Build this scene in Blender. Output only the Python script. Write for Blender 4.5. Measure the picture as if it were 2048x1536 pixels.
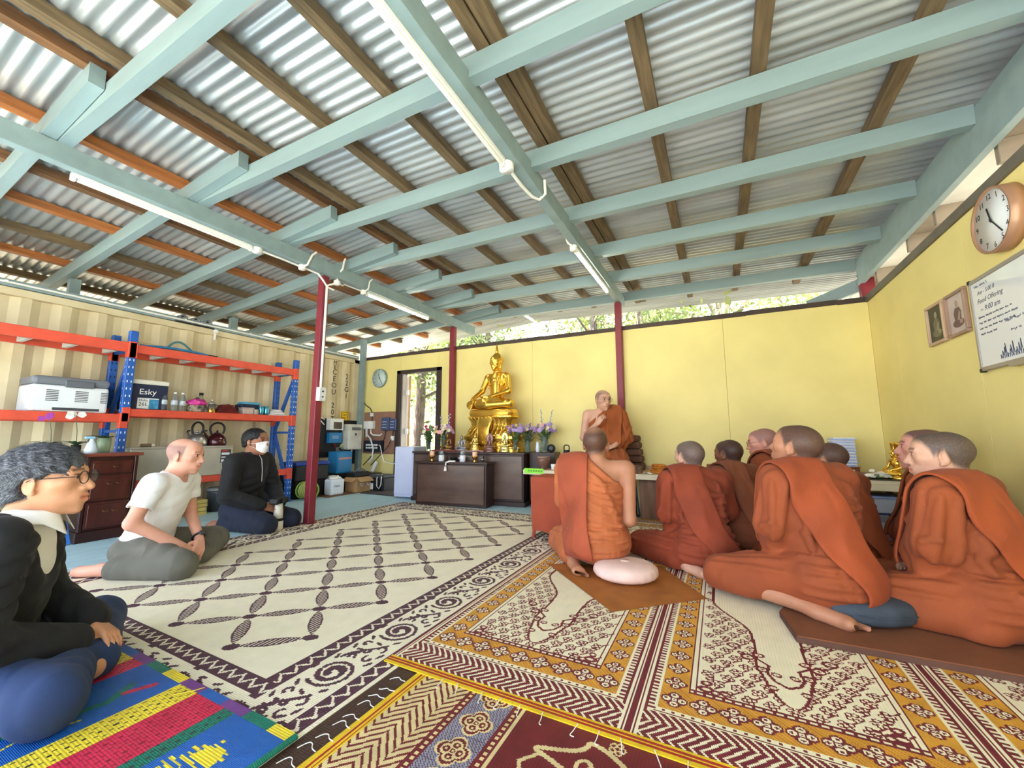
import bpy, bmesh, math, random
import numpy as np
from mathutils import Vector, Matrix, Euler
R = math.radians
rng = random.Random(7)
for _o in list(bpy.data.objects): bpy.data.objects.remove(_o)
scene = bpy.context.scene
COL = scene.collection

# ------------------------------------------------------------------ camera
CAM_H = 0.92
cam_data = bpy.data.cameras.new('camera'); cam = bpy.data.objects.new('camera', cam_data); COL.objects.link(cam)
cam_data.sensor_fit = 'HORIZONTAL'; cam_data.sensor_width = 36.0
cam_data.lens = 36.0 * 800.0 / 2048.0
cam_data.clip_start = 0.02; cam_data.clip_end = 300
cam.location = (0, 0, CAM_H)
cam.rotation_euler = (R(90 + 7.407), 0, R(27.166))
scene.camera = cam

# ------------------------------------------------------------------ world, sun, exposure
world = bpy.data.worlds.new('daylight'); scene.world = world; world.use_nodes = True
wn = world.node_tree.nodes; wl = world.node_tree.links
bg = wn['Background']
sky = wn.new('ShaderNodeTexSky'); sky.sky_type = 'HOSEK_WILKIE'; sky.turbidity = 2.6; sky.ground_albedo = 0.35
sky.sun_direction = Vector((-0.36, -0.30, 0.88)).normalized()
hs = wn.new('ShaderNodeHueSaturation'); hs.inputs['Saturation'].default_value = 0.42
wl.new(sky.outputs['Color'], hs.inputs['Color']); wl.new(hs.outputs['Color'], bg.inputs['Color'])
bg.inputs['Strength'].default_value = 4.2
sun_d = bpy.data.lights.new('sun', 'SUN'); sun_d.energy = 9.0; sun_d.angle = R(0.6); sun_d.color = (1, 0.95, 0.86)
sun = bpy.data.objects.new('sun', sun_d); COL.objects.link(sun)
sun.rotation_euler = Vector((-0.36, -0.30, 0.88)).to_track_quat('Z', 'Y').to_euler()
sun.location = (-6, -6, 16)
vs = scene.view_settings
vs.view_transform = 'Standard'; vs.look = 'None'; vs.gamma = 1.0; vs.use_curve_mapping = False
vs.exposure = 2.55

# ------------------------------------------------------------------ materials
def lin(c):
    def f(v):
        v = v / 255.0
        return v / 12.92 if v <= 0.04045 else ((v + 0.055) / 1.055) ** 2.4
    return (f(c[0]), f(c[1]), f(c[2]), 1.0)
MATS = {}
def mat(name, rgb, rough=0.6, metal=0.0, var=0.12, scale=6.0, stretch=(1, 1, 1), bump=0.0, bscale=60.0, spec=0.5,
        trans=0.0, alpha=1.0, emit=None, estr=0.0, vcol=False, sheen=0.0, ior=1.45, rgb2=None, bstretch=None, coat=0.0):
    if name in MATS: return MATS[name]
    m = bpy.data.materials.new(name); m.use_nodes = True
    nt = m.node_tree; n = nt.nodes; l = nt.links
    b = n['Principled BSDF']
    tc = n.new('ShaderNodeTexCoord'); mp = n.new('ShaderNodeMapping')
    mp.inputs['Scale'].default_value = stretch
    l.new(tc.outputs['Object'], mp.inputs['Vector'])
    nz = n.new('ShaderNodeTexNoise'); nz.inputs['Scale'].default_value = scale; nz.inputs['Detail'].default_value = 5
    l.new(mp.outputs['Vector'], nz.inputs['Vector'])
    c = lin(rgb)
    if rgb2 is not None: c2 = lin(rgb2)
    else: c2 = tuple(min(1, v * (1 - var * 2.2)) for v in c[:3]) + (1,)
    rp = n.new('ShaderNodeMapRange'); rp.inputs['From Min'].default_value = 0.35; rp.inputs['From Max'].default_value = 0.68
    l.new(nz.outputs['Fac'], rp.inputs['Value'])
    mx = n.new('ShaderNodeMix'); mx.data_type = 'RGBA'
    mx.inputs[6].default_value = c; mx.inputs[7].default_value = c2
    l.new(rp.outputs['Result'], mx.inputs[0])
    out = mx.outputs[2]
    if vcol:
        at = n.new('ShaderNodeVertexColor'); at.layer_name = 'Col'
        mm = n.new('ShaderNodeMix'); mm.data_type = 'RGBA'; mm.blend_type = 'MULTIPLY'; mm.inputs[0].default_value = 1.0
        l.new(at.outputs['Color'], mm.inputs[6]); l.new(out, mm.inputs[7]); out = mm.outputs[2]
    l.new(out, b.inputs['Base Color'])
    b.inputs['Roughness'].default_value = rough; b.inputs['Metallic'].default_value = metal
    b.inputs['Specular IOR Level'].default_value = spec; b.inputs['IOR'].default_value = ior
    if trans: b.inputs['Transmission Weight'].default_value = trans
    if sheen: b.inputs['Sheen Weight'].default_value = sheen; b.inputs['Sheen Roughness'].default_value = 0.4
    if coat: b.inputs['Coat Weight'].default_value = coat; b.inputs['Coat Roughness'].default_value = 0.15
    if alpha < 1: b.inputs['Alpha'].default_value = alpha
    if emit is not None:
        b.inputs['Emission Color'].default_value = lin(emit); b.inputs['Emission Strength'].default_value = estr
    if bump:
        mp2 = n.new('ShaderNodeMapping'); mp2.inputs['Scale'].default_value = bstretch or stretch
        l.new(tc.outputs['Object'], mp2.inputs['Vector'])
        nb = n.new('ShaderNodeTexNoise'); nb.inputs['Scale'].default_value = bscale; nb.inputs['Detail'].default_value = 3
        l.new(mp2.outputs['Vector'], nb.inputs['Vector'])
        bp = n.new('ShaderNodeBump'); bp.inputs['Strength'].default_value = bump; bp.inputs['Distance'].default_value = 0.01
        l.new(nb.outputs['Fac'], bp.inputs['Height']); l.new(bp.outputs['Normal'], b.inputs['Normal'])
    MATS[name] = m
    return m

def weave(name, rgb, period=0.006, var=0.10, rough=0.62, depth=0.0015):
    """woven straw or plastic: fine ribs in relief"""
    if name in MATS: return MATS[name]
    m = mat(name, rgb, rough=rough, var=var, scale=14)
    nt = m.node_tree; n = nt.nodes; l = nt.links; b = n['Principled BSDF']
    tc = [x for x in n if x.type == 'TEX_COORD'][0]
    w1 = n.new('ShaderNodeTexWave'); w1.wave_type = 'BANDS'; w1.bands_direction = 'Y'; w1.inputs['Scale'].default_value = 0.314 / period
    w1.inputs['Distortion'].default_value = 0.6
    w2 = n.new('ShaderNodeTexWave'); w2.wave_type = 'BANDS'; w2.bands_direction = 'X'; w2.inputs['Scale'].default_value = 0.314 / (period * 2.2)
    l.new(tc.outputs['Object'], w1.inputs['Vector']); l.new(tc.outputs['Object'], w2.inputs['Vector'])
    ad = n.new('ShaderNodeMath'); ad.operation = 'ADD'
    l.new(w1.outputs['Fac'], ad.inputs[0]); l.new(w2.outputs['Fac'], ad.inputs[1])
    bp = n.new('ShaderNodeBump'); bp.inputs['Strength'].default_value = 0.5; bp.inputs['Distance'].default_value = depth
    l.new(ad.outputs[0], bp.inputs['Height']); l.new(bp.outputs['Normal'], b.inputs['Normal'])
    return m

TEAL = mat('teal_paint', (138, 158, 163), rough=0.5, var=0.06, scale=3, stretch=(0.4, 3, 3), bump=0.05, bscale=30)
PINE = mat('orange_pine', (186, 112, 58), rough=0.6, var=0.2, scale=4, stretch=(9, 0.7, 9), bump=0.1, bscale=40)
PINE2 = mat('brown_pine', (128, 88, 56), rough=0.7, var=0.22, scale=4, stretch=(9, 0.7, 9), bump=0.1, bscale=40)
GREYW = mat('weathered_timber', (122, 100, 74), rough=0.8, var=0.2, scale=5, stretch=(9, 0.8, 9), bump=0.15, bscale=40)
GALV = mat('galvanised_iron', (205, 208, 212), rough=0.38, metal=0.55, var=0.16, scale=2.2, stretch=(0.35, 2.4, 1))
YEL = mat('yellow_wall_paint', (238, 221, 146), rough=0.62, var=0.05, scale=1.6, bump=0.02, bscale=25)
MAROON = mat('maroon_steel_paint', (132, 44, 56), rough=0.42, var=0.08, scale=5)
TRIM = mat('dark_brown_trim', (74, 58, 52), rough=0.6, var=0.15, scale=8)
CREAM = mat('cream_container_paint', (222, 208, 174), rough=0.6, var=0.09, scale=2.4, rgb2=(200, 184, 146))
BLUEF = mat('blue_floor_paint', (180, 212, 222), rough=0.5, var=0.07, scale=3, stretch=(3, 0.6, 1), bump=0.03, bscale=30)
WHITE = mat('white_plastic', (238, 238, 236), rough=0.4, var=0.03)
BLACK = mat('black_plastic', (26, 26, 28), rough=0.5, var=0.1)
DGREY = mat('dark_grey_plastic', (70, 72, 78), rough=0.5, var=0.08)
STEEL = mat('brushed_steel', (190, 190, 188), rough=0.32, metal=0.9, var=0.08)
INK = mat('black_ink', (30, 28, 30), rough=0.7, var=0.0)

# ------------------------------------------------------------------ builders
def link(o, parent=None):
    COL.objects.link(o)
    if parent is not None: o.parent = parent
    return o
def thing(name, label, cat, loc=(0, 0, 0), rotz=0.0, group=None):
    o = bpy.data.objects.new(name, None); o.empty_display_size = 0.05; COL.objects.link(o)
    o.location = loc; o.rotation_euler = (0, 0, rotz)
    o['label'] = label; o['category'] = cat
    if group: o['group'] = group
    return o
def tag(o, label, cat, group=None):
    o['label'] = label; o['category'] = cat
    if group: o['group'] = group
    return o
def struct(o):
    o['kind'] = 'structure'; return o
def rootinv(root):
    return (Matrix.Translation(root.location) @ root.rotation_euler.to_matrix().to_4x4()).inverted()

class MB:
    def __init__(s): s.v = []; s.f = []; s.m = []; s.cm = 0; s.sm = []; s.smooth = False
    def add(s, vs, fs, mi=None, smooth=None):
        o = len(s.v); s.v += [tuple(v) for v in vs]
        for f in fs:
            s.f.append(tuple(i + o for i in f)); s.m.append(s.cm if mi is None else mi)
            s.sm.append(s.smooth if smooth is None else smooth)
        return s
    def box(s, x0, x1, y0, y1, z0, z1, M=None, c=0.0, mi=None):
        if c > 0:
            c = min(c, abs(x1 - x0) * .45, abs(y1 - y0) * .45, abs(z1 - z0) * .45)
            bm = bmesh.new()
            bmesh.ops.create_cube(bm, size=1.0)
            for v in bm.verts:
                v.co = Vector(((x0 + x1) / 2 + v.co.x * (x1 - x0), (y0 + y1) / 2 + v.co.y * (y1 - y0), (z0 + z1) / 2 + v.co.z * (z1 - z0)))
            bmesh.ops.bevel(bm, geom=bm.edges[:], offset=c, segments=2 if c > 0.008 else 1, affect='EDGES', profile=0.5)
            bm.verts.ensure_lookup_table()
            vs_ = [v.co.copy() for v in bm.verts]; fs_ = [[v.index for v in f.verts] for f in bm.faces]
            bm.verts.index_update(); fs_ = [[v.index for v in f.verts] for f in bm.faces]
            bm.free()
        else:
            vs_ = [Vector(p) for p in ((x0, y0, z0), (x1, y0, z0), (x1, y1, z0), (x0, y1, z0), (x0, y0, z1), (x1, y0, z1), (x1, y1, z1), (x0, y1, z1))]
            fs_ = [(0, 3, 2, 1), (4, 5, 6, 7), (0, 1, 5, 4), (1, 2, 6, 5), (2, 3, 7, 6), (3, 0, 4, 7)]
        if M is not None: vs_ = [M @ v for v in vs_]
        return s.add(vs_, fs_, mi, False)
    def bar(s, p0, p1, w, h, up=(0, 0, 1), c=0.0, mi=None):
        """box beam from p0 to p1 (centre line), width w across, height h along up"""
        p0 = Vector(p0); p1 = Vector(p1); d = p1 - p0; L = d.length; d.normalize()
        upv = Vector(up); sx = d.cross(upv).normalized(); u = sx.cross(d).normalized()
        M = Matrix(((d.x, sx.x, u.x, p0.x), (d.y, sx.y, u.y, p0.y), (d.z, sx.z, u.z, p0.z), (0, 0, 0, 1)))
        return s.box(0, L, -w / 2, w / 2, -h / 2, h / 2, M, c, mi)
    def tube(s, pts, r, seg=8, mi=None, cap=True):
        pts = [Vector(p) for p in pts]; n = len(pts)
        rs = r if isinstance(r, (list, tuple)) else [r] * n
        rings = []; prev = None
        for i, p in enumerate(pts):
            t = (pts[min(i + 1, n - 1)] - pts[max(i - 1, 0)])
            if t.length < 1e-9: t = Vector((0, 0, 1))
            t.normalize()
            if prev is None:
                a = Vector((0, 0, 1)) if abs(t.z) < 0.9 else Vector((1, 0, 0))
                x = t.cross(a).normalized()
            else:
                x = (prev - t * prev.dot(t))
                x = x.normalized() if x.length > 1e-6 else t.orthogonal().normalized()
            prev = x; y = t.cross(x)
            rings.append([p + (x * math.cos(2 * math.pi * k / seg) + y * math.sin(2 * math.pi * k / seg)) * rs[i] for k in range(seg)])
        vs_ = [v for rg in rings for v in rg]; fs_ = []
        for i in range(n - 1):
            for k in range(seg):
                k2 = (k + 1) % seg
                fs_.append((i * seg + k, i * seg + k2, (i + 1) * seg + k2, (i + 1) * seg + k))
        s.add(vs_, fs_, mi, True)
        if cap:
            s.add(rings[0], [tuple(reversed(range(seg)))], mi, False); s.add(rings[-1], [tuple(range(seg))], mi, False)
        return s
    def cyl(s, p0, p1, r, seg=12, r2=None, mi=None):
        return s.tube([p0, p1], [r, r if r2 is None else r2], seg, mi)
    def lathe(s, prof, seg=20, o=(0, 0, 0), M=None, mi=None, sx=1.0, sy=1.0, smooth=True):
        vs_ = []; fs_ = []; n = len(prof)
        for r, z in prof:
            for k in range(seg):
                a = 2 * math.pi * k / seg
                vs_.append(Vector((o[0] + r * math.cos(a) * sx, o[1] + r * math.sin(a) * sy, o[2] + z)))
        for i in range(n - 1):
            for k in range(seg):
                k2 = (k + 1) % seg
                fs_.append((i * seg + k, i * seg + k2, (i + 1) * seg + k2, (i + 1) * seg + k))
        fs_.append(tuple(reversed(range(seg)))); fs_.append(tuple(range((n - 1) * seg, n * seg)))
        if M is not None: vs_ = [M @ v for v in vs_]
        return s.add(vs_, fs_, mi, smooth)
    def ball(s, c, r, seg=12, rings=8, M=None, mi=None):
        rx, ry, rz = r if isinstance(r, (tuple, list)) else (r, r, r)
        vs_ = [Vector((0, 0, rz))]
        for i in range(1, rings):
            t = math.pi * i / rings
            for k in range(seg):
                a = 2 * math.pi * k / seg
                vs_.append(Vector((rx * math.sin(t) * math.cos(a), ry * math.sin(t) * math.sin(a), rz * math.cos(t))))
        vs_.append(Vector((0, 0, -rz))); fs_ = []
        for k in range(seg): fs_.append((0, 1 + k, 1 + (k + 1) % seg))
        for i in range(rings - 2):
            for k in range(seg):
                a = 1 + i * seg + k; b = 1 + i * seg + (k + 1) % seg
                fs_.append((a, a + seg, b + seg, b))
        la = len(vs_) - 1; o = 1 + (rings - 2) * seg
        for k in range(seg): fs_.append((o + k, la, o + (k + 1) % seg))
        C = Vector(c)
        vs_ = [((M @ v) if M is not None else v) + C for v in vs_]
        return s.add(vs_, fs_, mi, True)
    def prism(s, poly, z0, z1, M=None, mi=None):
        n = len(poly)
        vs_ = [Vector((p[0], p[1], z0)) for p in poly] + [Vector((p[0], p[1], z1)) for p in poly]
        fs_ = [tuple(reversed(range(n))), tuple(range(n, 2 * n))] + [(i, (i + 1) % n, n + (i + 1) % n, n + i) for i in range(n)]
        if M is not None: vs_ = [M @ v for v in vs_]
        return s.add(vs_, fs_, mi, False)
    def sheet(s, fn, nu, nv, mi=None, smooth=True):
        vs_ = [Vector(fn(i / nu, j / nv)) for i in range(nu + 1) for j in range(nv + 1)]
        fs_ = [(i * (nv + 1) + j, (i + 1) * (nv + 1) + j, (i + 1) * (nv + 1) + j + 1, i * (nv + 1) + j + 1) for i in range(nu) for j in range(nv)]
        return s.add(vs_, fs_, mi, smooth)
    def mesh(s, name, mats):
        me = bpy.data.meshes.new(name)
        me.from_pydata([tuple(v) for v in s.v], [], s.f)
        if not isinstance(mats, (list, tuple)): mats = [mats]
        for m in mats: me.materials.append(m)
        me.polygons.foreach_set('material_index', s.m); me.polygons.foreach_set('use_smooth', s.sm)
        me.update()
        return me
    def build(s, name, mats, parent=None, world=False, loc=None, label=None):
        if world and parent is not None:
            Mi = rootinv(parent); s.v = [tuple(Mi @ Vector(v)) for v in s.v]
        o = bpy.data.objects.new(name, s.mesh(name, mats)); link(o, parent)
        if loc is not None: o.location = loc
        if label: o['label'] = label
        return o
def copy_tree(o, parent=None):
    c = o.copy(); COL.objects.link(c); c.parent = parent
    for ch in list(o.children): copy_tree(ch, c)
    return c
def rot(ax, deg): return Matrix.Rotation(R(deg), 4, ax)
def frame_mat(o, x, y, z):
    x = Vector(x); y = Vector(y); z = Vector(z)
    return Matrix(((x.x, y.x, z.x, o[0]), (x.y, y.y, z.y, o[1]), (x.z, y.z, z.z, o[2]), (0, 0, 0, 1)))
def text_mesh(body, size, M, material, name='lettering', parent=None, world=True, depth=0.0008, align='LEFT', spacing=1.0):
    cu = bpy.data.curves.new(name, 'FONT'); cu.body = body; cu.size = size; cu.extrude = depth; cu.align_x = align; cu.resolution_u = 2; cu.space_character = spacing
    tmp = bpy.data.objects.new(name + '_tmp', cu); COL.objects.link(tmp)
    dg = bpy.context.evaluated_depsgraph_get()
    me = bpy.data.meshes.new_from_object(tmp.evaluated_get(dg))
    bpy.data.objects.remove(tmp); bpy.data.curves.remove(cu)
    if world and parent is not None: M = rootinv(parent) @ M
    me.transform(M)
    me.materials.clear(); me.materials.append(material)
    o = bpy.data.objects.new(name, me); link(o, parent)
    return o
# ================================================================== THE SETTING
WY = 5.45; WH = 2.40; XC = -6.0; XR = 1.51; Y0 = -0.9
# ---- floor: blue painted boards
floor = bpy.data.objects.new('floor', None); link(floor); struct(floor)
def mk_boards():
    bw = 0.138; x = XC - 0.05; i = 0
    me = None
    while x < XR + 0.1:
        m_ = MB(); m_.box(0, bw - 0.003, 0, 3.2, -0.03, 0.0, c=0.0015)
        if me is None: me = m_.mesh('floorboard', BLUEF)
        for y in (Y0 - 0.2 - (i % 3) * 0.45, Y0 - 0.2 - (i % 3) * 0.45 + 3.203, Y0 - 0.2 - (i % 3) * 0.45 + 6.406):
            o = bpy.data.objects.new('floorboard', me); link(o, floor)
            y1 = min(y + 3.2, WY + 0.06)
            if y1 - y < 0.1: bpy.data.objects.remove(o); continue
            o.location = (x, y, rng.uniform(-0.0008, 0)); o.scale = (1, (y1 - y) / 3.2, 1)
        x += bw; i += 1
mk_boards()
MB().box(XC - 0.1, XR + 0.1, Y0 - 0.6, WY + 0.1, -0.12, -0.032).build('floor_base', GREYW, floor)

# ---- ground outside
GRASSY = mat('dry_grass_ground', (172, 164, 148), rough=0.95, var=0.3, scale=0.6, rgb2=(138, 136, 112))
g = MB().box(-60, 60, -40, 60, -0.6, -0.35).build('ground', GRASSY); struct(g)

# ---- back wall with a door opening
DX0, DX1, DZ = -5.06, -4.20, 2.03
wb = bpy.data.objects.new('wall_back', None); link(wb); struct(wb)
edges = [XC, DX0, DX1, -2.45, -1.10, 0.12, XR]
for a, b in zip(edges[:-1], edges[1:]):
    if abs(a - DX0) < 1e-6:
        MB().box(a, b, WY, WY + 0.012, DZ, WH).build('wall_panel', YEL, wb); continue
    MB().box(a + 0.0012, b - 0.0012, WY, WY + 0.012, 0.0, WH, c=0.001).build('wall_panel', YEL, wb)
MB().box(XC, DX0, WY + 0.013, WY + 0.09, 0, WH).box(DX1, XR, WY + 0.013, WY + 0.09, 0, WH).box(DX0, DX1, WY + 0.013, WY + 0.09, DZ + 0.03, WH).build('wall_frame', TRIM, wb)
# corner and top trims
t1 = MB()
x = XC + 0.02
while x < XR:
    x2 = min(x + rng.uniform(0.5, 0.9), XR + 0.02); dz = rng.uniform(-0.004, 0.005)
    t1.box(x, x2, WY - 0.012, WY + 0.10, WH - 0.045 + dz, WH + 0.012 + dz); x = x2
struct(t1.build('trim_1', TRIM))
# ---- right wall
wr = bpy.data.objects.new('wall_right', None); link(wr); struct(wr)
ys = [-0.6, 0.55, 1.75, 2.95, 3.6, 4.82, WY]
for a, b in zip(ys[:-1], ys[1:]):
    MB().box(XR, XR + 0.012, a + 0.0012, b - 0.0012, 0, WH, c=0.001).build('wall_panel', YEL, wr)
MB().box(XR + 0.013, XR + 0.09, -0.6, WY, 0, WH).build('wall_frame', TRIM, wr)
TRIM2 = mat('olive_grey_trim', (112, 106, 94), rough=0.6, var=0.12)
struct(MB().box(XR - 0.02, XR + 0.10, -0.6, WY + 0.09, WH - 0.05, WH + 0.02, c=0.004).build('trim_2', TRIM2))
# verandah lining beyond the right wall: pale boarding with framed openings
LIN = mat('white_lining_board', (226, 222, 216), rough=0.7, var=0.05)
TAUPE = mat('taupe_lining_board', (150, 136, 122), rough=0.7, var=0.08)
lining = bpy.data.objects.new('ceiling_verandah', None); link(lining); struct(lining)
yq = -.6; k = 0
while yq < 6.0:
    w_ = .78 if k % 2 == 0 else .50
    MB().box(XR + .07, XR + 1.3, yq, yq + w_ - .004, 2.655, 2.67).build('soffit_panel', LIN if k % 2 == 0 else TAUPE, lining)
    MB().box(XR + .05, XR + 1.3, yq - .02, yq + .02, 2.51, 2.654, c=.003).build('soffit_joist', TAUPE, lining)
    yq += w_; k += 1

# ---- door
dr = bpy.data.objects.new('door_1', None); link(dr); struct(dr)
dr.location = (DX0, WY, 0)
DOORF = mat('dark_door_frame', (62, 48, 46), rough=0.5, var=0.1)
ALU = mat('grey_aluminium', (168, 160, 152), rough=0.4, metal=0.4, var=0.05)
f = MB(); f.box(DX0 - 0.06, DX0 + 0.03, WY - 0.035, WY + 0.10, 0, DZ + 0.06, c=0.003).build('door_jamb', DOORF, dr, True)
f = MB(); f.box(DX1 - 0.03, DX1 + 0.06, WY - 0.035, WY + 0.10, 0, DZ + 0.06, c=0.003).build('door_jamb', DOORF, dr, True)
f = MB(); f.box(DX0 - 0.06, DX1 + 0.06, WY - 0.035, WY + 0.10, DZ, DZ + 0.06, c=0.003).build('door_head', DOORF, dr, True)
f = MB(); f.box(DX0 + 0.03, DX0 + 0.065, WY + 0.0, WY + 0.11, 0, DZ, c=0.003).build('inner_jamb', ALU, dr, True)
f = MB(); f.box(DX0 + 0.03, DX1 - 0.03, WY - 0.0, WY + 0.11, 0.0, 0.02).build('door_sill', ALU, dr, True)
# the leaf stands open outward, seen edge-on against the left jamb
LEAF = mat('tan_door_leaf', (206, 164, 116), rough=0.55, var=0.12, stretch=(4, 4, .6))
leaf = MB(); leaf.box(-.78, 0, 0, .038, 0.02, DZ - 0.02, M=Matrix.Translation((DX0 + .085, WY + .13, 0)) @ Matrix.Rotation(R(-38), 4, 'Z'), c=0.003); leaf = leaf.build('door_leaf', LEAF, dr, True)
for z in (0.3, 1.0, 1.7):
    hb = MB(); hb.box(DX0 + 0.062, DX0 + 0.112, WY + 0.085, WY + 0.125, z - 0.05, z + 0.05, c=0.003); hb.build('hinge', WHITE, leaf, False)
for h in leaf.children:
    h.data.transform(Matrix.Translation(-Vector((DX0, WY, 0))))

# ---- roof --------------------------------------------------------------
ceil = bpy.data.objects.new('ceiling', None); link(ceil); struct(ceil)
RIDGE_X = -3.08
def ztop(x):                                   # top of the rafters
    return 3.075 - 0.033 * (x + 3.3) if x > RIDGE_X else 3.068 + 0.074 * (x - RIDGE_X)
RY = [0.785 + 0.812 * k - (0.03 if k > 4 else 0) for k in range(-2, 7)]
RD = 0.13; RW = 0.07
XE_R = 2.3; XE_L = -8.2
for y in RY:
    b = MB(); b.bar((-3.90, y + RW / 2 + 0.002, ztop(-3.90) - RD / 2 + (ztop(-3.08) - ztop(-3.90)) * .0), (1.49, y + RW / 2 + 0.002, ztop(1.49) - RD / 2), RW, RD)
    b.build('rafter', TEAL, ceil)
    b = MB(); b.bar((XE_L, y - RW / 2 - 0.002, ztop(XE_L) - RD / 2), (-3.10, y - RW / 2 - 0.002, ztop(-3.10) - RD / 2), RW, RD)
    b.build('rafter', TEAL, ceil)
YA, YB = -1.35, 6.32
PUR = [(1.03, GREYW), (0.32, GREYW), (-0.26, GREYW), (-0.925, GREYW), (-1.012, GREYW), (-1.71, GREYW), (-2.31, GREYW), (-2.98, GREYW),
       (-3.17, PINE2), (-3.93, PINE), (-4.62, PINE2), (-5.22, PINE), (-5.85, GREYW), (-6.45, PINE), (-7.15, GREYW), (-7.8, PINE2), (1.75, GREYW), (2.25, GREYW)]
PH = 0.07
for x, m_ in PUR:
    b = MB(); z = ztop(x) + PH / 2
    b.bar((x, YA + rng.uniform(0, .1), z), (x, YB + rng.uniform(-.06, .03), z), 0.075, PH)
    b.build('purlin', m_, ceil)
def zsheet(x): return ztop(x) + PH + 0.012
def roof_sheet(xa, xb, ya, yb, lift=0.0):
    pitch = 0.0762; n = int(round((yb - ya) / pitch)); seg = 10
    vs_ = []; fs_ = []
    N = n * seg + 1
    xs_ = [xa, (xa + xb) / 2, xb]
    for j in range(N):
        y = ya + j * pitch / seg; dz = 0.0095 * math.cos(2 * math.pi * j / seg) + lift
        for x in xs_: vs_.append((x, y, zsheet(x) + dz))
    for j in range(N - 1):
        for k in range(2):
            a = j * 3 + k; fs_.append((a, a + 1, a + 4, a + 3))
    b = MB(); b.add(vs_, fs_, None, True)
    return b.build('roof_sheet', GALV, ceil)
SW = 0.762
y = YA - 0.05; k = 0
while y < YB + 0.02:
    roof_sheet(XE_L - 0.1, RIDGE_X - 0.035, y, y + SW + 0.0762, 0.002 * (k % 2))
    roof_sheet(RIDGE_X + 0.035, XE_R + 0.1, y, y + SW + 0.0762, 0.002 * (k % 2))
    y += SW; k += 1
MB().add([(RIDGE_X - .2, YA, zsheet(RIDGE_X - .2) + .035), (RIDGE_X, YA, zsheet(RIDGE_X) + .06), (RIDGE_X + .2, YA, zsheet(RIDGE_X + .2) + .035),
          (RIDGE_X - .2, YB, zsheet(RIDGE_X - .2) + .035), (RIDGE_X, YB, zsheet(RIDGE_X) + .06), (RIDGE_X + .2, YB, zsheet(RIDGE_X + .2) + .035)],
         [(0, 1, 4, 3), (1, 2, 5, 4)]).build('ridge_cap', GALV, ceil)
# ---- long beams under the rafters
B1X, B2X = -3.86, -1.12
B1T = ztop(-3.9) - RD; B2T = ztop(B2X) - RD
def beam(x, ztop_, ya, yb, w=0.075, h=0.15):
    b = MB(); b.box(x - w / 2, x + w / 2, ya, yb, ztop_ - h, ztop_, c=0.003); return b.build('beam', TEAL, ceil)
beam(B1X, B1T + 0.002, YA, 5.98, h=0.14); beam(B2X, B2T + 0.002, YA, 5.62, h=0.14)
B3T = ztop(1.47) - RD
beam(1.515, B3T + 0.11, YA, 5.62, w=0.05, h=0.30)
b = MB(); b.bar((1.62, 5.72, 2.66), (1.10, 6.05, 2.54), 0.045, 0.14); b.build('brace', TEAL, ceil)
# short studs carrying the rafters over the container
for y in (1.62, 3.32):
    b = MB(); b.box(-6.5, -6.42, y - 0.045, y + 0.045, 2.36, ztop(-6.46) - RD + .01); b.build('stud', TEAL, ceil)

# ---- posts
def post(x, y, ztop_, label, w=0.085):
    t = thing('steel_post', label, 'post', (x, y, 0))
    b = MB(); b.box(-w / 2, w / 2, -w / 2, w / 2, 0.004, ztop_, c=0.006); b.build('shaft', MAROON, t)
    b = MB(); b.box(-w / 2 - .03, w / 2 + .03, -w / 2 - .012, w / 2 + .012, 0.0, 0.008); b.build('base_plate', MAROON, t)
    return t
P1 = post(-3.93, 2.93, B1T - 0.139, 'dark red steel post standing at the edge of the cream mat with white conduit')
P2 = post(-3.88, WY - 0.056, B1T - 0.139, 'dark red steel post on the yellow wall between the doorway and the golden statue')
P3 = post(B2X - 0.01, WY - 0.056, B2T - 0.139, 'dark red steel post on the yellow wall behind the speaking monk')
P4 = thing('steel_post', 'short dark red post end rising above the corner of the yellow walls', 'post', (1.56, 5.60, -0.3))
MB().box(-.06, .06, -.05, .05, 0.0, 3.12, c=0.006).build('shaft', MAROON, P4)
b = MB()
for z in (2.95, 3.0): MB().tube([(-.05, -.02, z), (-.09, -.02, z)], 0.008, 8).build('bolt', STEEL, P4)
tp = thing('corner_post', 'teal timber post at the container corner rising to the roof', 'post', (-5.93, 5.36, 0))
MB().box(-.045, .045, -.045, .045, 0.0, ztop(-5.93) - RD + 0.02, c=0.004).build('shaft', TEAL, tp)

# ---- shipping container along the left
ct = thing('shipping_container', 'cream corrugated steel shipping container forming the left side of the room', 'container', (XC, 2.4, -0.3))
CY0, CY1 = -0.6, 5.36
cb = MB(); prof = []
y = CY0 + 0.1; pts = []
while y < CY1 - 0.12:
    pts += [(0.0, y), (0.0, y + 0.072), (-0.036, y + 0.14), (-0.036, y + 0.212)]
    y += 0.278
vs_ = []; fs_ = []
for dx, yy in pts: vs_ += [(XC - 0.01 + dx, yy, -0.2), (XC - 0.01 + dx, yy, 2.29)]
for i in range(len(pts) - 1): fs_.append((2 * i, 2 * i + 1, 2 * i + 3, 2 * i + 2))
cb.add(vs_, fs_); cb.build('corrugated_side', CREAM, ct, True)
MB().box(XC - 0.06, XC + 0.012, CY0, CY1, 2.27, 2.345, c=0.004).build('top_rail', CREAM, ct, True)
MB().box(XC - 0.06, XC + 0.012, CY0, CY1, -0.25, -0.02, c=0.004).build('bottom_rail', CREAM, ct, True)
MB().box(XC - 0.10, XC + 0.012, CY1 - 0.14, CY1, -0.25, 2.345, c=0.006).build('corner_column', CREAM, ct, True)
MB().box(XC - 2.4, XC - 0.05, CY0, CY1, -0.3, 2.30).build('body', CREAM, ct, True)
STENCIL = mat('faded_stencil_black', (70, 58, 46), rough=0.7, var=0.2, scale=30)
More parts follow.
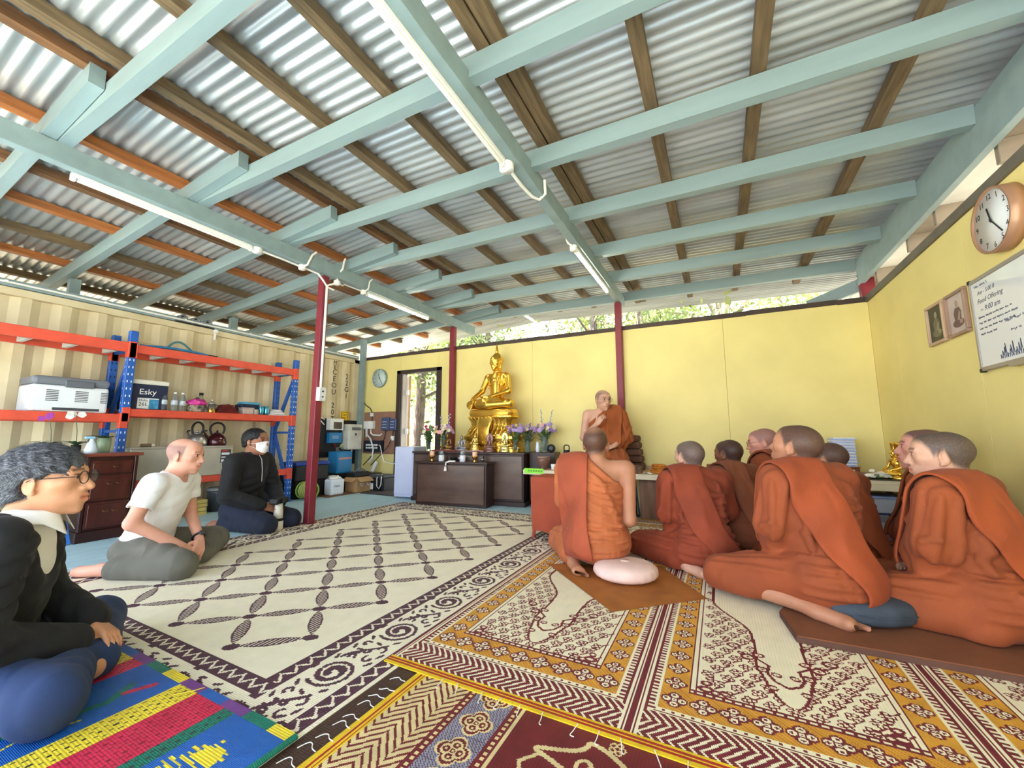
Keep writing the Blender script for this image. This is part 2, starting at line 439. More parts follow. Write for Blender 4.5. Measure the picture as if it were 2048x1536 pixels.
def ctext(body, y, z, size, step):
    for i, ch in enumerate(body):
        if ch == ' ': continue
        M = frame_mat((XC + 0.0045 - (0.036 if False else 0), y, z - i * step), (0, 1, 0), (0, 0, 1), (1, 0, 0))
        text_mesh(ch, size, M, STENCIL, 'stencil_letter', ct, True, 0.0006, 'CENTER')
ctext('CEOU 207', 4.80, 2.0, 0.135, 0.118); ctext('22G1', 5.07, 1.95, 0.135, 0.118)
ctext('ME', 4.80, 2.18, 0.1, 0.08)
YSIGN = mat('yellow_height_decal', (240, 196, 40), rough=0.5, var=0.03)
d = MB(); d.box(XC + 0.004, XC + 0.006, 4.97, 5.15, 1.18, 1.36); d.build('height_decal', YSIGN, ct, True)
d = MB()
for (a, b_, c_, e_) in ((4.985, 5.135, 1.345, 1.352), (4.985, 5.135, 1.19, 1.197), (4.985, 4.992, 1.19, 1.352), (5.128, 5.135, 1.19, 1.352)):
    d.box(XC + 0.006, XC + 0.0075, a, b_, c_, e_)
d.build('decal_border', INK, ct, True)
text_mesh('2.6m', 0.05, frame_mat((XC + 0.0065, 5.01, 1.285), (0, 1, 0), (0, 0, 1), (1, 0, 0)), INK, 'decal_text', ct)
text_mesh('8\'6"', 0.06, frame_mat((XC + 0.0065, 5.005, 1.215), (0, 1, 0), (0, 0, 1), (1, 0, 0)), INK, 'decal_text', ct)
# teal batten with conduit on top of the container
struct(MB().box(XC - 0.04, XC + 0.03, CY0, 5.30, 2.35, 2.415, c=0.003).build('trim_3', TEAL))
cd = MB(); cd.tube([(XC + 0.045, CY0, 2.385), (XC + 0.045, 5.30, 2.375)], 0.011, 8)
cdo = cd.build('cable_conduit', WHITE); tag(cdo, 'long white conduit running along the teal batten above the container', 'conduit')
for y in (1.05, 1.75, 2.5, 3.3, 4.1, 4.8): MB().box(XC + 0.03, XC + 0.062, y - .012, y + .012, 2.372, 2.396, c=0.002).build('saddle_clip', WHITE, cdo)
# ================================================================== WOVEN MATS (pattern pieces are faces of the mesh)
def raster_mat(name, grid, x0, y0, res, z0, z1, mats, edge_mat=0, xf=None):
    """grid[iy, ix] -> material index; merged into rectangles"""
    ny, nx = grid.shape
    vs_ = []; fs_ = []; mi = []
    active = {}
    rects = []
    for j in range(ny + 1):
        runs = {}
        if j < ny:
            row = grid[j]; ch = np.flatnonzero(np.diff(row)) + 1
            st = np.concatenate(([0], ch)); en = np.concatenate((ch, [nx]))
            for a, e in zip(st.tolist(), en.tolist()): runs[(a, e, int(row[a]))] = 1
        new = {}
        for k, j0 in active.items():
            if k in runs: new[k] = j0
            else: rects.append((k[0], k[1], j0, j, k[2]))
        for k in runs:
            if k not in new: new[k] = j
        active = new
    for a, e, j0, j1, c in rects:
        o = len(vs_)
        xa, xb, ya, yb = x0 + a * res, x0 + e * res, y0 + j0 * res, y0 + j1 * res
        vs_ += [(xa, ya, z1), (xb, ya, z1), (xb, yb, z1), (xa, yb, z1)]; fs_.append((o, o + 1, o + 2, o + 3)); mi.append(c)
    xa, xb, ya, yb = x0, x0 + nx * res, y0, y0 + ny * res
    o = len(vs_)
    vs_ += [(xa, ya, z0), (xb, ya, z0), (xb, yb, z0), (xa, yb, z0), (xa, ya, z1), (xb, ya, z1), (xb, yb, z1), (xa, yb, z1)]
    for f_ in ((0, 3, 2, 1), (0, 1, 5, 4), (1, 2, 6, 5), (2, 3, 7, 6), (3, 0, 4, 7)): fs_.append(tuple(o + i for i in f_)); mi.append(edge_mat)
    if xf: vs_ = [xf(v) for v in vs_]
    me = bpy.data.meshes.new(name); me.from_pydata(vs_, [], fs_)
    for m_ in mats: me.materials.append(m_)
    me.polygons.foreach_set('material_index', mi); me.update()
    o = bpy.data.objects.new(name, me); link(o)
    return o
class Canvas:
    def __init__(s, w, h, res, fill=0):
        s.res = res; s.nx = int(round(w / res)); s.ny = int(round(h / res)); s.w = w; s.h = h
        s.g = np.full((s.ny, s.nx), fill, np.int16)
        s.X, s.Y = np.meshgrid((np.arange(s.nx) + .5) * res, (np.arange(s.ny) + .5) * res)
    def win(s, x0, x1, y0, y1):
        r = s.res
        return slice(max(0, int(y0 / r)), max(0, min(s.ny, int(y1 / r) + 1))), slice(max(0, int(x0 / r)), max(0, min(s.nx, int(x1 / r) + 1)))
    def rect(s, x0, x1, y0, y1, c):
        m_ = (s.X >= x0) & (s.X < x1) & (s.Y >= y0) & (s.Y < y1); s.g[m_] = c
    def disc(s, x, y, rx, ry, c, a=0.0):
        R_ = max(rx, ry); w = s.win(x - R_, x + R_, y - R_, y + R_)
        dx = s.X[w] - x; dy = s.Y[w] - y; ca, sa = math.cos(a), math.sin(a)
        m_ = ((dx * ca + dy * sa) / rx) ** 2 + ((-dx * sa + dy * ca) / ry) ** 2 < 1
        s.g[w][m_] = c
    def stroke(s, pts, r, c):
        n = len(pts)
        for i in range(n - 1):
            (xa, ya), (xb, yb) = pts[i], pts[i + 1]
            r0 = r if not isinstance(r, (list, tuple)) else r[i]
            w = s.win(min(xa, xb) - r0, max(xa, xb) + r0, min(ya, yb) - r0, max(ya, yb) + r0)
            X = s.X[w]; Y = s.Y[w]; dx, dy = xb - xa, yb - ya; L = dx * dx + dy * dy + 1e-12
            t = np.clip(((X - xa) * dx + (Y - ya) * dy) / L, 0, 1)
            m_ = (X - xa - t * dx) ** 2 + (Y - ya - t * dy) ** 2 < r0 * r0
            s.g[w][m_] = c
    def lens(s, xa, ya, xb, yb, hw, c, hatch=None):
        L = math.hypot(xb - xa, yb - ya); ux, uy = (xb - xa) / L, (yb - ya) / L
        w = s.win(min(xa, xb) - hw, max(xa, xb) + hw, min(ya, yb) - hw, max(ya, yb) + hw)
        X = s.X[w]; Y = s.Y[w]; t = ((X - xa) * ux + (Y - ya) * uy) / L; d = np.abs(-(X - xa) * uy + (Y - ya) * ux)
        m_ = (t > 0) & (t < 1) & (d < hw * np.sin(np.pi * np.clip(t, 0, 1)) ** 0.8)
        if hatch: m_ &= ((X / hatch) % 1.0 < 0.62) | (d > 0.72 * hw * np.sin(np.pi * np.clip(t, 0, 1)) ** 0.8)
        s.g[w][m_] = c
    def flower(s, x, y, r, outer, fill, core, lobes=4, a0=0.0):
        w = s.win(x - r * 1.2, x + r * 1.2, y - r * 1.2, y + r * 1.2)
        dx = s.X[w] - x; dy = s.Y[w] - y; th = np.arctan2(dy, dx) + a0; rr = np.hypot(dx, dy) / r
        g_ = s.g[w]
        def lob(q, dist):
            m_ = np.zeros(dx.shape, bool)
            for k in range(lobes):
                a = 2 * math.pi * k / lobes - a0; m_ |= (dx - dist * r * math.cos(a)) ** 2 + (dy - dist * r * math.sin(a)) ** 2 < (q * r) ** 2
            return m_
        if r > .03:
            g_[lob(.50, .52)] = outer; g_[lob(.29, .56)] = fill; g_[lob(.13, .60)] = core
            g_[rr < .30] = outer; g_[rr < .20] = fill; g_[rr < .10] = core
        else:
            g_[lob(.46, .55)] = outer; g_[lob(.22, .60)] = fill; g_[rr < .24] = fill
    def zigzag(s, x0, x1, y0, y1, along, period, bgc, fgc):
        m_ = (s.X >= x0) & (s.X < x1) & (s.Y >= y0) & (s.Y < y1)
        U, V, lo, hi = (s.X, s.Y, y0, y1) if along == 'x' else (s.Y, s.X, x0, x1)
        ph = (U / period) % 1.0; tri = np.abs(2 * ph - 1); v = (V - lo) / (hi - lo)
        z_ = 0.24 + 0.52 * tri
        line = (np.abs(v - z_) < 0.10) | (v < 0.04) | (v > 0.96)
        s.g[m_] = bgc; s.g[m_ & line & (v > .1) & (v < .9)] = fgc

MZ = 0.004
# ---- 1. the big cream and plum mat
CRM = weave('cream_straw', (240, 230, 204), 0.007, var=.03)
PLUM = weave('plum_straw', (84, 50, 66), 0.007)
c = Canvas(2.80, 3.78, 0.006)
X0, YY0 = -4.0, 0.66
def scroll(cv, o, ux, uy, vx, vy, L, k):
    """one scrolling tendril along a border, local u along, v across (0..L / 0..0.2)"""
    def P(u, v): return (o[0] + ux * u + vx * v, o[1] + uy * u + vy * v)
    sp = []
    for i in range(44):
        th = i * 0.30; r = 0.090 - 0.0017 * i
        sp.append(P(0.125 + r * math.cos(th + 2.6), 0.105 + r * math.sin(th + 2.6)))
    cv.stroke(sp[:18], 0.008, 1); cv.stroke(sp[18:30], 0.011, 1); cv.stroke(sp[30:43], 0.016, 1)
    st = [P(0.03 + 0.375 * t, 0.105 - 0.062 * math.cos(math.pi * 2 * t)) for t in [i / 20 for i in range(21)]]
    cv.stroke(st[10:19], 0.0075, 1)
    def curl(u, v, r, a, span=3.9, tk=.0065):
        cv.stroke([P(u + r * (1 - .045 * q) * math.cos(a + q * span / 12), v + r * (1 - .045 * q) * math.sin(a + q * span / 12)) for q in range(13)], tk, 1)
        cv.disc(*P(u + r * .45 * math.cos(a + span), v + r * .45 * math.sin(a + span)), .009, .009, 1)
    for (u, v, r, a) in ((.255, .055, .026, .5), (.285, .145, .028, 2.4), (.335, .060, .028, 3.6), (.345, .155, .022, 5.2), (.24, .135, .02, 4.2), (.30, .10, .018, 1.1)): curl(u, v, r, a + .4 * (k % 2))
    ang0 = math.atan2(uy, ux)
    for (u, v, a) in ((0.022, 0.17, .7), (0.03, 0.035, -.7), (0.215, 0.185, .3), (0.225, 0.022, -.4), (0.125, 0.205, 0), (.31, .185, .5), (.29, .02, -.3), (.365, .10, 1.2)):
        cv.disc(*P(u, v), 0.021, 0.008, 1, ang0 + a * (1 if ux * vy - uy * vx > 0 else -1))
Wm, Hm = 2.80, 3.78
per = 0.375
n = int(Hm / per)
for k in range(n + 1):
    scroll(c, (Wm - 0.095, k * per + .03), 0, 1, -1, 0, per, k)
    scroll(c, (0.095, k * per + .03), 0, 1, 1, 0, per, k)
for k in range(int(Wm / per)):
    scroll(c, (k * per + 0.1, 0.095), 1, 0, 0, 1, per, k)
    scroll(c, (k * per + 0.1, Hm - 0.095), 1, 0, 0, -1, per, k)
for (a, b_, e, f_, al) in ((0.015, 0.09, 0, Hm, 'y'), (Wm - 0.09, Wm - 0.015, 0, Hm, 'y'), (0, Wm, 0.015, 0.09, 'x'), (0, Wm, Hm - 0.09, Hm - 0.015, 'x')):
    c.zigzag(a, b_, e, f_, al, 0.066, 1, 0)
i0 = 0.305; i1 = 0.385
for (a, b_, e, f_, al) in ((i0, i1, i0, Hm - i0, 'y'), (Wm - i1, Wm - i0, i0, Hm - i0, 'y'), (i0, Wm - i0, i0, i1, 'x'), (i0, Wm - i0, Hm - i1, Hm - i0, 'x')):
    c.zigzag(a, b_, e, f_, al, 0.066, 1, 0)
c.rect(i1, Wm - i1, i1, Hm - i1, 0)
nodes = []
for i in range(9):
    x = -1.72 - 0.235 * i - X0
    for j in range(-1, 8):
        y = 1.33 + 0.44 * j - (0.215 if i % 2 else 0.0) - YY0
        if i1 + 0.03 < x < Wm - i1 - .03 and i1 + 0.03 < y < Hm - i1 - 0.05: nodes.append((i, j, x, y))
nd = {(i, j): (x, y) for i, j, x, y in nodes}
for (i, j), (x, y) in nd.items():
    for dj in ((0, 1) if i % 2 == 0 else (-1, 0)):
        q = nd.get((i + 1, j + dj))
        if q:
            ax, ay = x + (q[0] - x) * .08, y + (q[1] - y) * .08; bx_, by_ = x + (q[0] - x) * .92, y + (q[1] - y) * .92
            c.lens(ax, ay, bx_, by_, 0.033, 1, 0.018)
for (i, j), (x, y) in nd.items(): c.disc(x, y, 0.036, 0.027, 1, 0.5)
big = raster_mat('woven_mat', c.g, X0, YY0, c.res, 0.0, MZ, [CRM, PLUM])
tag(big, 'large cream woven mat with plum lattice of leaves and scrolling border', 'mat')

# ---- 2. orange and maroon panelled mat
CR2 = weave('ivory_straw', (242, 232, 200), 0.0055, var=.03); MRN = weave('maroon_straw', (118, 36, 48), 0.0055)
ORG = weave('amber_straw', (222, 160, 58), 0.0055); YST = weave('yellow_binding', (238, 200, 34), 0.004); RDL = weave('red_binding', (176, 44, 36), 0.004)
def basket(cv, x0, x1, y0, y1, bgc, fgc, s_=0.0675, cols_=False):
    m_ = (cv.X >= x0) & (cv.X < x1) & (cv.Y >= y0) & (cv.Y < y1)
    cx_ = np.floor(cv.X / s_); cy_ = np.floor(cv.Y / s_)
    d1 = ((cv.X + cv.Y * 0.9) / 0.030) % 1.0; d2 = ((cv.X - cv.Y * 0.9) / 0.030) % 1.0
    sel = np.where(((cy_ if not cols_ else cx_) % 2) == 0, d1, d2)
    cv.g[m_] = bgc; cv.g[m_ & (sel < 0.36)] = fgc
PW, PHH = 0.965, 3.40
def panel(cv, ox, w, L):
    # side stripes
    cv.rect(ox, ox + w, 0, L, 0)
    for a in (0.0, 0.014, 0.030):
        cv.rect(ox + a, ox + a + 0.008, 0, L, 1); cv.rect(ox + w - a - 0.008, ox + w - a, 0, L, 1)
    th = ((cv.Y / 0.022) % 1.0 < .5)
    m_ = th & (((cv.X > ox + .038) & (cv.X < ox + .058)) | ((cv.X > ox + w - .058) & (cv.X < ox + w - .038))); cv.g[m_] = 1
    basket(cv, ox + 0.03, ox + w - 0.03, 0.05, 0.185, 1, 0)
    basket(cv, ox + 0.03, ox + w - 0.03, L - 0.185, L - 0.05, 1, 0)
    a0, a1, b0, b1 = ox + 0.062, ox + w - 0.062, 0.188, L - 0.188
    cv.rect(a0, a1, b0, b1, 0); cv.rect(a0, a1, b0, b0 + .006, 1)
    dots = (((cv.X) / 0.03) % 1.0 < .33)
    m_ = dots & (cv.Y > b0 + .012) & (cv.Y < b0 + .020) & (cv.X > a0) & (cv.X < a1); cv.g[m_] = 1
    cv.rect(a0 + .006, a1 - .006, b0 + .026, b1 - .026, 2)
    hatch = (((cv.X + cv.Y) / 0.018) % 1.0 < .3) & (cv.X > a0 + .006) & (cv.X < a1 - .006) & (cv.Y > b0 + .026) & (cv.Y < b0 + .16)
    cv.g[hatch] = 5
    fb = 0.128; sb = 0.098
    # inner field
    p0, p1, q0, q1 = a0 + sb, a1 - sb, b0 + .026 + fb, b1 - .026 - fb
    cv.rect(p0, p1, q0, q1, 0)
    for e in (0.0, 0.02):
        cv.rect(p0 + e, p0 + e + .006, q0, q1, 1); cv.rect(p1 - e - .006, p1 - e, q0, q1, 1)
        cv.rect(p0, p1, q0 + e, q0 + e + .006, 1); cv.rect(p0, p1, q1 - e - .006, q1 - e, 1)
    m_ = dots & (cv.Y > q0 + .009) & (cv.Y < q0 + .017) & (cv.X > p0) & (cv.X < p1); cv.g[m_] = 1
    xc = (p0 + p1) / 2; hw = (p1 - p0) / 2 - .03
    # rosette diaper outside the ogee
    Lh = q1 - q0; yc = (q0 + q1) / 2
    yy = 0; k = 0
    while q0 + .05 + yy < q1 - .03:
        y_ = q0 + .05 + yy
        for i in range(-6, 7):
            x_ = xc + (i + (.5 if k % 2 else 0)) * 0.066
            if p0 + .045 < x_ < p1 - .045:
                cv.flower(x_, y_, 0.026, 1, 0, 1, 5 if k % 2 else 4, rng.uniform(0, 2))
                cv.stroke([(x_ + .024, y_ + .018), (x_ + .042, y_ + .036)], 0.0034, 1)
        yy += 0.056; k += 1
    # corner sprays
    for sx_, x_ in ((1, p0 + .035), (-1, p1 - .035)):
        for (dx, dy, r) in ((.02, .03, .03), (.05, .02, .022), (.02, .07, .022), (.08, .03, .018), (.03, .11, .018)):
            cv.disc(x_ + sx_ * dx, q0 + .02 + dy, r, r * .7, 1, rng.uniform(0, 3)); cv.disc(x_ + sx_ * dx, q0 + .02 + dy, r * .45, r * .3, 0)
    # the ogee (vase-shaped plain centre)
    def wv(t):
        return hw * (0.22 + 0.30 * min(1, t / .25) if t < .25 else 0.52 + 0.42 * (0.5 - 0.5 * math.cos(math.pi * min(1, (t - .25) / .25))))
    ys_ = (cv.Y - (q0 + .07)) / (Lh - .14); ta = np.minimum(ys_, 1 - ys_)
    base = np.where(ta < .10, 0.30 * np.sqrt(np.clip(ta / .10, 0, 1)), np.where(ta < .20, .30 - .02 * np.sin((ta - .1) * 31), 0.30 + 0.55 * (0.5 - 0.5 * np.cos(np.pi * np.clip((ta - .2) / .14, 0, 1))))) * hw
    ax_ = np.abs(cv.X - xc)
    ins = (ta > 0) & (ax_ < base); rim = (ta > 0) & (ax_ < base + .012) & ~ins
    cv.g[ins] = 0; cv.g[rim & (cv.X > p0 + .02) & (cv.X < p1 - .02)] = 1
    for s_, yb in ((1, q0 + .07), (-1, q1 - .07)):
        for sx_ in (-1, 1):
            P = lambda u, v: (xc + sx_ * u, yb + s_ * v)
            cv.stroke([P(.0, .12), P(.04, .15), P(.06, .2), P(.05, .26), P(.09, .3), P(.15, .33)], 0.006, 1)
            for (u, v, r) in ((.075, .22, .026), (.03, .20, .02), (.12, .30, .03), (.08, .33, .024), (.17, .38, .03), (.05, .1, .02)):
                cv.disc(*P(u, v), r, r * .75, 1, rng.uniform(0, 3)); cv.disc(*P(u, v), r * .55, r * .4, 0)
                cv.disc(*P(u, v), r * .2, r * .2, 1)
    # flower rows on the amber band
    nf = 9; 
    for k in range(nf):
        x_ = a0 + .055 + (a1 - a0 - .11) * k / (nf - 1)
        for y_ in (b0 + .026 + fb / 2, b1 - .026 - fb / 2): cv.flower(x_, y_, 0.044, 1, 0, 1, 4, 0.0)
    m = int((L - 0.8) / 0.105)
    for k in range(m):
        y_ = b0 + .026 + fb + .04 + k * 0.105
        if y_ > b1 - .026 - fb - .03: break
        for x_ in (a0 + sb / 2 + .003, a1 - sb / 2 - .003): cv.flower(x_, y_, 0.039, 1, 0, 1, 4, 0.0)
    # binding strip at both ends
    for (y_, sg) in ((0.0, 1), (L - .05, 1)):
        cv.rect(ox, ox + w, y_, y_ + .05, 3); cv.rect(ox, ox + w, y_ + .016, y_ + .023, 4); cv.rect(ox, ox + w, y_ + .031, y_ + .038, 4)
HATCH = weave('ochre_straw', (196, 128, 44), 0.0055)
c = Canvas(2.76, PHH, 0.005)
panel(c, 0.0, PW, PHH); panel(c, PW, PW, PHH); panel(c, 2 * PW, 0.83, PHH)
def sag(v):
    # front edge wavers a little and lifts over the mat below
    x, y, z = v
    return (x, y + (0.012 * math.sin((x + 1.2) * 3.0) if y < 1.5 else 0.0) * max(0, (1.55 - y) / .22), z)
om = raster_mat('woven_mat', c.g, -1.275, 1.335, c.res, 0.0056, 0.0095, [CR2, MRN, ORG, YST, RDL, HATCH], 3)
tag(om, 'ivory and maroon panelled mat with amber flower bands under the seated monks', 'mat')

# ---- 3. dark red mat in front
IV3 = weave('sand_straw', (226, 204, 150), 0.0045); DKR = weave('dark_red_straw', (112, 26, 34), 0.0045); GRB = weave('grey_blue_straw', (150, 150, 168), 0.0045)
c = Canvas(1.75, 1.12, 0.004, 1)
c.rect(0, .05, 0, 2, 3); c.rect(.020, .027, 0, 2, 4); c.rect(.035, .042, 0, 2, 4)
basket(c, .05, .245, 0, 2, 0, 1, 0.065, True)
def dotline(x):
    c.rect(x, x + .032, 0, 2, 1); m_ = ((c.Y / .022) % 1 < .5) & (c.X > x + .009) & (c.X < x + .023); c.g[m_] = 0
dotline(.245)
c.rect(.277, .425, 0, 2, 2)
m_ = (((c.X + 1.3 * c.Y) / .012) % 1 < .35) & (c.X > .277) & (c.X < .425); c.g[m_] = 5
for k in range(9):
    for q_, cc in ((.058, 0), (.050, 1)): c.flower(.351, .06 + .128 * k, q_, cc, cc, cc, 4, 0.0)
    c.flower(.351, .06 + .128 * k, .040, 0, 1, 0, 4, 0.0)
dotline(.425)
c.rect(.457, .47, 0, 2, 0)
# tendrils on the red field
for (ox, oy, s_, fl) in ((.62, .55, 1, 1), (.95, .75, 1, -1), (1.25, .5, 1, 1), (.7, .95, .8, -1), (1.05, .35, .9, 1), (1.45, .8, 1, -1), (.6, .2, .8, 1)):
    def P(u, v): return (ox + u * s_, oy + v * s_ * fl)
    pts = [P(.13 * math.cos(t) + .04 * math.cos(3 * t), .10 * math.sin(t) + .03 * math.sin(2 * t)) for t in [i * .15 for i in range(43)]]
    c.stroke(pts, .008, 0)
    c.stroke([P(.02 + .05 * math.cos(t) * (1 - t / 9), .05 * math.sin(t) * (1 - t / 9)) for t in [i * .25 for i in range(28)]], .006, 0)
    c.stroke([P(.16, 0), P(.22, .05), P(.27, .03), P(.33, .07)], .006, 0); c.stroke([P(-.15, .02), P(-.2, .08), P(-.17, .15)], .006, 0)
    for (u, v) in ((.22, .1), (-.1, .14), (.1, -.13), (.28, -.03)): c.flower(*P(u, v), .026, 0, 1, 0, 5)
rngm = np.random.RandomState(3)
sp_ = (c.X > .48) & (((c.X / .012).astype(int) + (c.Y / .008).astype(int)) % 2 == 0) & (rngm.rand(*c.g.shape) < .0)
rm = raster_mat('woven_mat', c.g, -1.10, 0.25, c.res, 0.0018, 0.0052, [IV3, DKR, GRB, YST, RDL, PLUM], 3)
tag(rm, 'dark red mat with tendrils and yellow binding lying before the panelled mat', 'mat')

# ---- 4. brown mat below, with white loops along its edge
BRM = weave('dark_brown_straw', (72, 48, 38), 0.008)
c = Canvas(0.30, 1.6, 0.02)
for k in range(5): c.rect(.02 + k * .06, .03 + k * .06, 0, 9, 1)
br = raster_mat('woven_mat', c.g, -1.198, -0.15, c.res, 0.0, 0.0016, [BRM, DOORF])
tag(br, 'narrow dark brown ribbed mat showing between the cream and dark red mats', 'mat')
THREAD = mat('white_cotton_thread', (236, 232, 224), rough=0.9, var=0.03)
def thread(pts, name='loose_thread', label='short white cotton thread curling at the mat edge', grp='loose threads along the mat edges'):
    V_ = [Vector(p) for p in pts]; V_ = [V_[0]] + V_ + [V_[-1]]; sm_ = []
    for i_ in range(1, len(V_) - 2):
        for q_ in (0, .25, .5, .75):
            a_, b_, c_, d_ = V_[i_ - 1:i_ + 3]; sm_.append(.5 * ((2 * b_) + (c_ - a_) * q_ + (2 * a_ - 5 * b_ + 4 * c_ - d_) * q_ ** 2 + (3 * b_ - a_ - 3 * c_ + d_) * q_ ** 3))
    sm_.append(V_[-1])
    b = MB(); b.tube(sm_, 0.0016, 5); o = b.build(name, THREAD); tag(o, label, 'thread', grp); return o
for k in range(11):
    y = 0.72 + 0.055 * k + rng.uniform(-.01, .01); x = -1.115 + rng.uniform(-.01, .01); a = rng.uniform(-.5, .5)
    thread([(x + .02, y, .0068), (x - .0, y + .01 * a, .007), (x - .02, y + .012 + .02 * a, .004), (x - .035, y + .004 + .03 * a, .0035), (x - .045, y - .012, .0033)])
for k in range(16):
    x = -0.98 + 0.085 * k + rng.uniform(-.02, .02); y = 1.333; a = rng.uniform(-1, 1)
    thread([(x, y + .01, .0112), (x + .01 * a, y - .004, .0105), (x + .02 * a, y - .018, .0070), (x + .03 * a, y - .03 - .01 * rng.random(), .0068), (x + .02 * a + .01, y - .042, .0068)],
           label='white cotton thread hanging from the yellow mat binding', grp='threads on the yellow binding')

# ---- 5. blue striped plastic mat
PB = weave('blue_plastic_straw', (30, 96, 180), 0.004, rough=0.4); PY = weave('yellow_plastic_straw', (238, 214, 60), 0.008, rough=0.4)
PR = weave('crimson_plastic_straw', (206, 40, 76), 0.008, rough=0.4); PG = weave('green_plastic_straw', (12, 116, 96), 0.006, rough=0.4)
PP = weave('purple_plastic_straw', (120, 66, 140), 0.004, rough=0.4); PK = weave('dark_plastic_straw', (50, 54, 48), 0.004, rough=0.4)
c = Canvas(2.3, 1.3, 0.005, 0)
BX0, BY1 = -3.5, 0.895
def bx(x): return x - BX0
cols = [(-3.5, -3.2, 0), (-3.2, -3.05, 2), (-3.05, -2.95, 1), (-2.95, -2.6, 0), (-2.6, -2.42, 0), (-2.42, -2.30, 3), (-2.30, -2.17, 1), (-2.17, -2.08, 2), (-2.08, -1.80, 0), (-1.80, -1.685, 1), (-1.685, -1.515, 2), (-1.515, -1.455, 3), (-1.455, -1.2, 0)]
for a, b_, k in cols: c.rect(bx(a), bx(b_), 0, 2, k)
# block change nearer the left
yb_ = 0.62 + 1.3 - BY1 - .28
c.rect(bx(-2.30), bx(-1.86), 0, yb_ - 0.16, 0)
c.rect(bx(-2.32), bx(-2.12), 0, yb_ - .1, 2); c.rect(bx(-2.12), bx(-1.99), 0, yb_ - .13, 3); c.rect(bx(-1.99), bx(-1.88), 0, yb_ - .15, 1)
for cc in (1, 2, 3):
    m_ = (c.g == cc); row = (c.Y / .016).astype(int); colm = c.X / .034 + (row % 2) * .5
    # slots run across the stripe
    rowx = (c.X / .017).astype(int); u = c.Y / .036 + (rowx % 2) * .5
    m2 = m_ & ((u % 1) < .30) & (((c.X / .017) % 1) > .62); c.g[m2] = 5 if cc != 2 else 6
# fish and zig motifs
c.stroke([(bx(-1.95), 1.18), (bx(-1.90), 1.10), (bx(-1.92), 1.02), (bx(-1.99), .98), (bx(-2.02), .92), (bx(-1.97), .88), (bx(-1.91), .95), (bx(-1.90), 1.02)], .013, 3)
c.stroke([(bx(-1.88), 1.22), (bx(-1.91), 1.15)], .012, 2); c.stroke([(bx(-1.86), 1.02), (bx(-1.9), .9), (bx(-1.88), .84)], .004, 1)
for k in range(26):
    v = k / 25; y_ = 1.18 - .42 * v; hw = .02 + .075 * math.sin(math.pi * min(1, v * 1.05)) ** .7
    if k % 1 == 0: c.stroke([(bx(-1.34) - hw + .012 * math.sin(k * 1.7), y_), (bx(-1.34) + hw - .012 * math.cos(k * 2.1), y_ - .006)], .0042, 1)
    if k % 7 in (2, 3, 4): c.stroke([(bx(-1.34) - hw * .55, y_), (bx(-1.34) + hw * .6, y_)], .009, 1)
    if k % 7 in (0, 6): c.stroke([(bx(-1.34) - hw * .2, y_), (bx(-1.34) + hw * .35, y_)], .008, 0)
c.stroke([(bx(-1.25), .95), (bx(-1.28), .78), (bx(-1.24), .6)], .012, 2)
# far border
for k, (a, b_) in enumerate(zip(np.arange(0, 2.3, .13), np.arange(.13, 2.5, .13))):
    c.rect(a, b_, 1.3 - .035, 1.3, (4, 3, 1, 4, 0)[k % 5])
c.rect(0, 2.3, 1.3 - .022, 1.3 - .018, 5); c.rect(0, 2.3, 1.3 - .012, 1.3 - .009, 5)
bm_ = thing('plastic_mat', 'folded blue plastic mat striped yellow crimson and green', 'mat', (BX0, BY1 - 1.3, 0))
tp_ = raster_mat('mat_top', c.g, 0, 0, c.res, 0.009, 0.024, [PB, PY, PR, PG, PP, PK, mat('deep_crimson', (140, 20, 50))], 3)
tp_.parent = bm_
b = MB()
pts = [(2.3, y_, .0) for y_ in (0, 1.3)]
vs_ = []; NS = 8
for y_ in [0, .3, .6, .9, 1.2, 1.3]:
    for k in range(NS + 1):
        t = math.pi * k / NS; vs_.append((2.298 + .016 * math.sin(t), y_, .0150 + .009 * math.cos(t)))
fs_ = [(i * (NS + 1) + k, i * (NS + 1) + k + 1, (i + 1) * (NS + 1) + k + 1, (i + 1) * (NS + 1) + k) for i in range(5) for k in range(NS)]
b.add(vs_, [tuple(reversed(f_)) for f_ in fs_], None, True); b.build('folded_edge', PG, bm_)
MB().box(0, 2.298, 0, 1.29, 0.0045, 0.0088).build('lower_fold', PG, bm_)
b = MB(); b.tube([(bx(-1.75) , 1.22, .024), (bx(-1.70), 1.26, .03), (bx(-1.69), 1.29, .028)], .0015, 5); b.build('loose_strand', PY, bm_)

# ---- door mat
DM = mat('grey_door_mat', (92, 82, 84), rough=0.95, var=0.2, scale=40, bump=0.4, bscale=200)
dm = thing('door_mat', 'grey bristle door mat lying inside the doorway', 'mat', (-4.80, 5.05, 0))
MB().box(-.42, .36, -.25, .28, 0.0, 0.012, c=0.004).build('pile', DM, dm)
MB().box(-.43, .37, -.26, .29, 0.0, 0.006).build('backing', BLACK, dm)
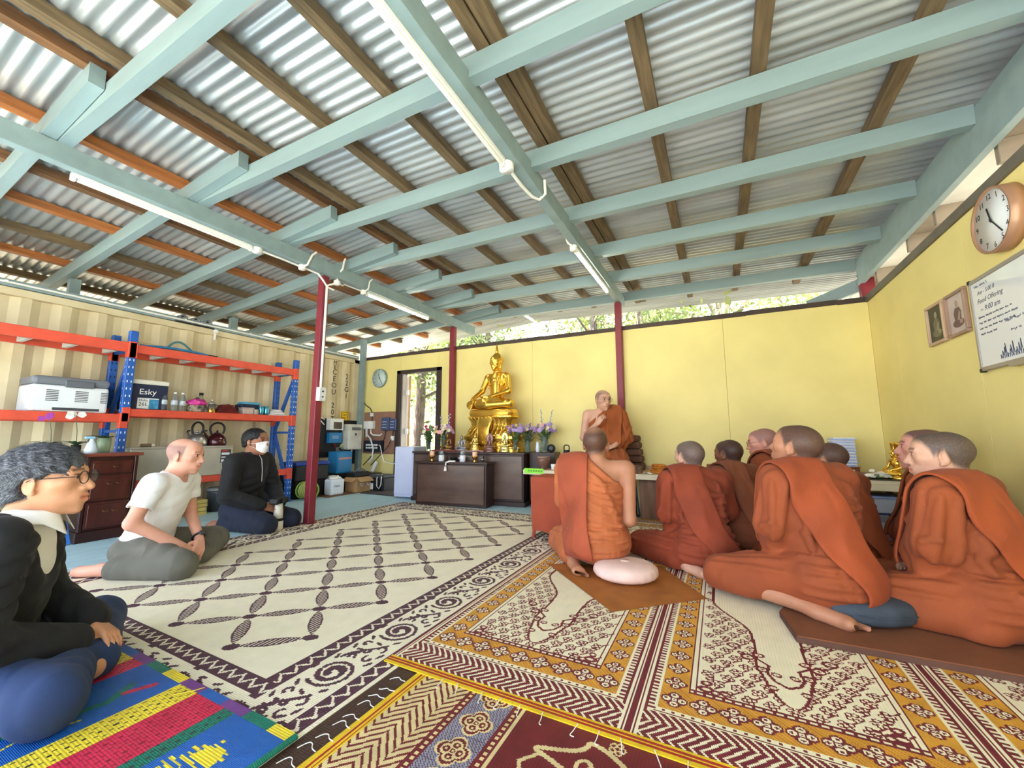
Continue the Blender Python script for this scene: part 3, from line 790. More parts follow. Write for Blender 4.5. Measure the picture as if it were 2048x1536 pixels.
# ================================================================== THINGS
# ---- pallet racking
RBLUE = mat('rack_blue_paint', (34, 92, 178), rough=0.4, var=0.1, scale=9); RORG = mat('rack_orange_paint', (222, 84, 62), rough=0.42, var=0.08, scale=9)
DECK = mat('grey_deck_board', (150, 150, 152), rough=0.6, metal=0.2, var=0.08)
rk = thing('shelving_rack', 'blue and orange steel pallet racking standing against the container', 'shelf', (-5.7, 2.0, 0))
XF, XB = -5.5, -5.92
def upright(x, y, h=2.03):
    b = MB(); b.box(x - .03, x + .03, y - .035, y + .035, 0, h, c=0.005); u = b.build('upright', RBLUE, rk, True)
    s_ = MB(); n = int((h - .2) / .076)
    for k in range(n):
        z = .12 + k * .076
        s_.box(x + .0300, x + .0308, y - .020, y - .012, z - .011, z + .011); s_.box(x + .0300, x + .0308, y + .012, y + .020, z - .011, z + .011)
        s_.box(x - .012, x - .004, y - .0358, y - .035, z - .01, z + .01)
    o = s_.build('slots', WHITE if x > -5.6 else BLACK, u); o.data.transform(rootinv(rk)); o['kind'] = 'stuff'
    MB().box(x - .045, x + .045, y - .05, y + .05, 0, .006).build('foot_plate', RBLUE, rk, True)
for y in (-.05, 1.865, 1.94, 3.73):
    if y == 1.94: continue
    upright(XF, y); upright(XB, y)
for y in (1.865, 3.73):
    for (z0, z1) in ((.2, .95), (.95, 1.7), (.95, .2)):
        pass
    MB().bar((XF - .03, y, .25), (XB + .03, y, .95), .03, .045).build('brace', RBLUE, rk, True)
    MB().bar((XB + .03, y, 1.0), (XF - .03, y, 1.75), .03, .045).build('brace', RBLUE, rk, True)
    MB().bar((XB + .03, y, .97), (XF - .03, y, .97), .03, .03).build('brace', RBLUE, rk, True)
    MB().bar((XB + .03, y, 1.83), (XF - .03, y, 1.83), .03, .04).build('brace', RBLUE, rk, True)
def rbeam(y0, y1, z0, z1, x):
    b = MB(); b.box(x - .022, x + .022, y0 + .03, y1 - .03, z0, z1, c=.004); bo = b.build('shelf_beam', RORG, rk, True)
    for y in (y0 + .005, y1 - .005):
        e = MB(); e.box(x - .034, x + .036, y - .033, y + .033, z0 - .06, z1 + .012, c=.003); eo = e.build('beam_bracket', RORG, bo); eo.data.transform(rootinv(rk))
bays = [(-.05, 1.865), (1.865, 3.73)]
levels = {0: [(1.80, 1.90), (1.06, 1.145)], 1: [(1.80, 1.89), (1.125, 1.205), (.375, .455)]}
for i, (ya, yb) in enumerate(bays):
    for (z0, z1) in levels[i]:
        for x in (XF, XB): rbeam(ya, yb, z0, z1, x)
        if z0 > 1.5:
            n = 6
            for k in range(n):
                y = ya + .06 + (yb - ya - .12) * (k + .5) / n; w = (yb - ya - .12) / n
                MB().box(XB + .0, XF - .0, y - w / 2, y + w / 2 - .03, z1 - .018, z1 - .003).build('deck_strip', DECK, rk, True)
                MB().box(XB + .02, XF - .02, y + w / 2 - .05, y + w / 2 - .01, z0 + .01, z1 - .02, c=.004).build('cross_bar', mat('white_cross_bar', (214, 212, 208)), rk, True)
        else:
            MB().box(XB, XF - .02, ya + .04, yb - .04, z1 - .02, z1).build('deck_board', DECK, rk, True)
S1, S2, S3 = 1.145, 1.205, .455     # shelf tops

def bevel(o, w=.01, seg=2):
    m_ = o.modifiers.new('bevel', 'BEVEL'); m_.width = w; m_.segments = seg; m_.limit_method = 'ANGLE'; return o
# portable fridge
FRW = mat('fridge_white', (226, 228, 232), rough=0.4, var=0.04); FRG = mat('fridge_grey', (118, 120, 128), rough=0.45, var=0.05)
t = thing('portable_fridge', 'white portable car fridge with a grey lid on the rack shelf', 'fridge', (-5.68, 1.47, S1))
MB().box(-.19, .19, -.26, .26, 0, .25, c=.02).build('body', FRW, t)
lid = MB(); lid.box(-.195, .195, -.265, .265, .25, .33, c=.03); lo = lid.build('lid', FRG, t)
MB().box(.19, .215, -.06, .14, .235, .30, c=.006).build('latch', mat('fridge_latch', (96, 98, 106)), t)
for (a, b_) in ((-.17, -.09), (.02, .11), (.20, .25)):
    for k in range(7):
        MB().box(.1895, .1925, a, b_, .10 + k * .016, .107 + k * .016).build('vent_slot', DGREY, t)
MB().box(.185, .196, -.12, .20, .015, .04, c=.004).build('foot_rail', DGREY, t)
# cooler
NAVY = mat('cooler_navy', (28, 36, 66), rough=0.5, var=0.05); CRL = mat('cooler_cream', (226, 222, 206), rough=0.5, var=0.03)
t = thing('cool_box', 'navy hard cooler with a cream lid and white brand lettering', 'cooler', (-5.69, 2.075, S2))
MB().box(-.15, .15, -.165, .165, 0, .275, c=.012).build('body', NAVY, t)
MB().box(-.155, .155, -.17, .17, .275, .325, c=.012).build('lid', CRL, t)
text_mesh('Esky', .085, frame_mat((.151, -.095, .165), (0, 1, 0), (0, 0, 1), (1, 0, 0)), WHITE, 'brand_lettering', t, False)
MB().box(.150, .152, -.10, .085, .01, .125).build('paper_label', mat('label_white', (236, 236, 232)), t)
MB().box(.152, .1528, .0, .085, .01, .115).build('label_picture', mat('label_blue', (70, 160, 210), var=.3, scale=20), t)
text_mesh('26L', .055, frame_mat((.1525, -.09, .04), (0, 1, 0), (0, 0, 1), (1, 0, 0)), INK, 'label_text', t, False)
text_mesh('Hoka', .035, frame_mat((.1525, -.09, .09), (0, 1, 0), (0, 0, 1), (1, 0, 0)), INK, 'label_text', t, False)
# water bottles
PET = mat('clear_pet_plastic', (225, 235, 240), rough=0.08, trans=0.9, ior=1.2, var=0.0); BLAB = mat('bottle_label', (214, 224, 234), rough=0.5, var=0.2, scale=30)
wb0 = thing('water_bottle', 'clear water bottle with white cap standing on the rack next to the navy cooler', 'bottle', (-5.56, 2.215, S2))
MB().lathe([(.028, 0), (.033, .004), (.033, .03), (.030, .04), (.033, .05), (.033, .13), (.028, .16), (.013, .19), (.012, .2)], 14).build('body', PET, wb0)
MB().lathe([(.0335, .07), (.0338, .072), (.0338, .118), (.0335, .12)], 14).build('label_band', BLAB, wb0)
MB().lathe([(.0145, .196), (.0145, .214), (.013, .216)], 12).build('cap', WHITE, wb0)
for x, y, lb in ((-5.56, 2.315, 'clear water bottle standing on the rack in the middle of three'), (-5.57, 2.395, 'clear water bottle standing on the rack next to the pink bag')):
    o = copy_tree(wb0); o.location = (x, y, S2); o['label'] = lb
for o in [o for o in scene.objects if o.name.startswith('water_bottle')]: o['group'] = 'water bottles on the rack'
# patterned tote with pink bag
PATT = mat('cat_print_tote', (40, 36, 38), rough=0.8, var=0.0, rgb2=(200, 186, 160), scale=26)
t = thing('tote_bag', 'low black patterned tote holding a crumpled pink plastic bag', 'bag', (-5.60, 2.56, S2))
MB().box(-.06, .06, -.09, .10, 0, .085, c=.02).build('pouch', PATT, t)
PINKB = mat('pink_plastic', (226, 66, 160), rough=0.35, var=0.15, scale=20, bump=.6, bscale=30)
b = MB()
def crumple(u, v):
    a = 2 * math.pi * u; ph = math.pi * v
    r = 1 + .13 * math.sin(3 * a + 4 * ph) + .1 * math.sin(7 * a - 3 * ph)
    return (.06 * math.sin(ph) * math.cos(a) * r, .1 * math.sin(ph) * math.sin(a) * r, .112 - .045 * math.cos(ph) * r)
b.sheet(crumple, 22, 12); b.build('pink_liner', PINKB, t)
b = MB(); b.tube([(0, -.05 + .1 * k / 8, .10 + .075 * math.sin(math.pi * k / 8)) for k in range(9)], .007, 6); b.build('strap', BLACK, t)
# coffee plunger, jar, bowl
GLASS = mat('clear_glass', (236, 244, 242), rough=0.03, trans=0.96, ior=1.3, var=0.0); BRASS = mat('brass', (196, 150, 70), rough=0.25, metal=0.9, var=0.1)
t = thing('coffee_plunger', 'small glass coffee plunger with a steel lid and brass frame', 'pot', (-5.56, 2.70, S2))
MB().lathe([(.038, .004), (.04, .008), (.04, .11)], 16).build('beaker', GLASS, t)
MB().lathe([(.0415, 0), (.042, .002), (.042, .045), (.0405, .047)], 16).build('frame', BRASS, t)
MB().lathe([(.042, .11), (.04, .122), (.012, .135), (.006, .15), (.012, .158), (.006, .168)], 16).build('lid', STEEL, t)
b = MB(); b.tube([(0, .04, .10), (0, .075, .095), (0, .078, .05), (0, .042, .03)], .006, 8); b.build('handle', BLACK, t)
t = thing('glass_jar', 'slim glass jar with a dark cap behind the pink bag', 'jar', (-5.74, 2.66, S2))
MB().lathe([(.03, 0), (.034, .01), (.034, .17), (.02, .2), (.02, .22)], 14).build('body', GLASS, t); MB().lathe([(.023, .22), (.023, .25)], 12).build('cap', BLACK, t)
t = thing('glass_cup', 'small upturned glass behind the dark red cloths', 'cup', (-5.74, 2.98, S2))
MB().lathe([(.045, 0), (.045, .05), (.035, .10), (.02, .13), (.001, .135)], 14).build('body', GLASS, t)
DRED = mat('dark_red_cloth', (112, 32, 28), rough=0.9, var=0.15, bump=.5, bscale=60)
t = thing('folded_cloths', 'heap of folded dark red cloths on the rack shelf', 'cloth', (-5.58, 2.88, S2))
for k in range(5):
    b = MB(); s_ = 1 - k * .13
    b.box(-.07, .07, -.12 * s_ - .01, .12 * s_, .022 * k, .022 * k + .021, M=rot('Z', (-4, 5, -8, 10, -3)[k]), c=.009); b.build('cloth_layer', DRED, t)
t = thing('plastic_tub', 'translucent pinkish plastic tub on the rack', 'container', (-5.58, 3.12, S2))
TRP = mat('translucent_tub', (226, 206, 200), rough=0.3, trans=.35, var=0.05)
MB().box(-.06, .06, -.07, .07, 0, .075, c=.012).build('body', TRP, t); MB().box(-.064, .064, -.074, .074, .075, .088, c=.004).build('lid', TRP, t)
t = thing('enamel_mug', 'speckled white mug beside the blue tins', 'cup', (-5.55, 3.225, S2))
MB().lathe([(.034, 0), (.038, .004), (.038, .07), (.035, .07), (.034, .01)], 16).build('body', mat('speckled_enamel', (206, 196, 180), var=.35, scale=60), t)
b = MB(); b.tube([(0, .036, .055), (0, .058, .05), (0, .058, .025), (0, .036, .018)], .0045, 6); b.build('handle', WHITE, t)
TIN = mat('metallic_blue_tin', (90, 168, 196), rough=0.22, metal=0.8, var=0.1)
t0 = thing('drink_tin', 'tall metallic blue tin beside the speckled mug', 'tin', (-5.55, 3.30, S2))
MB().lathe([(.03, 0), (.032, .003), (.032, .115), (.029, .12)], 16).build('body', TIN, t0); MB().lathe([(.028, .12), (.028, .123)], 16).build('lid', STEEL, t0)
o = copy_tree(t0); o.location = (-5.55, 3.372, S2); o['label'] = 'tall metallic blue tin next to the stacked trays'
t = thing('storage_box', 'navy box with a folded light blue cloth on top', 'box', (-5.74, 3.24, S2))
MB().box(-.10, .07, -.13, .13, 0, .14, c=.008).build('body', NAVY, t)
MB().box(-.09, .06, -.11, .12, .14, .175, c=.014).build('folded_cloth', mat('light_blue_cloth', (92, 176, 216), rough=.9), t)
t = thing('foil_trays', 'stack of white trays and papers at the rack end', 'tray', (-5.62, 3.52, S2))
for k in range(4):
    MB().box(-.09 + .01 * k, .09 - .006 * k, -.11 + .01 * k, .13 - .02 * k, .022 * k, .022 * k + .018, M=rot('Z', 6 * (k - 1)), c=.004).build('tray', WHITE if k % 2 else FRW, t)
# on top of the rack: long blue tube and handle
t = thing('hand_saw', 'cream pole saw with blue curved handle lying on top of the rack', 'tool', (-5.62, 2.32, 1.89))
MB().bar((0, -.42, .035), (0, .34, .012), .03, .05, c=.006).build('pole', mat('cream_pole', (226, 204, 160)), t)
b = MB(); b.tube([(.03, -.36, .016)] + [(.03, -.3 + .6 * k / 8, .02 + .02 * math.sin(math.pi * k / 8)) for k in range(9)], .014, 8); b.build('sleeve', mat('sky_blue_rubber', (62, 140, 200)), t)
b = MB(); b.tube([(0, -.10 + .24 * k / 10, .045 + .085 * math.sin(math.pi * (k / 10) ** .8)) for k in range(11)], .012, 8); b.build('handle', mat('teal_grip', (70, 130, 140)), t)
MB().box(-.02, .02, .30, .42, .0, .035, c=.008).build('clip', BLACK, t)

# ---- steel chest and kettles
t = thing('steel_chest', 'long brushed steel chest on the lowest rack shelf', 'chest', (-5.66, 2.44, S3))
CH = mat('dull_zinc_sheet', (206, 200, 184), rough=0.4, metal=0.35, var=0.12, scale=3)
MB().box(-.2, .2, -.50, .50, 0, .325, c=.006).build('body', CH, t)
MB().box(-.205, .205, -.505, .505, .325, .345, c=.005).build('lid', CH, t)
lb = MB(); lb.box(.2, .2015, .36, .475, .14, .30); lb = lb.build('data_label', mat('label_dark', (58, 56, 56)), t)
for k, (z, h, a, b_) in enumerate(((.275, .018, .37, .44), (.235, .028, .37, .46), (.20, .014, .37, .465), (.15, .03, .37, .40))):
    MB().box(.2015, .2021, a, b_, z, z + h).build('label_print', FRW if k != 0 else mat('label_red', (190, 60, 50)), lb)
CHT = S3 + .345
MAR = mat('maroon_enamel', (74, 24, 32), rough=0.15, metal=0.3, var=0.05, coat=.6)
def kettle(loc, rz, m_, label):
    t = thing('kettle', label, 'kettle', loc, rz)
    MB().lathe([(.075, 0), (.085, .006), (.088, .03), (.078, .075), (.055, .105), (.03, .118), (.028, .122)], 22).build('body', m_, t)
    MB().lathe([(.03, .12), (.026, .128), (.008, .132), (.008, .14), (.012, .145), (.006, .152)], 14).build('lid', BLACK if m_ is MAR else STEEL, t)
    b = MB(); b.tube([(.065, 0, .07), (.09, 0, .10), (.105, 0, .125)], [.016, .012, .010], 10); sp = b.build('spout', m_, t)
    b = MB(); b.tube([(.10, 0, .125), (.112, 0, .135), (.10, 0, .15), (.085, 0, .145)], .007, 8); b.build('spout_cap', BLACK, sp)
    b = MB(); b.tube([(.045, 0, .11)] + [(.062 * math.cos(a), 0, .165 + .065 * math.sin(a)) for a in [R(-10 + 22 * k) for k in range(10)]] + [(-.05, 0, .12)], .010, 8); b.build('handle', BLACK, t); t.scale = (1.25, 1.25, 1.25)
    return t
kettle((-5.68, 2.63, CHT), R(200), STEEL, 'stainless steel kettle with a black loop handle on the steel chest')
kettle((-5.68, 2.85, CHT), R(-100), MAR, 'maroon enamel kettle with a black loop handle on the steel chest')
t = thing('paper_roll', 'brown wrapped roll lying on the steel chest', 'roll', (-5.6, 2.13, CHT))
b = MB(); b.tube([(0, -.06, .018), (0, .03, .018)], .018, 12); b.build('wrapping', mat('brown_paper', (128, 104, 80)), t)
b = MB(); b.tube([(0, .03, .018), (0, .06, .018)], .0175, 12); b.build('bare_end', CRL, t); b = MB(); b.tube([(0, .06, .018), (0, .063, .018)], .011, 10); b.build('core', BLACK, t)
# floor goods under the rack
t = thing('paint_bucket', 'dark translucent bucket with a lid under the rack', 'bucket', (-5.62, 2.90, 0))
MB().lathe([(.10, 0), (.12, .22), (.125, .25)], 18).build('body', mat('smoky_plastic', (70, 76, 82), rough=.3), t); MB().lathe([(.13, .25), (.13, .27), (.11, .285)], 18).build('lid', mat('grey_lid', (150, 152, 150)), t)
t = thing('timber_offcuts', 'yellow timber offcuts stacked on the floor under the rack', 'timber', (-5.55, 2.60, 0))
for k in range(4): MB().box(-.1, .1, -.12, .10, .0 + .045 * k, .04 + .045 * k, M=rot('Z', (3, -4, 6, 2)[k]), c=.003).build('offcut', mat('yellow_timber', (214, 190, 110), var=.2), t)
t = thing('wire_crate', 'black crate tucked under the rack beside the bucket', 'crate', (-5.70, 3.30, 0))
MB().box(-.16, .16, -.2, .2, 0, .22, c=.01).build('body', BLACK, t)
t = thing('wooden_beam', 'dusty board lying on the floor under the rack', 'board', (-5.75, 2.1, 0)); MB().box(-.06, .06, -.18, .2, 0, .05, c=.003).build('plank', PINE2, t)

# ---- dark drawer cabinet
MAH = mat('mahogany', (78, 32, 26), rough=0.3, var=0.25, scale=3, stretch=(6, 6, 1), coat=.3); MAHD = mat('dark_mahogany', (58, 24, 20), rough=0.35, var=0.2, scale=3)
t = thing('drawer_cabinet', 'dark mahogany cabinet with panelled front and drawers', 'cabinet', (-5.19, 1.65, 0))
MB().box(-.21, .215, -.20, .20, .09, .735, c=.004).build('body', MAHD, t)
MB().box(-.22, .235, -.215, .215, 0, .09, c=.008).build('plinth', MAHD, t)
MB().box(-.22, .255, -.235, .235, .735, .765, c=.008).build('top', mat('mahogany_top', (128, 62, 44), rough=.3, var=.2, coat=.3), t)
HND = mat('antique_brass', (120, 84, 50), rough=0.4, metal=0.7)
def drawer(y0, y1, z0, z1, hs):
    d = MB(); d.box(.215, .232, y0, y1, z0, z1, c=.004); d = d.build('drawer_front', MAH, t)
    fr = MB(); fr.box(.231, .237, y0 + .02, y1 - .02, z0 + .02, z1 - .02, c=.003); fr.build('panel', MAH, d)
    for (y, z) in hs:
        h = MB(); h.tube([(.236, y - .018, z), (.25, y - .016, z - .01), (.25, y + .016, z - .01), (.236, y + .018, z)], .0035, 6); h.build('handle', HND, d)
drawer(-.165, .165, .585, .70, [(0.02, .65)])
drawer(-.165, .165, .345, .565, [(-.01, .50), (.06, .50)]); drawer(-.165, .165, .11, .335, [(-.02, .26), (.05, .26)])
t.scale = (1, .9, 1)
for y in (-.185, .185): MB().box(.21, .236, y - .014, y + .014, .09, .735, c=.004).build('corner_pilaster', MAHD, t)
CT = .765
# blue board leaning by the cabinet and a small brown stool
t = thing('blue_plank', 'bright blue plank leaning against the mahogany cabinet', 'plank', (-5.04, 1.38, 0))
MB().bar((.06, .02, .0), (-.10, -.06, .60), .09, .02, up=(1, 0, 0)).build('board', mat('bright_blue', (38, 118, 206), rough=.4), t)
# orchids on the cabinet
POT = mat('sage_glaze', (138, 158, 128), rough=0.25, var=0.08, coat=.4); LEAFG = mat('dark_leaf', (56, 92, 46), rough=0.45, var=0.25, scale=12); LEAF2 = mat('dusty_leaf', (92, 104, 84), rough=0.6, var=0.2)
def leaf_strip(b, base, d, L, w, droop=.5, mi=None, n=8):
    d = Vector(d).normalized(); side = d.cross(Vector((0, 0, 1)));
    if side.length < 1e-4: side = Vector((1, 0, 0))
    side.normalize(); up = side.cross(d).normalized()
    def fn(u, v):
        ww = w * math.sin(math.pi * min(1, .12 + .88 * u)) ** .7 if u < .98 else 0.0005
        p = Vector(base) + d * L * u * (1 - .15 * droop * u) - Vector((0, 0, 1)) * droop * L * u * u * .8
        return p + side * (v - .5) * 2 * ww + up * abs(v - .5) * ww * .5
    b.sheet(fn, n, 2, mi)
def petals(b, c, r, n, facing, mi=None, tilt=.25):
    f_ = Vector(facing).normalized(); x = f_.orthogonal().normalized(); y = f_.cross(x)
    for k in range(n):
        a = 2 * math.pi * k / n + .3; d = x * math.cos(a) + y * math.sin(a); s_ = f_.cross(d)
        def fn(u, v): return Vector(c) + d * r * u + f_ * (tilt * r * (u - u * u * .6)) + s_ * (v - .5) * 1.3 * r * math.sin(math.pi * min(1, .06 + .9 * u)) ** .8
        b.sheet(fn, 4, 2, mi)
def orchid(loc, label, pot_m, flower_m, stalks, potr=.055, poth=.12, leaves=5, bloomr=.028):
    t = thing('potted_orchid', label, 'plant', loc)
    MB().lathe([(potr * .8, 0), (potr * .85, .005), (potr, poth * .5), (potr * .96, poth), (potr * .88, poth), (potr * .86, poth * .8)], 18).build('pot', pot_m, t)
    for k in range(leaves):
        a = 2.4 * k; b = MB(); leaf_strip(b, (0, 0, poth * .85), (math.cos(a), math.sin(a), .75), .16 + .03 * (k % 3), .02, .5); b.build('leaf', LEAFG, t)
    for st in stalks:
        b = MB(); b.tube(st, .003, 6); s_ = b.build('flower_stalk', LEAF2, t)
        for k in range(5):
            p = Vector(st[-1]) + Vector((rng.uniform(-.02, .02), rng.uniform(-.045, .045), rng.uniform(-.03, .03)))
            b = MB(); petals(b, p, bloomr, 5, (1, .2 * rng.uniform(-1, 1), .15)); bo = b.build('bloom', flower_m, s_)
    return t
WHP = mat('white_petal', (240, 238, 234), rough=.6, var=.04); PUP = mat('magenta_petal', (190, 84, 190), rough=.6, var=.15)
orchid((-5.26, 1.665, CT), 'leafy orchid in a sage green glazed pot on the cabinet', POT, WHP, [], .052, .135, 6)
orchid((-5.30, 1.49, CT), 'white flowering orchid standing behind the spray bottle', BLACK, WHP, [[(0, 0, .08), (.01, -.01, .2), (.02, -.03, .32), (.03, -.035, .345)]], .035, .075, 6)
orchid((-5.30, 1.33, .766), 'magenta flowering orchid with one bare stalk', BLACK, PUP, [[(0, 0, .08), (.0, -.01, .2), (.0, -.03, .30), (.01, -.05, .335)]], .03, .07, 3, .024)
# side stool carrying the left orchid
t = thing('plant_stand', 'small dark stand beside the mahogany cabinet carrying an orchid', 'stand', (-5.31, 1.32, 0))
MB().box(-.09, .09, -.085, .085, .745, .765, c=.004).build('top', MAHD, t)
for sx in (-1, 1):
    for sy in (-1, 1): MB().box(sx * .07 - .012, sx * .07 + .012, sy * .065 - .012, sy * .065 + .012, 0, .746).build('leg', MAHD, t)
t = thing('spray_bottle', 'white spray bottle with a pale blue trigger on the cabinet', 'bottle', (-5.14, 1.545, CT))
MB().lathe([(.042, 0), (.046, .005), (.046, .03), (.03, .09), (.015, .115), (.015, .13)], 14).build('body', mat('milky_plastic', (206, 222, 232), rough=.35), t)
MB().box(-.012, .012, -.05, .02, .13, .15, c=.005).build('trigger_head', mat('pale_blue_plastic', (150, 206, 236)), t)
b = MB(); b.tube([(0, -.02, .13), (0, -.028, .11), (0, -.022, .095)], .004, 6); b.build('trigger', BLACK, t)

# ---- solar corner on the container wall
XW = XC + .013
t = thing('switch_board', 'black backing board with breaker box and blue charge controller', 'electrical board', (XW, 4.72, .52))
MB().box(XW, XW + .022, 4.50, 4.94, .56, 1.22, c=.004).build('panel', BLACK, t, True)
o = MB(); o.box(XW + .022, XW + .14, 4.66, 4.93, 1.02, 1.22, c=.012); o = o.build('breaker_box', WHITE, t, True)
wi = MB(); wi.box(.1405, .1425, .0, .17, .52, .64); wi.build('breaker_window', mat('smoked_window', (96, 82, 72), rough=.2), o)
VIC = mat('victory_blue', (34, 128, 190), rough=.35, var=.06)
o = MB(); o.box(XW + .022, XW + .10, 4.68, 4.94, .80, .98, c=.012); o = o.build('charge_controller', VIC, t, True)
for k in range(3): MB().box(.1002, .1008, .02, .15, .36 + .02 * k, .365 + .02 * k).build('face_print', FRW, o)
b = MB(); b.tube([(XW + .05, 4.80, .80), (XW + .06, 4.83, .76), (XW + .05, 4.85, .72)], .012, 8); b.build('cable', mat('red_cable', (120, 24, 28)), t, True)
b = MB(); b.tube([(XW + .03, 4.62, 1.2)] + [(XW + .03, 4.62 - .12 * math.sin(math.pi * k / 8) , 1.2 + .08 * math.sin(math.pi * k / 8) - .09 * k / 8) for k in range(9)], .010, 8); b.build('conduit_loop', FRW, t, True)
t = thing('power_inverter', 'white wall mounted inverter with display on a black board', 'inverter', (XW, 5.15, .5))
MB().box(XW, XW + .02, 4.96, 5.33, .42, 1.20, c=.004).build('backing_board', BLACK, t, True)
o = MB(); o.box(XW + .02, XW + .20, 4.99, 5.30, .68, 1.13, c=.02); o = o.build('casing', mat('warm_white_metal', (222, 220, 210), rough=.4), t, True)
MB().box(.2003, .204, -.09, .10, .52, .575).build('display', mat('lcd_grey', (120, 122, 120), rough=.2), o)
b = MB(); b.lathe([(.014, 0), (.014, .01), (.008, .012)], 12, M=frame_mat((.203, .115, .548), (0, 1, 0), (0, 0, 1), (1, 0, 0))); b.build('knob', STEEL, o)
b = MB(); b.lathe([(.02, 0), (.02, .003)], 14, M=frame_mat((.2003, .0, .45), (0, 1, 0), (0, 0, 1), (1, 0, 0))); b.build('badge', DGREY, o)
b = MB(); b.tube([(XW + .10, 5.16, .69), (XW + .10, 5.16, .50), (XW + .10, 5.12, .44), (XW + .10, 5.03, .42)], .013, 8); b.build('cable', FRW, t, True)
t = thing('battery_charger', 'blue floor standing charger unit with grey cables on top', 'charger', (-5.78, 4.82, 0))
MB().box(-.12, .12, -.14, .17, .30, .66, c=.02).build('casing', VIC, t)
MB().box(.1203, .122, -.12, .15, .53, .56).build('pink_band', mat('salmon_band', (220, 150, 140)), t)
MB().box(-.13, .13, -.15, .18, .0, .30, c=.01).build('pedestal', BLACK, t)
for k in range(4):
    b = MB(); b.tube([(.04, -.1 + .03 * k, .655), (.08, -.14, .70 + .01 * k), (.05, -.05 + .02 * k, .735), (.0, .06, .72), (-.04, .1, .66)], .007, 6); b.build('cable', FRG, t)
b = MB(); b.ball((.03, -.0, .745), (.03, .03, .04)); b.build('cable_knot', mat('pale_green_tape', (170, 180, 120)), t)
# blue-lidded tool boxes beside the post
t = thing('storage_tub', 'black storage tub with blue lid standing beside the rack', 'tub', (-5.72, 4.12, 0))
MB().box(-.19, .19, -.26, .30, .25, .48, c=.02).build('body', BLACK, t); MB().box(-.2, .2, -.27, .31, .48, .53, c=.012).build('lid', mat('cobalt_lid', (34, 66, 150)), t)
MB().box(-.17, .17, -.24, .28, 0, .25, c=.01).build('plinth_crate', BLACK, t)
t = thing('garden_hose', 'lime green garden hose coiled on a reel on the floor', 'hose', (-5.40, 3.98, 0))
for k in range(7):
    b = MB(); ang = [2 * math.pi * i / 20 for i in range(21)]
    b.tube([(-.07 + .021 * k, .105 * math.cos(a), .13 + .105 * math.sin(a)) for a in ang], .0105, 7); b.build('hose_coil', mat('lime_hose', (176, 196, 84), rough=.4) if k % 2 else mat('olive_hose', (136, 140, 84), rough=.4), t)
for x in (-.10, .09):
    b = MB(); b.lathe([(.125, 0), (.125, .008), (.10, .008), (.10, 0)], 24, M=frame_mat((x - .01, 0, .13), (0, 1, 0), (0, 0, 1), (1, 0, 0))); b.build('reel_flange', mat('lime_reel', (150, 180, 70)), t)
# jerrycans
t0 = thing('jerrycan', 'white plastic jerrycan with handwriting on its side', 'jerrycan', (-5.42, 4.45, 0.012))
MB().box(-.09, .09, -.12, .12, 0, .24, c=.025).build('body', mat('milky_white_plastic', (226, 232, 242), rough=.35, var=.03), t0)
MB().box(-.03, .03, -.08, .04, .235, .275, c=.012).build('handle', WHITE, t0); MB().lathe([(.025, .235), (.025, .262), (.02, .266)], 12, (0, .085, 0)).build('cap', WHITE, t0)
text_mesh('72KH', .045, frame_mat((.0905, -.075, .12), (0, 1, 0), (0, 0, 1), (1, 0, 0)), INK, 'handwriting', t0, False)
o = thing('jerrycan', 'plain translucent jerrycan standing behind the written one', 'jerrycan', (-5.62, 4.58, 0.012))
for ch in t0.children:
    if ch.name.startswith('hand') and 'writing' in ch.name: continue
    c_ = ch.copy(); COL.objects.link(c_); c_.parent = o
t = thing('base_board', 'low timber board beneath the jerrycans and carton', 'board', (-5.6, 4.68, 0)); MB().box(-.32, .32, -.45, .5, 0, .012).build('plank', PINE2, t)
# carton
CARD = mat('cardboard', (196, 156, 110), rough=.85, var=.08); CARD2 = mat('cardboard_shadow_side', (166, 122, 84), rough=.85, var=.08)
t = thing('cardboard_box', 'open cardboard carton with battery gear on top', 'box', (-5.42, 4.93, 0.012))
MB().box(-.13, .13, -.16, .16, 0, .23).build('body', CARD, t)
for (a, M) in ((0, frame_mat((.13, 0, .23), (0, 1, 0), (.75, 0, -.66), (-.66, 0, -.75))), (1, frame_mat((0, -.16, .23), (1, 0, 0), (0, -.8, -.6), (0, .6, -.8)))):
    MB().box(-.15 if a == 0 else -.125, .15 if a == 0 else .125, 0, .10, -.002, .002, M=M).build('flap', CARD, t)
for (x0, y0, fl) in ((.1305, -.05, 0), (.1305, .09, 0)):
    b = MB(); b.add([(x0, y0 - .045, .135), (x0, y0 + .045, .135), (x0, y0, .08)], [(0, 1, 2)]); b.build('warning_label', WHITE, t)
    b = MB(); b.box(x0 + .0002, x0 + .0008, y0 - .012, y0 + .012, .11, .125); b.build('label_mark', INK, t)
t = thing('battery_pack', 'black ribbed battery pack on the open carton', 'battery', (-5.46, 4.95, .244))
MB().box(-.10, .10, -.17, .17, 0, .07, c=.012).build('case', BLACK, t)
for k in range(6): MB().box(-.09, .09, -.15 + .055 * k, -.13 + .055 * k, .07, .085, c=.004).build('rib', DGREY, t)
b = MB(); b.tube([(0, -.1, .07), (.03, -.02, .13), (-.02, .05, .14), (.02, .12, .1), (0, .15, .07)], .010, 8); b.build('cable', FRG, t)
t = thing('battery_box', 'black moulded battery box with handle and white cable', 'battery', (-5.17, 5.20, 0))
MB().box(-.17, .17, -.13, .13, 0, .22, c=.018).build('body', BLACK, t); MB().box(-.175, .175, -.135, .135, .22, .27, c=.015).build('lid', DGREY, t)
MB().box(-.15, -.06, -.134, -.1305, .03, .13).build('sticker', WHITE, t)
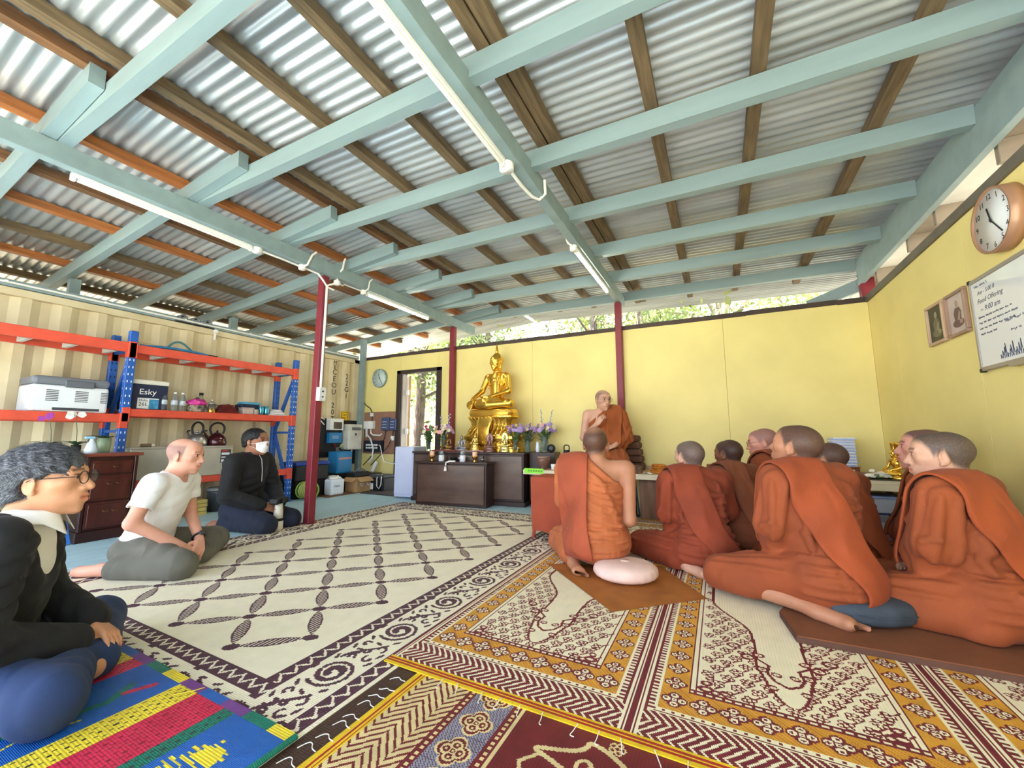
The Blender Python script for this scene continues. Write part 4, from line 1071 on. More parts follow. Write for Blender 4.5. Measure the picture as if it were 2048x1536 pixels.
b = MB(); b.tube([(.02, -.10, .27), (.04, -.15, .22), (.05, -.155, .09), (.10, -.155, .05), (.14, -.155, .12), (.13, -.14, .24), (.10, -.1, .275)], .0085, 7); b.build('white_cable', WHITE, t)
t = thing('battery_box', 'second plain black battery box beside the carton', 'battery', (-5.50, 5.27, 0))
MB().box(-.15, .13, -.12, .13, 0, .24, c=.018).build('body', BLACK, t); MB().box(-.155, .135, -.125, .135, .24, .28, c=.015).build('lid', BLACK, t)
# back wall board
BRB = mat('brown_backing_board', (152, 112, 92), rough=.7, var=.06)
t = thing('mounting_board', 'brown backing board fixed to the yellow wall beside the doorway', 'board', (-5.5, WY, .58))
MB().box(-5.915, -5.125, WY - .012, WY, .60, 1.36, c=.002).build('panel', BRB, t, True)
YW = WY - .012
t = thing('junction_box', 'white junction box with conduits on the brown board', 'electrical box', (-5.72, YW, 1.0))
MB().box(-5.85, -5.74, YW - .07, YW, 1.05, 1.19, c=.01).build('box', WHITE, t, True); MB().box(-5.735, -5.62, YW - .08, YW, 1.05, 1.19, c=.01).build('box', WHITE, t, True)
b = MB(); b.tube([(-5.70, YW - .03, 1.05), (-5.69, YW - .03, .97), (-5.62, YW - .03, .935), (-5.45, YW - .03, .93), (-5.42, YW - .03, .96)], .014, 8); b.build('conduit', WHITE, t, True)
b = MB(); b.tube([(-5.78, YW - .04, 1.05), (-5.77, YW - .05, .95), (-5.62, YW - .10, .87), (-5.50, YW - .14, .70), (-5.52, YW - .14, .52), (-5.60, YW - .14, .46)], .014, 8); b.build('flexible_conduit', FRW, t, True)
b = MB(); b.tube([(-5.80, YW - .04, 1.05), (-5.80, YW - .03, .90)], .016, 8); b.build('conduit', WHITE, t, True)
MB().box(-5.73, -5.67, YW - .04, YW, 1.28, 1.345, c=.006).build('inline_fuse', WHITE, t, True)
b = MB(); b.tube([(-5.90, 5.34, 2.35), (-5.905, 5.38, 1.6), (-5.88, 5.42, 1.50), (-5.76, 5.43, 1.43), (-5.70, 5.43, 1.345)], .008, 7); b.build('black_cable', BLACK, t, True)
b = MB(); b.tube([(-5.70, 5.43, 1.28), (-5.70, 5.43, 1.19)], .008, 7); b.build('black_cable', BLACK, t, True)
SLATE = mat('slate_blue_case', (70, 84, 124), rough=.4, var=.08)
for i, (x0, x1, lbl) in enumerate(((-5.42, -5.245, 'larger slate blue solar controller on the brown board'), (-5.225, -5.075, 'smaller slate blue solar controller next to the door frame'))):
    t = thing('solar_controller', lbl, 'controller', ((x0 + x1) / 2, YW, 1.02))
    o = MB(); o.box(x0, x1, YW - .06, YW, 1.02 + .0 * i, 1.25 - .02 * i, c=.008); o = o.build('case', SLATE, t, True)
    for k in range(3): MB().box(-.06 + .01 * i, .05 - .01 * i, -.0608, -.0602, .05 + .05 * k, .056 + .05 * k).build('face_line', FRW, o)
    b = MB(); xm = (x0 + x1) / 2
    b.tube([(xm, YW - .03, 1.02), (xm - .01, YW - .04, .88), (xm - .08, YW - .08, .72), (xm - .3, YW - .12, .5), (xm - .40, YW - .14, .40)], .008, 6); b.build('black_cable', BLACK, t, True)
    if i: MB().box(xm - .04, xm + .02, YW - .05, YW - .01, .84, .92, c=.005).build('connector', WHITE, t, True)
t = thing('pure_sine_inverter', 'black inverter box with white lettering low on the brown board', 'inverter', (-5.57, YW, .63))
MB().box(-5.79, -5.38, YW - .10, YW, .64, .84, c=.006).build('case', mat('dark_navy_case', (24, 26, 44)), t, True)
for k in range(2):
    for q in range(7): MB().box(-5.73 + .042 * q, -5.73 + .042 * q + .034, YW - .1012, YW - .1, .745 - .05 * k, .775 - .05 * k).build('printed_mark', WHITE, t, True)
b = MB(); b.tube([(-5.40, YW - .11, .76), (-5.34, YW - .13, .74), (-5.28, YW - .15, .60), (-5.22, YW - .15, .47), (-5.05, YW - .1, .44), (-4.95, YW - .06, .47)], .007, 6); b.build('white_cable', WHITE, t, True)
t = thing('power_strip', 'white power strip hanging on cables above the batteries', 'power strip', (-5.52, 5.30, .28))
MB().box(-.03, .03, -.012, .012, .02, .22, M=frame_mat((0, 0, 0), (.86, 0, -.5), (0, 1, 0), (.5, 0, .86)), c=.005).build('body', WHITE, t)

# ---- clocks
def clock(loc, M, r, rim, face, label, depth, numerals, hands):
    t = thing('wall_clock', label, 'clock', loc)
    Ml = Matrix.Translation(-Vector(loc)) @ M
    b = MB(); b.lathe([(r, 0), (r, depth), (r * .93, depth), (r * .93, depth - .012), (.001, depth - .012)], 40, M=Ml); b.build('rim', rim, t)
    b = MB(); b.lathe([(r * .93, depth - .011), (r * .93, depth - .010)], 40, M=Ml); b.build('dial', face, t)
    for k in range(12):
        a = math.pi / 2 - 2 * math.pi * (k + 1) / 12
        if numerals:
            Mt = Ml @ Matrix.Translation((r * .76 * math.cos(a), r * .76 * math.sin(a) - r * .09, depth - .0095))
            text_mesh(str(k + 1), r * .25, Mt, INK, 'numeral', t, False, .0004, 'CENTER')
        else:
            b = MB(); b.box(r * .74, r * .86, -.004, .004, depth - .0097, depth - .0088, M=Ml @ Matrix.Rotation(a, 4, 'Z')); b.build('hour_mark', DGREY, t)
    for (ang, L, w) in hands:
        a = math.pi / 2 - R(ang)
        b = MB(); b.box(-L * .15, L, -w, w, depth - .006, depth - .004, M=Ml @ Matrix.Rotation(a, 4, 'Z')); b.build('clock_hand', INK, t)
    b = MB(); b.lathe([(.008, depth - .006), (.008, depth - .001)], 10, M=Ml); b.build('hub', INK, t)
    return t
FACE = mat('clock_face', (226, 228, 230), rough=.3, var=.02); FACE2 = mat('pale_aqua_face', (200, 218, 216), rough=.4, var=.02)
COPPER = mat('copper_rim', (186, 140, 112), rough=.35, metal=.3, var=.05); AQR = mat('grey_aqua_rim', (132, 152, 150), rough=.4, var=.04)
clock((XR, 3.13, 2.13), frame_mat((XR, 3.13, 2.13), (0, -1, 0), (0, 0, 1), (-1, 0, 0)), .185, COPPER, FACE, 'round copper rimmed clock with black numerals on the right wall', .075, True, ((344, .085, .005), (140, .13, .0035)))
clock((-5.55, WY, 1.985), frame_mat((-5.55, WY, 1.985), (1, 0, 0), (0, 0, 1), (0, -1, 0)), .175, AQR, FACE2, 'round pale aqua clock without numerals beside the doorway', .04, False, ((345, .09, .005), (145, .14, .0035)))
# ---- framed pictures
def picture(y0, y1, z0, z1, fm, pm, label, fig):
    t = thing('framed_picture', label, 'picture', (XR, (y0 + y1) / 2, z0)); d = .025; w = .022
    for k, (a, b_, c_, e) in enumerate(((y0, y1, z0, z0 + w), (y0, y1, z1 - w, z1), (y0, y0 + w, z0 + w, z1 - w), (y1 - w, y1, z0 + w, z1 - w))):
        MB().box(XR - d, XR, a, b_, c_, e, c=.004).build('frame_bar', fm, t, True)
    MB().box(XR - .010, XR - .004, y0 + w, y1 - w, z0 + w, z1 - w).build('print', pm[0], t, True)
    yc = (y0 + y1) / 2; H_ = z1 - z0; xx = XR - .0105
    def blob(pts, m_, dx=.0):
        b = MB(); b.add([(xx - dx, yc - p[0] * H_, z0 + p[1] * H_) for p in pts], [tuple(range(len(pts)))]); b.build('printed_figure', m_, t, True)
    ell = lambda cx, cy, rx, ry: [(cx + rx * math.cos(a), cy + ry * math.sin(a)) for a in [2 * math.pi * k / 14 for k in range(14)]]
    blob(ell(0, .28, .24, .10), pm[1]); blob([(-.13, .3), (.13, .3), (.16, .52), (.09, .63), (-.09, .63), (-.16, .52)], pm[1], .0002)
    blob(ell(0, .72, .065, .085), pm[2], .0004); blob(ell(.12, .30, .07, .05), pm[2], .0004); blob([(-.02, .35), (.06, .33), (.12, .5), (.06, .55)], pm[2], .0004)
    return t
FW = mat('pale_oak_frame', (204, 172, 146), rough=.5, var=.1); FW2 = mat('brown_oak_frame', (164, 132, 116), rough=.45, var=.1)
picture(3.915, 4.175, 1.60, 1.905, FW, (mat('sepia_dark', (84, 80, 62)), mat('sepia_mid', (124, 118, 92)), mat('sepia_light', (160, 150, 124))), 'framed dark green portrait print in a pale wooden frame', 0)
picture(3.62, 3.875, 1.60, 1.905, FW2, (mat('sepia_pale', (204, 188, 180)), mat('sepia_brown', (120, 92, 88)), mat('sepia_skin', (176, 148, 138))), 'framed pale brown portrait print next to the whiteboard', 1)
# ---- whiteboard
t = thing('whiteboard', 'whiteboard with blue handwriting and aluminium frame on the right wall', 'whiteboard', (XR, 2.9, 1.33))
MB().box(XR - .018, XR, 2.32, 3.54, 1.335, 1.885).build('board', mat('whiteboard_gloss', (226, 228, 232), rough=.06, var=.0, spec=.9), t, True)
for (a, b_, c_, e) in ((2.31, 3.55, 1.32, 1.345), (2.31, 3.55, 1.875, 1.90), (3.532, 3.552, 1.32, 1.90), (2.31, 2.33, 1.32, 1.90)):
    MB().box(XR - .025, XR, a, b_, c_, e, c=.003).build('frame_bar', ALU, t, True)
for z in (1.325, 1.895): MB().box(XR - .028, XR, 3.53, 3.556, z - .012, z + .012, c=.004).build('corner_cap', BLACK, t, True)
MB().box(XR - .06, XR - .02, 2.4, 3.2, 1.30, 1.318).build('pen_tray', ALU, t, True)
INKB = mat('marker_ink', (66, 74, 104), rough=.6, var=0)
def scrawl(txt, y, z, size, shear=0):
    M = frame_mat((XR - .0185, y, z), (0, -1, 0), (0, 0, 1), (-1, 0, 0)) @ Matrix(((1, .25, 0, 0), (0, 1, 0, 0), (0, 0, 1, 0), (0, 0, 0, 1)))
    text_mesh(txt, size, M, INKB, 'handwriting', t, True, .0002)
scrawl('Am - 5:00 B', 3.48, 1.79, .036); scrawl('Food Offering', 3.49, 1.735, .044); scrawl('~ 9:00 am', 3.47, 1.68, .048)
def scribble(parent, o, ux, uz, L, h_, m_, name='handwriting', seed=1, r=.0011, world=True, gap=.16):
    # an illegible line of writing: short wavy strokes
    r_ = random.Random(seed); u = 0.0
    while u < L:
        w = r_.uniform(.03, .07) * h_ / .02; w = min(w, L - u); pts = []
        n = max(6, int(w / h_ * 6))
        for k in range(n + 1):
            a = u + w * k / n; v = h_ * (.5 + .45 * math.sin(k * 1.9 + r_.uniform(-.5, .5)) * r_.uniform(.4, 1)); pts.append(Vector(o) + Vector(ux) * a + Vector(uz) * v)
        b = MB(); b.tube(pts, r, 4); b.build(name, m_, parent, world)
        u += w + h_ * gap * 4
XB_ = XR - .0185
for (y, z, L, h_, sd) in ((3.50, 1.835, .13, .024, 1), (3.50, 1.640, .32, .018, 2), (3.50, 1.605, .36, .018, 3), (3.50, 1.570, .34, .018, 4), (3.50, 1.535, .16, .018, 5), (3.26, 1.56, .22, .022, 6), (3.22, 1.50, .09, .024, 7), (3.02, 1.84, .24, .03, 8)):
    scribble(t, (XB_, y, z), (0, -1, 0), (0, 0, 1), L, h_, INKB, seed=sd)
for k in range(14):
    y = 3.34 - .016 * k; b = MB(); b.tube([(XR - .0185, y, 1.365), (XR - .0185, y - .004 * (k % 3), 1.39 + .02 * (k % 4)), (XR - .0185, y - .012, 1.37 + .012 * (k % 3))], .0018, 5); b.build('doodle_stroke', INKB, t, True)

# ---- fluorescent battens, junctions, conduit
TUBE = mat('lit_tube', (255, 250, 235), rough=.3, emit=(255, 248, 226), estr=14.0)
def batten(x, z, y0, y1, lit, label):
    t = thing('fluorescent_batten', label, 'light', (x, (y0 + y1) / 2, z))
    L = y1 - y0
    MB().box(-.022, .022, -L / 2, L / 2, -.016, .016, c=.004).build('housing', WHITE, t)
    b = MB(); b.tube([(0, -L / 2 + .02, -.024), (0, L / 2 - .02, -.024)], .013, 10); b.build('tube', TUBE if lit else WHITE, t)
    for s_ in (-1, 1): MB().box(-.018, .018, s_ * L / 2 - .014, s_ * L / 2 + .014, -.038, .014, c=.004).build('end_cap', WHITE, t)
    return t
Z1 = B1T - .138 - .014; Z2 = B2T - .138 - .014
batten(B1X - .045, Z1, .90, 2.10, False, 'unlit fluorescent batten on the long teal beam over the cream mat')
batten(B1X - .015, Z1, 3.52, 4.72, True, 'lit fluorescent batten on the beam that passes above the statue')
batten(B2X - .045, Z2, .93, 2.13, False, 'unlit fluorescent batten on the teal beam above the panelled mat')
batten(B2X - .015, Z2, 3.58, 4.80, True, 'lit fluorescent batten on the beam that ends above the speaking monk')
def jbox(loc, r, label):
    t = thing('junction_box', label, 'junction box', loc)
    b = MB(); b.lathe([(r, -.03), (r * 1.02, -.028), (r * 1.02, .012), (r, .014)], 18); b.build('base', WHITE, t)
    b = MB(); b.lathe([(r * .8, -.036), (r * .82, -.03)], 18); b.build('cover', FRW, t)
    return t
def conduit(pts, r, label, grp=None):
    b = MB(); b.tube(pts, r, 8); o = b.build('white_conduit', WHITE); tag(o, label, 'conduit', grp); return o
jbox((B1X - .045, 2.16, Z1 + .0), .042, 'round white junction cap at the end of the unlit batten over the cream mat')
jbox((B1X - .02, 2.62, Z1 + .0), .036, 'round white junction cap just before the free standing red post')
jbox((B1X - .0, 3.05, 2.70), .036, 'round white junction cap fixed on the free standing red post')
jbox((B1X - .02, 3.46, Z1 + .0), .034, 'round white junction cap beside the lit batten above the statue')
jbox((B2X - .045, 2.19, Z2 + .0), .048, 'big round white junction cap on the beam over the panelled mat')
jbox((B2X - .02, 3.52, Z2 + .0), .036, 'round white junction cap beside the lit batten near the speaking monk')
conduit([(B1X - .04, 2.20, Z1), (B1X - .03, 2.4, Z1), (B1X - .03, 2.58, Z1)], .011, 'straight white conduit between two junction caps on the beam')
conduit([(B1X + .0, 2.62, Z1), (B1X + .05, 2.63, Z1 + .01), (B1X + .055, 2.65, Z1 + .07), (B1X + .05, 2.68, Z1 + .14), (B1X + .06, 2.72, Z1 + .19)], .011, 'white conduit hooking up over the beam before the red post')
conduit([(B1X - .03, 2.66, Z1), (B1X - .03, 2.82, Z1), (B1X - .025, 2.89, Z1 - .06), (B1X - .02, 2.94, Z1 - .12), (B1X - .01, 3.02, Z1 - .13)], .011, 'white conduit stepping down from the beam to the red post')
conduit([(B1X + .0, 3.05, 2.72), (B1X + .01, 3.055, 2.80), (B1X + .06, 3.07, 2.86), (B1X + .065, 3.08, 2.95), (B1X + .07, 3.09, 2.99)], .011, 'white conduit rising from the post cap past the beam')
conduit([(B1X + .0, 3.09, 2.69), (B1X - .01, 3.14, 2.69), (B1X - .02, 3.16, Z1 - .01), (B1X - .02, 3.42, Z1 - .005)], .009, 'white conduit from the post cap back to the beam')
conduit([(B1X + .01, 3.46, Z1), (B1X + .055, 3.47, Z1 + .03), (B1X + .055, 3.48, Z1 + .12), (B1X + .06, 3.52, Z1 + .17)], .009, 'white conduit hooking up beside the lit batten above the statue')
conduit([(B2X - .045, 2.24, Z2), (B2X - .045, 2.42, Z2 - .005), (B2X - .03, 2.58, Z2 - .005), (B2X - .0, 2.64, Z2 - .005), (B2X + .05, 2.64, Z2 + .03), (B2X + .055, 2.62, Z2 + .09), (B2X + .06, 2.60, Z2 + .12)], .012, 'double white conduit sweeping across the underside of the beam')
conduit([(B2X - .02, 3.49, Z2), (B2X - .05, 3.44, Z2 + .02), (B2X - .055, 3.40, Z2 + .08), (B2X - .05, 3.36, Z2 + .14)], .011, 'white conduit curling up beside the lit batten near the speaking monk')
conduit([(B1X + .0, 3.04, 2.68), (P1.location.x + .058, 2.93, 2.62), (P1.location.x + .058, 2.93, 1.45)], .014, 'white conduit running down the side of the red post')
t = thing('power_outlet', 'white double power outlet box on the red post', 'outlet', (P1.location.x + .043, 2.93, 1.30))
MB().box(0, .05, -.045, .045, 0, .15, c=.006).build('box', WHITE, t); MB().box(.05, .056, -.04, .04, .01, .14, c=.003).build('face_plate', FRW, t)
for z in (.045, .105): MB().box(.056, .0565, -.012, .012, z - .008, z + .008).build('socket', DGREY, t)
t = thing('pipe_bundle', 'cluster of three grey pipe ends stored above the container', 'pipes', (-6.25, 2.62, 2.347))
for k in range(3):
    b = MB(); b.lathe([(.045, 0), (.045, .3), (.03, .3), (.03, .02)], 14, M=frame_mat((.0, -.14 + .14 * k, .06), (0, 1, 0), (0, 0, 1), (1, 0, 0))); b.build('pipe_end', FRG, t)
MB().box(-.05, .28, -.22, .22, 0, .015).build('rail', BLACK, t)
t = thing('security_sensor', 'small white sensor on the container top rail', 'sensor', (XC + .012, 2.86, 2.20))
MB().ball((.03, 0, .12), (.03, .035, .03)).build('head', WHITE, t); MB().box(0, .02, -.012, .012, .0, .12, c=.004).build('bracket', WHITE, t)

# ---- altar cabinets
ALT = mat('dark_stained_wood', (74, 50, 42), rough=.35, var=.25, scale=2.5, stretch=(1, 1, 3), rgb2=(98, 74, 62), coat=.25); ALTD = mat('altar_dark_edge', (58, 36, 30), rough=.4, var=.15)
AR = R(7)
t = thing('altar_cabinet', 'long dark wooden cabinet carrying the golden statue', 'cabinet', (-4.02, 4.62, 0.0), AR)
AW = 1.74; AD = .57
MB().box(AW, AW + .36, .20, AD - .06, .06, .70, c=.005).build('side_section', ALTD, t)
MB().box(.02, AW - .02, .02, AD, .06, .67, c=.004).build('body', ALTD, t)
MB().box(0, AW, 0, AD, .67, .70, c=.006).build('top', ALTD, t); MB().box(.0, AW, .0, AD, 0, .06, c=.006).build('plinth', ALTD, t)
for (a, b_) in ((.04, .58), (.60, 1.14), (1.16, AW - .04)):
    MB().box(a, b_, .006, .022, .09, .65, c=.004).build('door_panel', ALT, t)
t = thing('altar_table', 'lower dark wooden altar chest before the statue cabinet', 'cabinet', (-3.75, 4.37, .0042), AR)
MB().box(.02, 1.07, .02, .27, .0, .545, c=.004).build('body', ALTD, t)
MB().box(.0, 1.09, .0, .27, .545, .575, c=.006).build('top', ALTD, t)
MB().box(.05, 1.045, .004, .022, .04, .53, c=.004).build('front_panel', ALT, t)
def on_altar(x, y, z=.70):   # local cabinet coords -> world
    return (-4.02 + x * math.cos(AR) - y * math.sin(AR), 4.62 + x * math.sin(AR) + y * math.cos(AR), z)
def on_low(x, y, z=.5795):
    return (-3.75 + x * math.cos(AR) - y * math.sin(AR), 4.37 + x * math.sin(AR) + y * math.cos(AR), z)
t = thing('small_refrigerator', 'pale lavender small refrigerator beside the altar cabinet', 'fridge', (-4.27, 4.74, 0), AR)
MB().box(-.13, .20, -.05, .33, .02, .76, c=.01).build('body', mat('lavender_white', (206, 212, 240), rough=.35, var=.03), t); MB().box(-.125, .195, -.06, -.05, .06, .75, c=.004).build('door', mat('lavender_white', (206, 212, 240)), t)
# candles and cups
t0 = thing('glass_candle', 'white candle in a clear glass on the lower altar left of the beads', 'candle', on_low(.38, .07))
MB().lathe([(.036, 0), (.038, .003), (.038, .085)], 16).build('wax', mat('white_wax', (232, 236, 244), rough=.5), t0); MB().lathe([(.0385, .086), (.0405, .088), (.0405, .14), (.0385, .14), (.0385, .088)], 18).build('glass', GLASS, t0)
o = copy_tree(t0); o.location = on_low(.70, .07); o['label'] = 'white candle in a clear glass on the lower altar right of the beads'
t0 = thing('pillar_candle', 'orange candle on a gold stand at the lower altar end near the door', 'candle', on_low(.22, .09))
MB().lathe([(.028, 0), (.03, .004), (.018, .02), (.02, .035), (.042, .06), (.044, .075), (.036, .075)], 18).build('stand', BRASS, t0); MB().lathe([(.033, .07), (.034, .072), (.034, .13), (.03, .132)], 16).build('wax', mat('peach_wax', (244, 196, 160), rough=.5), t0)
o = copy_tree(t0); o.location = on_low(.87, .09); o['label'] = 'orange candle on a gold stand at the lower altar end near the platform'
t = thing('prayer_tassel', 'white cloth tassel hanging over the altar edge', 'tassel', on_low(.50, -.006, .57))
b = MB(); b.tube([(.10, .06, .012), (.03, .02, .014), (.0, -.008, .0), (-.005, -.012, -.04)], [.013, .012, .010, .010], 8); b.build('cord', WHITE, t)
b = MB(); b.lathe([(.012, -.05), (.020, -.09), (.022, -.11)], 12, (-.005, -.014, 0)); b.build('fringe', WHITE, t)
for i, (x, lb) in enumerate(((.50, 'dark offering bowl on the lower altar'), (.60, 'silver offering bowl on the lower altar'), (.93, 'small silver cup beside the orange candle'))):
    t = thing('offering_bowl', lb, 'bowl', on_low(x, .19)); s_ = (1, .9, .6)[i]
    MB().lathe([(.02 * s_, 0), (.03 * s_, .008 * s_), (.05 * s_, .04 * s_), (.052 * s_, .055 * s_), (.046 * s_, .055 * s_), (.03 * s_, .02 * s_)], 18).build('body', BLACK if i == 0 else STEEL, t)
    MB().lathe([(.024 * s_, 0), (.024 * s_, .008 * s_)], 14).build('foot_ring', STEEL, t)
t = thing('red_tray', 'thin red lacquer tray under the small statues', 'tray', on_altar(.78, .10), AR)
MB().box(-.45, .35, -.07, .07, 0, .016, c=.005).build('board', mat('red_lacquer', (122, 40, 36), rough=.3, coat=.4), t)
MB().box(-.46, .36, -.08, -.07, 0, .024, c=.003).build('rim', mat('red_lacquer', (122, 40, 36)), t)

# ---- vases and bouquets
STEMG = mat('stem_green', (74, 104, 54), rough=.6, var=.2); PALEG = mat('pale_leaf', (124, 146, 96), rough=.6, var=.2)
def petal_m(n, c): return mat(n, c, rough=.65, var=.12, scale=20)
LILAC = petal_m('lilac_petal', (186, 160, 214)); PLUMP = petal_m('mauve_petal', (150, 116, 178)); BLUSH = petal_m('blush_petal', (232, 176, 178)); CRMP = petal_m('cream_petal', (238, 226, 190)); CRIM = petal_m('crimson_petal', (196, 44, 84)); YELP = petal_m('lemon_petal', (232, 214, 110)); SKYP = petal_m('pale_blue_petal', (214, 218, 240))
def bouquet(loc, h, spread, blooms, label, spikes=(), leaves=12, z0=.10, seed=1):
    r_ = random.Random(seed)
    t = thing('bouquet', label, 'flowers', loc)
    for (dx, dy, dz, r, m_) in blooms:
        p = Vector((dx * spread, dy * spread, h + dz))
        b = MB(); b.tube([(dx * .015, dy * .015, z0 * .3), (dx * .02, dy * .02, z0 + .05), p], .0025, 5); st = b.build('stem', STEMG, t)
        b = MB()
        f_ = (dx + .25, dy - .9, .55)
        petals(b, p, r, 6, f_, 0, .35); petals(b, p + Vector(f_).normalized() * .004, r * .72, 6, f_, 0, .6); petals(b, p + Vector(f_).normalized() * .008, r * .45, 5, f_, 0, .9)
        b.build('bloom', m_, st)
    for (dx, dy, dz, m_) in spikes:
        b = MB(); top = Vector((dx * spread, dy * spread, h + dz)); b.tube([(0, 0, z0 * .4), Vector((dx * spread * .4, dy * spread * .4, h * .8)), top], .003, 5); st = b.build('flower_spike', STEMG, t)
        b = MB()
        for k in range(14):
            u = .45 + .55 * k / 13; a = k * 2.4; p = Vector((dx * spread * u, dy * spread * u, h * .7 + (h * .3 + dz) * (u - .45) / .55)); b.ball(p + Vector((math.cos(a), math.sin(a), 0)) * .016 * (1.25 - u * .6), .014 * (1.5 - u * .75), 6, 4)
        b.build('florets', m_, st)['kind'] = 'stuff'
    for k in range(leaves):
        a = r_.uniform(0, 6.28); b = MB(); leaf_strip(b, (.01 * math.cos(a), .01 * math.sin(a), z0 + r_.uniform(.0, h * .5)), (math.cos(a), math.sin(a), r_.uniform(.6, 1.6)), r_.uniform(.10, .19), .022, .3, None, 5); b.build('leaf', STEMG if k % 3 else PALEG, t)
    return t
def vase(loc, prof, m_, label, water=False):
    t = thing('vase', label, 'vase', loc); b = MB(); b.lathe(prof, 18); b.build('body', m_, t)
    r0, rt, ht = prof[1][0], prof[-1][0], prof[-1][1]
    b = MB(); b.lathe([(rt * 1.03, ht - .004), (rt * 1.03, ht + .002), (rt * .9, ht + .002)], 18); b.build('lip', m_, t)
    return t
CYLV = [(.03, 0), (.034, .004), (.038, .18)]
GREYG = mat('smoky_glass', (170, 190, 184), rough=.1, trans=.75, ior=1.3, var=0); MILK = mat('milk_glass', (226, 236, 246), rough=.2, var=.02)
def rb(n, cols, seed, sp=1.0, rr=(.022, .034)):
    n = int(n * 2.6)
    r_ = random.Random(seed); out = []
    for k in range(n):
        a = r_.uniform(0, 6.28); q = math.sqrt(r_.random()) * sp
        out.append((q * math.cos(a), q * math.sin(a), .06 * (1 - q) + r_.uniform(-.05, .03), r_.uniform(*rr), cols[k % len(cols)]))
    return out
v1 = on_altar(.20, .12); vase(v1, CYLV, GLASS, 'clear cylinder vase nearest the doorway')
bouquet(v1, .30, .135, rb(11, [CRMP, CRIM, PALEG, BLUSH, PALEG], 2, 1.0, (.02, .03)), 'loose bouquet with a crimson bloom and greenery nearest the doorway', (), 20, seed=2)
v2 = on_altar(.42, .20); vase(v2, [(.03, 0), (.035, .006), (.05, .10), (.034, .19), (.042, .22)], GREYG, 'grey glass vase second from the doorway')
bouquet(v2, .32, .135, rb(12, [BLUSH, BLUSH, LILAC, CRMP, YELP], 5), 'blush and lemon bouquet second from the doorway', ((-.5, 0, .20, SKYP), (.6, .1, .22, SKYP)), 16, seed=3)
v3 = on_altar(1.58, .10); vase(v3, CYLV, GLASS, 'clear cylinder vase beside the gold shrine')
bouquet(v3, .31, .13, rb(11, [LILAC, LILAC, PLUMP, YELP], 8), 'lilac bouquet with a lemon bloom beside the gold shrine', (), 14, seed=4)
v4 = on_altar(1.70, .26); vase(v4, [(.032, 0), (.036, .004), (.040, .20)], GREYG, 'dark smoky glass vase between the lilac bouquets')
bouquet(v4, .29, .12, rb(10, [PLUMP, LILAC, CRMP], 9, 1.0, (.018, .027)), 'dark mauve bouquet with sparse blooms between the lilac bouquets', ((.3, 0, .10, PLUMP),), 22, seed=5)
v5 = on_altar(1.93, .30); vase(v5, [(.035, 0), (.045, .01), (.062, .09), (.045, .18), (.055, .21)], GREYG, 'round bellied smoky vase at the altar end')
bouquet(v5, .33, .15, rb(14, [LILAC, BLUSH, PLUMP, LILAC, CRMP], 11), 'tall lilac and blush bouquet with white spikes at the altar end', ((-.35, 0, .26, SKYP), (.75, .1, .24, SKYP)), 16, seed=6)
v6 = on_altar(1.84, .27); t = vase(v6, [(.02, 0), (.026, .006), (.03, .06), (.02, .11), (.022, .14)], MILK, 'small white milk glass vase at the altar end')

# ---- platform along the back wall
PLT = mat('platform_top_timber', (196, 164, 128), rough=.5, var=.12, scale=3, stretch=(.8, 6, 1)); PLE = mat('pale_platform_edge', (226, 214, 184), rough=.55, var=.06)
PTOP = .50
t = thing('wooden_platform', 'long low timber platform along the yellow wall with pale front edge', 'platform', (-.35, 5.0, 0))
px0, px1, py0, py1 = -2.22, XR - .02, 4.63, WY - .07
nb = 5
for k in range(nb):
    a = py0 + .03 + (py1 - py0 - .03) * k / nb; b_ = py0 + .03 + (py1 - py0 - .03) * (k + 1) / nb
    MB().box(px0 if k < 2 else -1.92, px1, a + .001, b_ - .001, PTOP - .035, PTOP, c=.002).build('top_board', PLT, t, True)
for (a, b_) in ((px0, -.90), (-.898, .62), (.622, px1)):
    MB().box(a, b_, py0, py0 + .028, PTOP - .055, PTOP + .002, c=.003).build('edge_board', PLE, t, True)
MB().box(-1.92, px1, WY - .068, WY - .055, PTOP - .02, PTOP + .05).build('back_ledge', PLT, t, True)
KNOT = mat('knotty_pine_leg', (140, 104, 80), rough=.6, var=.25, scale=3, stretch=(5, 5, .7))
for x in (-.83, .55, 1.40, -2.15):
    MB().box(x, x + .19 if x < 1.3 else x + .05, 4.74, 4.78, 0, PTOP - .036, c=.003).build('leg_board', KNOT, t, True)
    MB().box(max(x, -1.9) + .02, max(x, -1.9) + .06, 5.2, 5.26, 0, PTOP - .036, c=.003).build('leg', KNOT, t, True)
for x in (-1.9, -1.2, -.4, .2, .9): MB().box(x, x + .06, 5.0, 5.06, 0, PTOP - .036, c=.003).build('leg', TRIM, t, True)
# dark goods under it
t = thing('folded_tripod', 'black folded stand leaning in the shade under the platform', 'stand', (-.93, 4.88, 0))
for k in range(3):
    b = MB(); b.tube([(.03 * k, .02 * k, .02), (.02 + .05 * (k - 1) * .2, .0, .40)], .012, 7); b.build('leg', BLACK if k % 2 else DGREY, t)
MB().box(-.03, .09, -.03, .06, 0, .022, c=.004).build('foot', BLACK, t)
TUBP = mat('clear_storage_plastic', (196, 206, 222), rough=.25, trans=.25, var=.04)
t0 = thing('storage_bin', 'clear plastic storage bin with blue latch strip under the platform', 'bin', (1.27, 4.92, 0))
MB().box(-.16, .16, -.15, .15, 0, .21, c=.015).build('body', TUBP, t0); MB().box(-.165, .165, -.155, .155, .21, .235, c=.006).build('lid', mat('navy_lid', (34, 44, 96)), t0); MB().box(-.05, .02, -.162, -.15, .16, .225, c=.004).build('latch', FRG, t0)
o = thing('storage_bin', 'shallower clear bin stacked on top of the latched one', 'bin', (1.27, 4.93, .235))
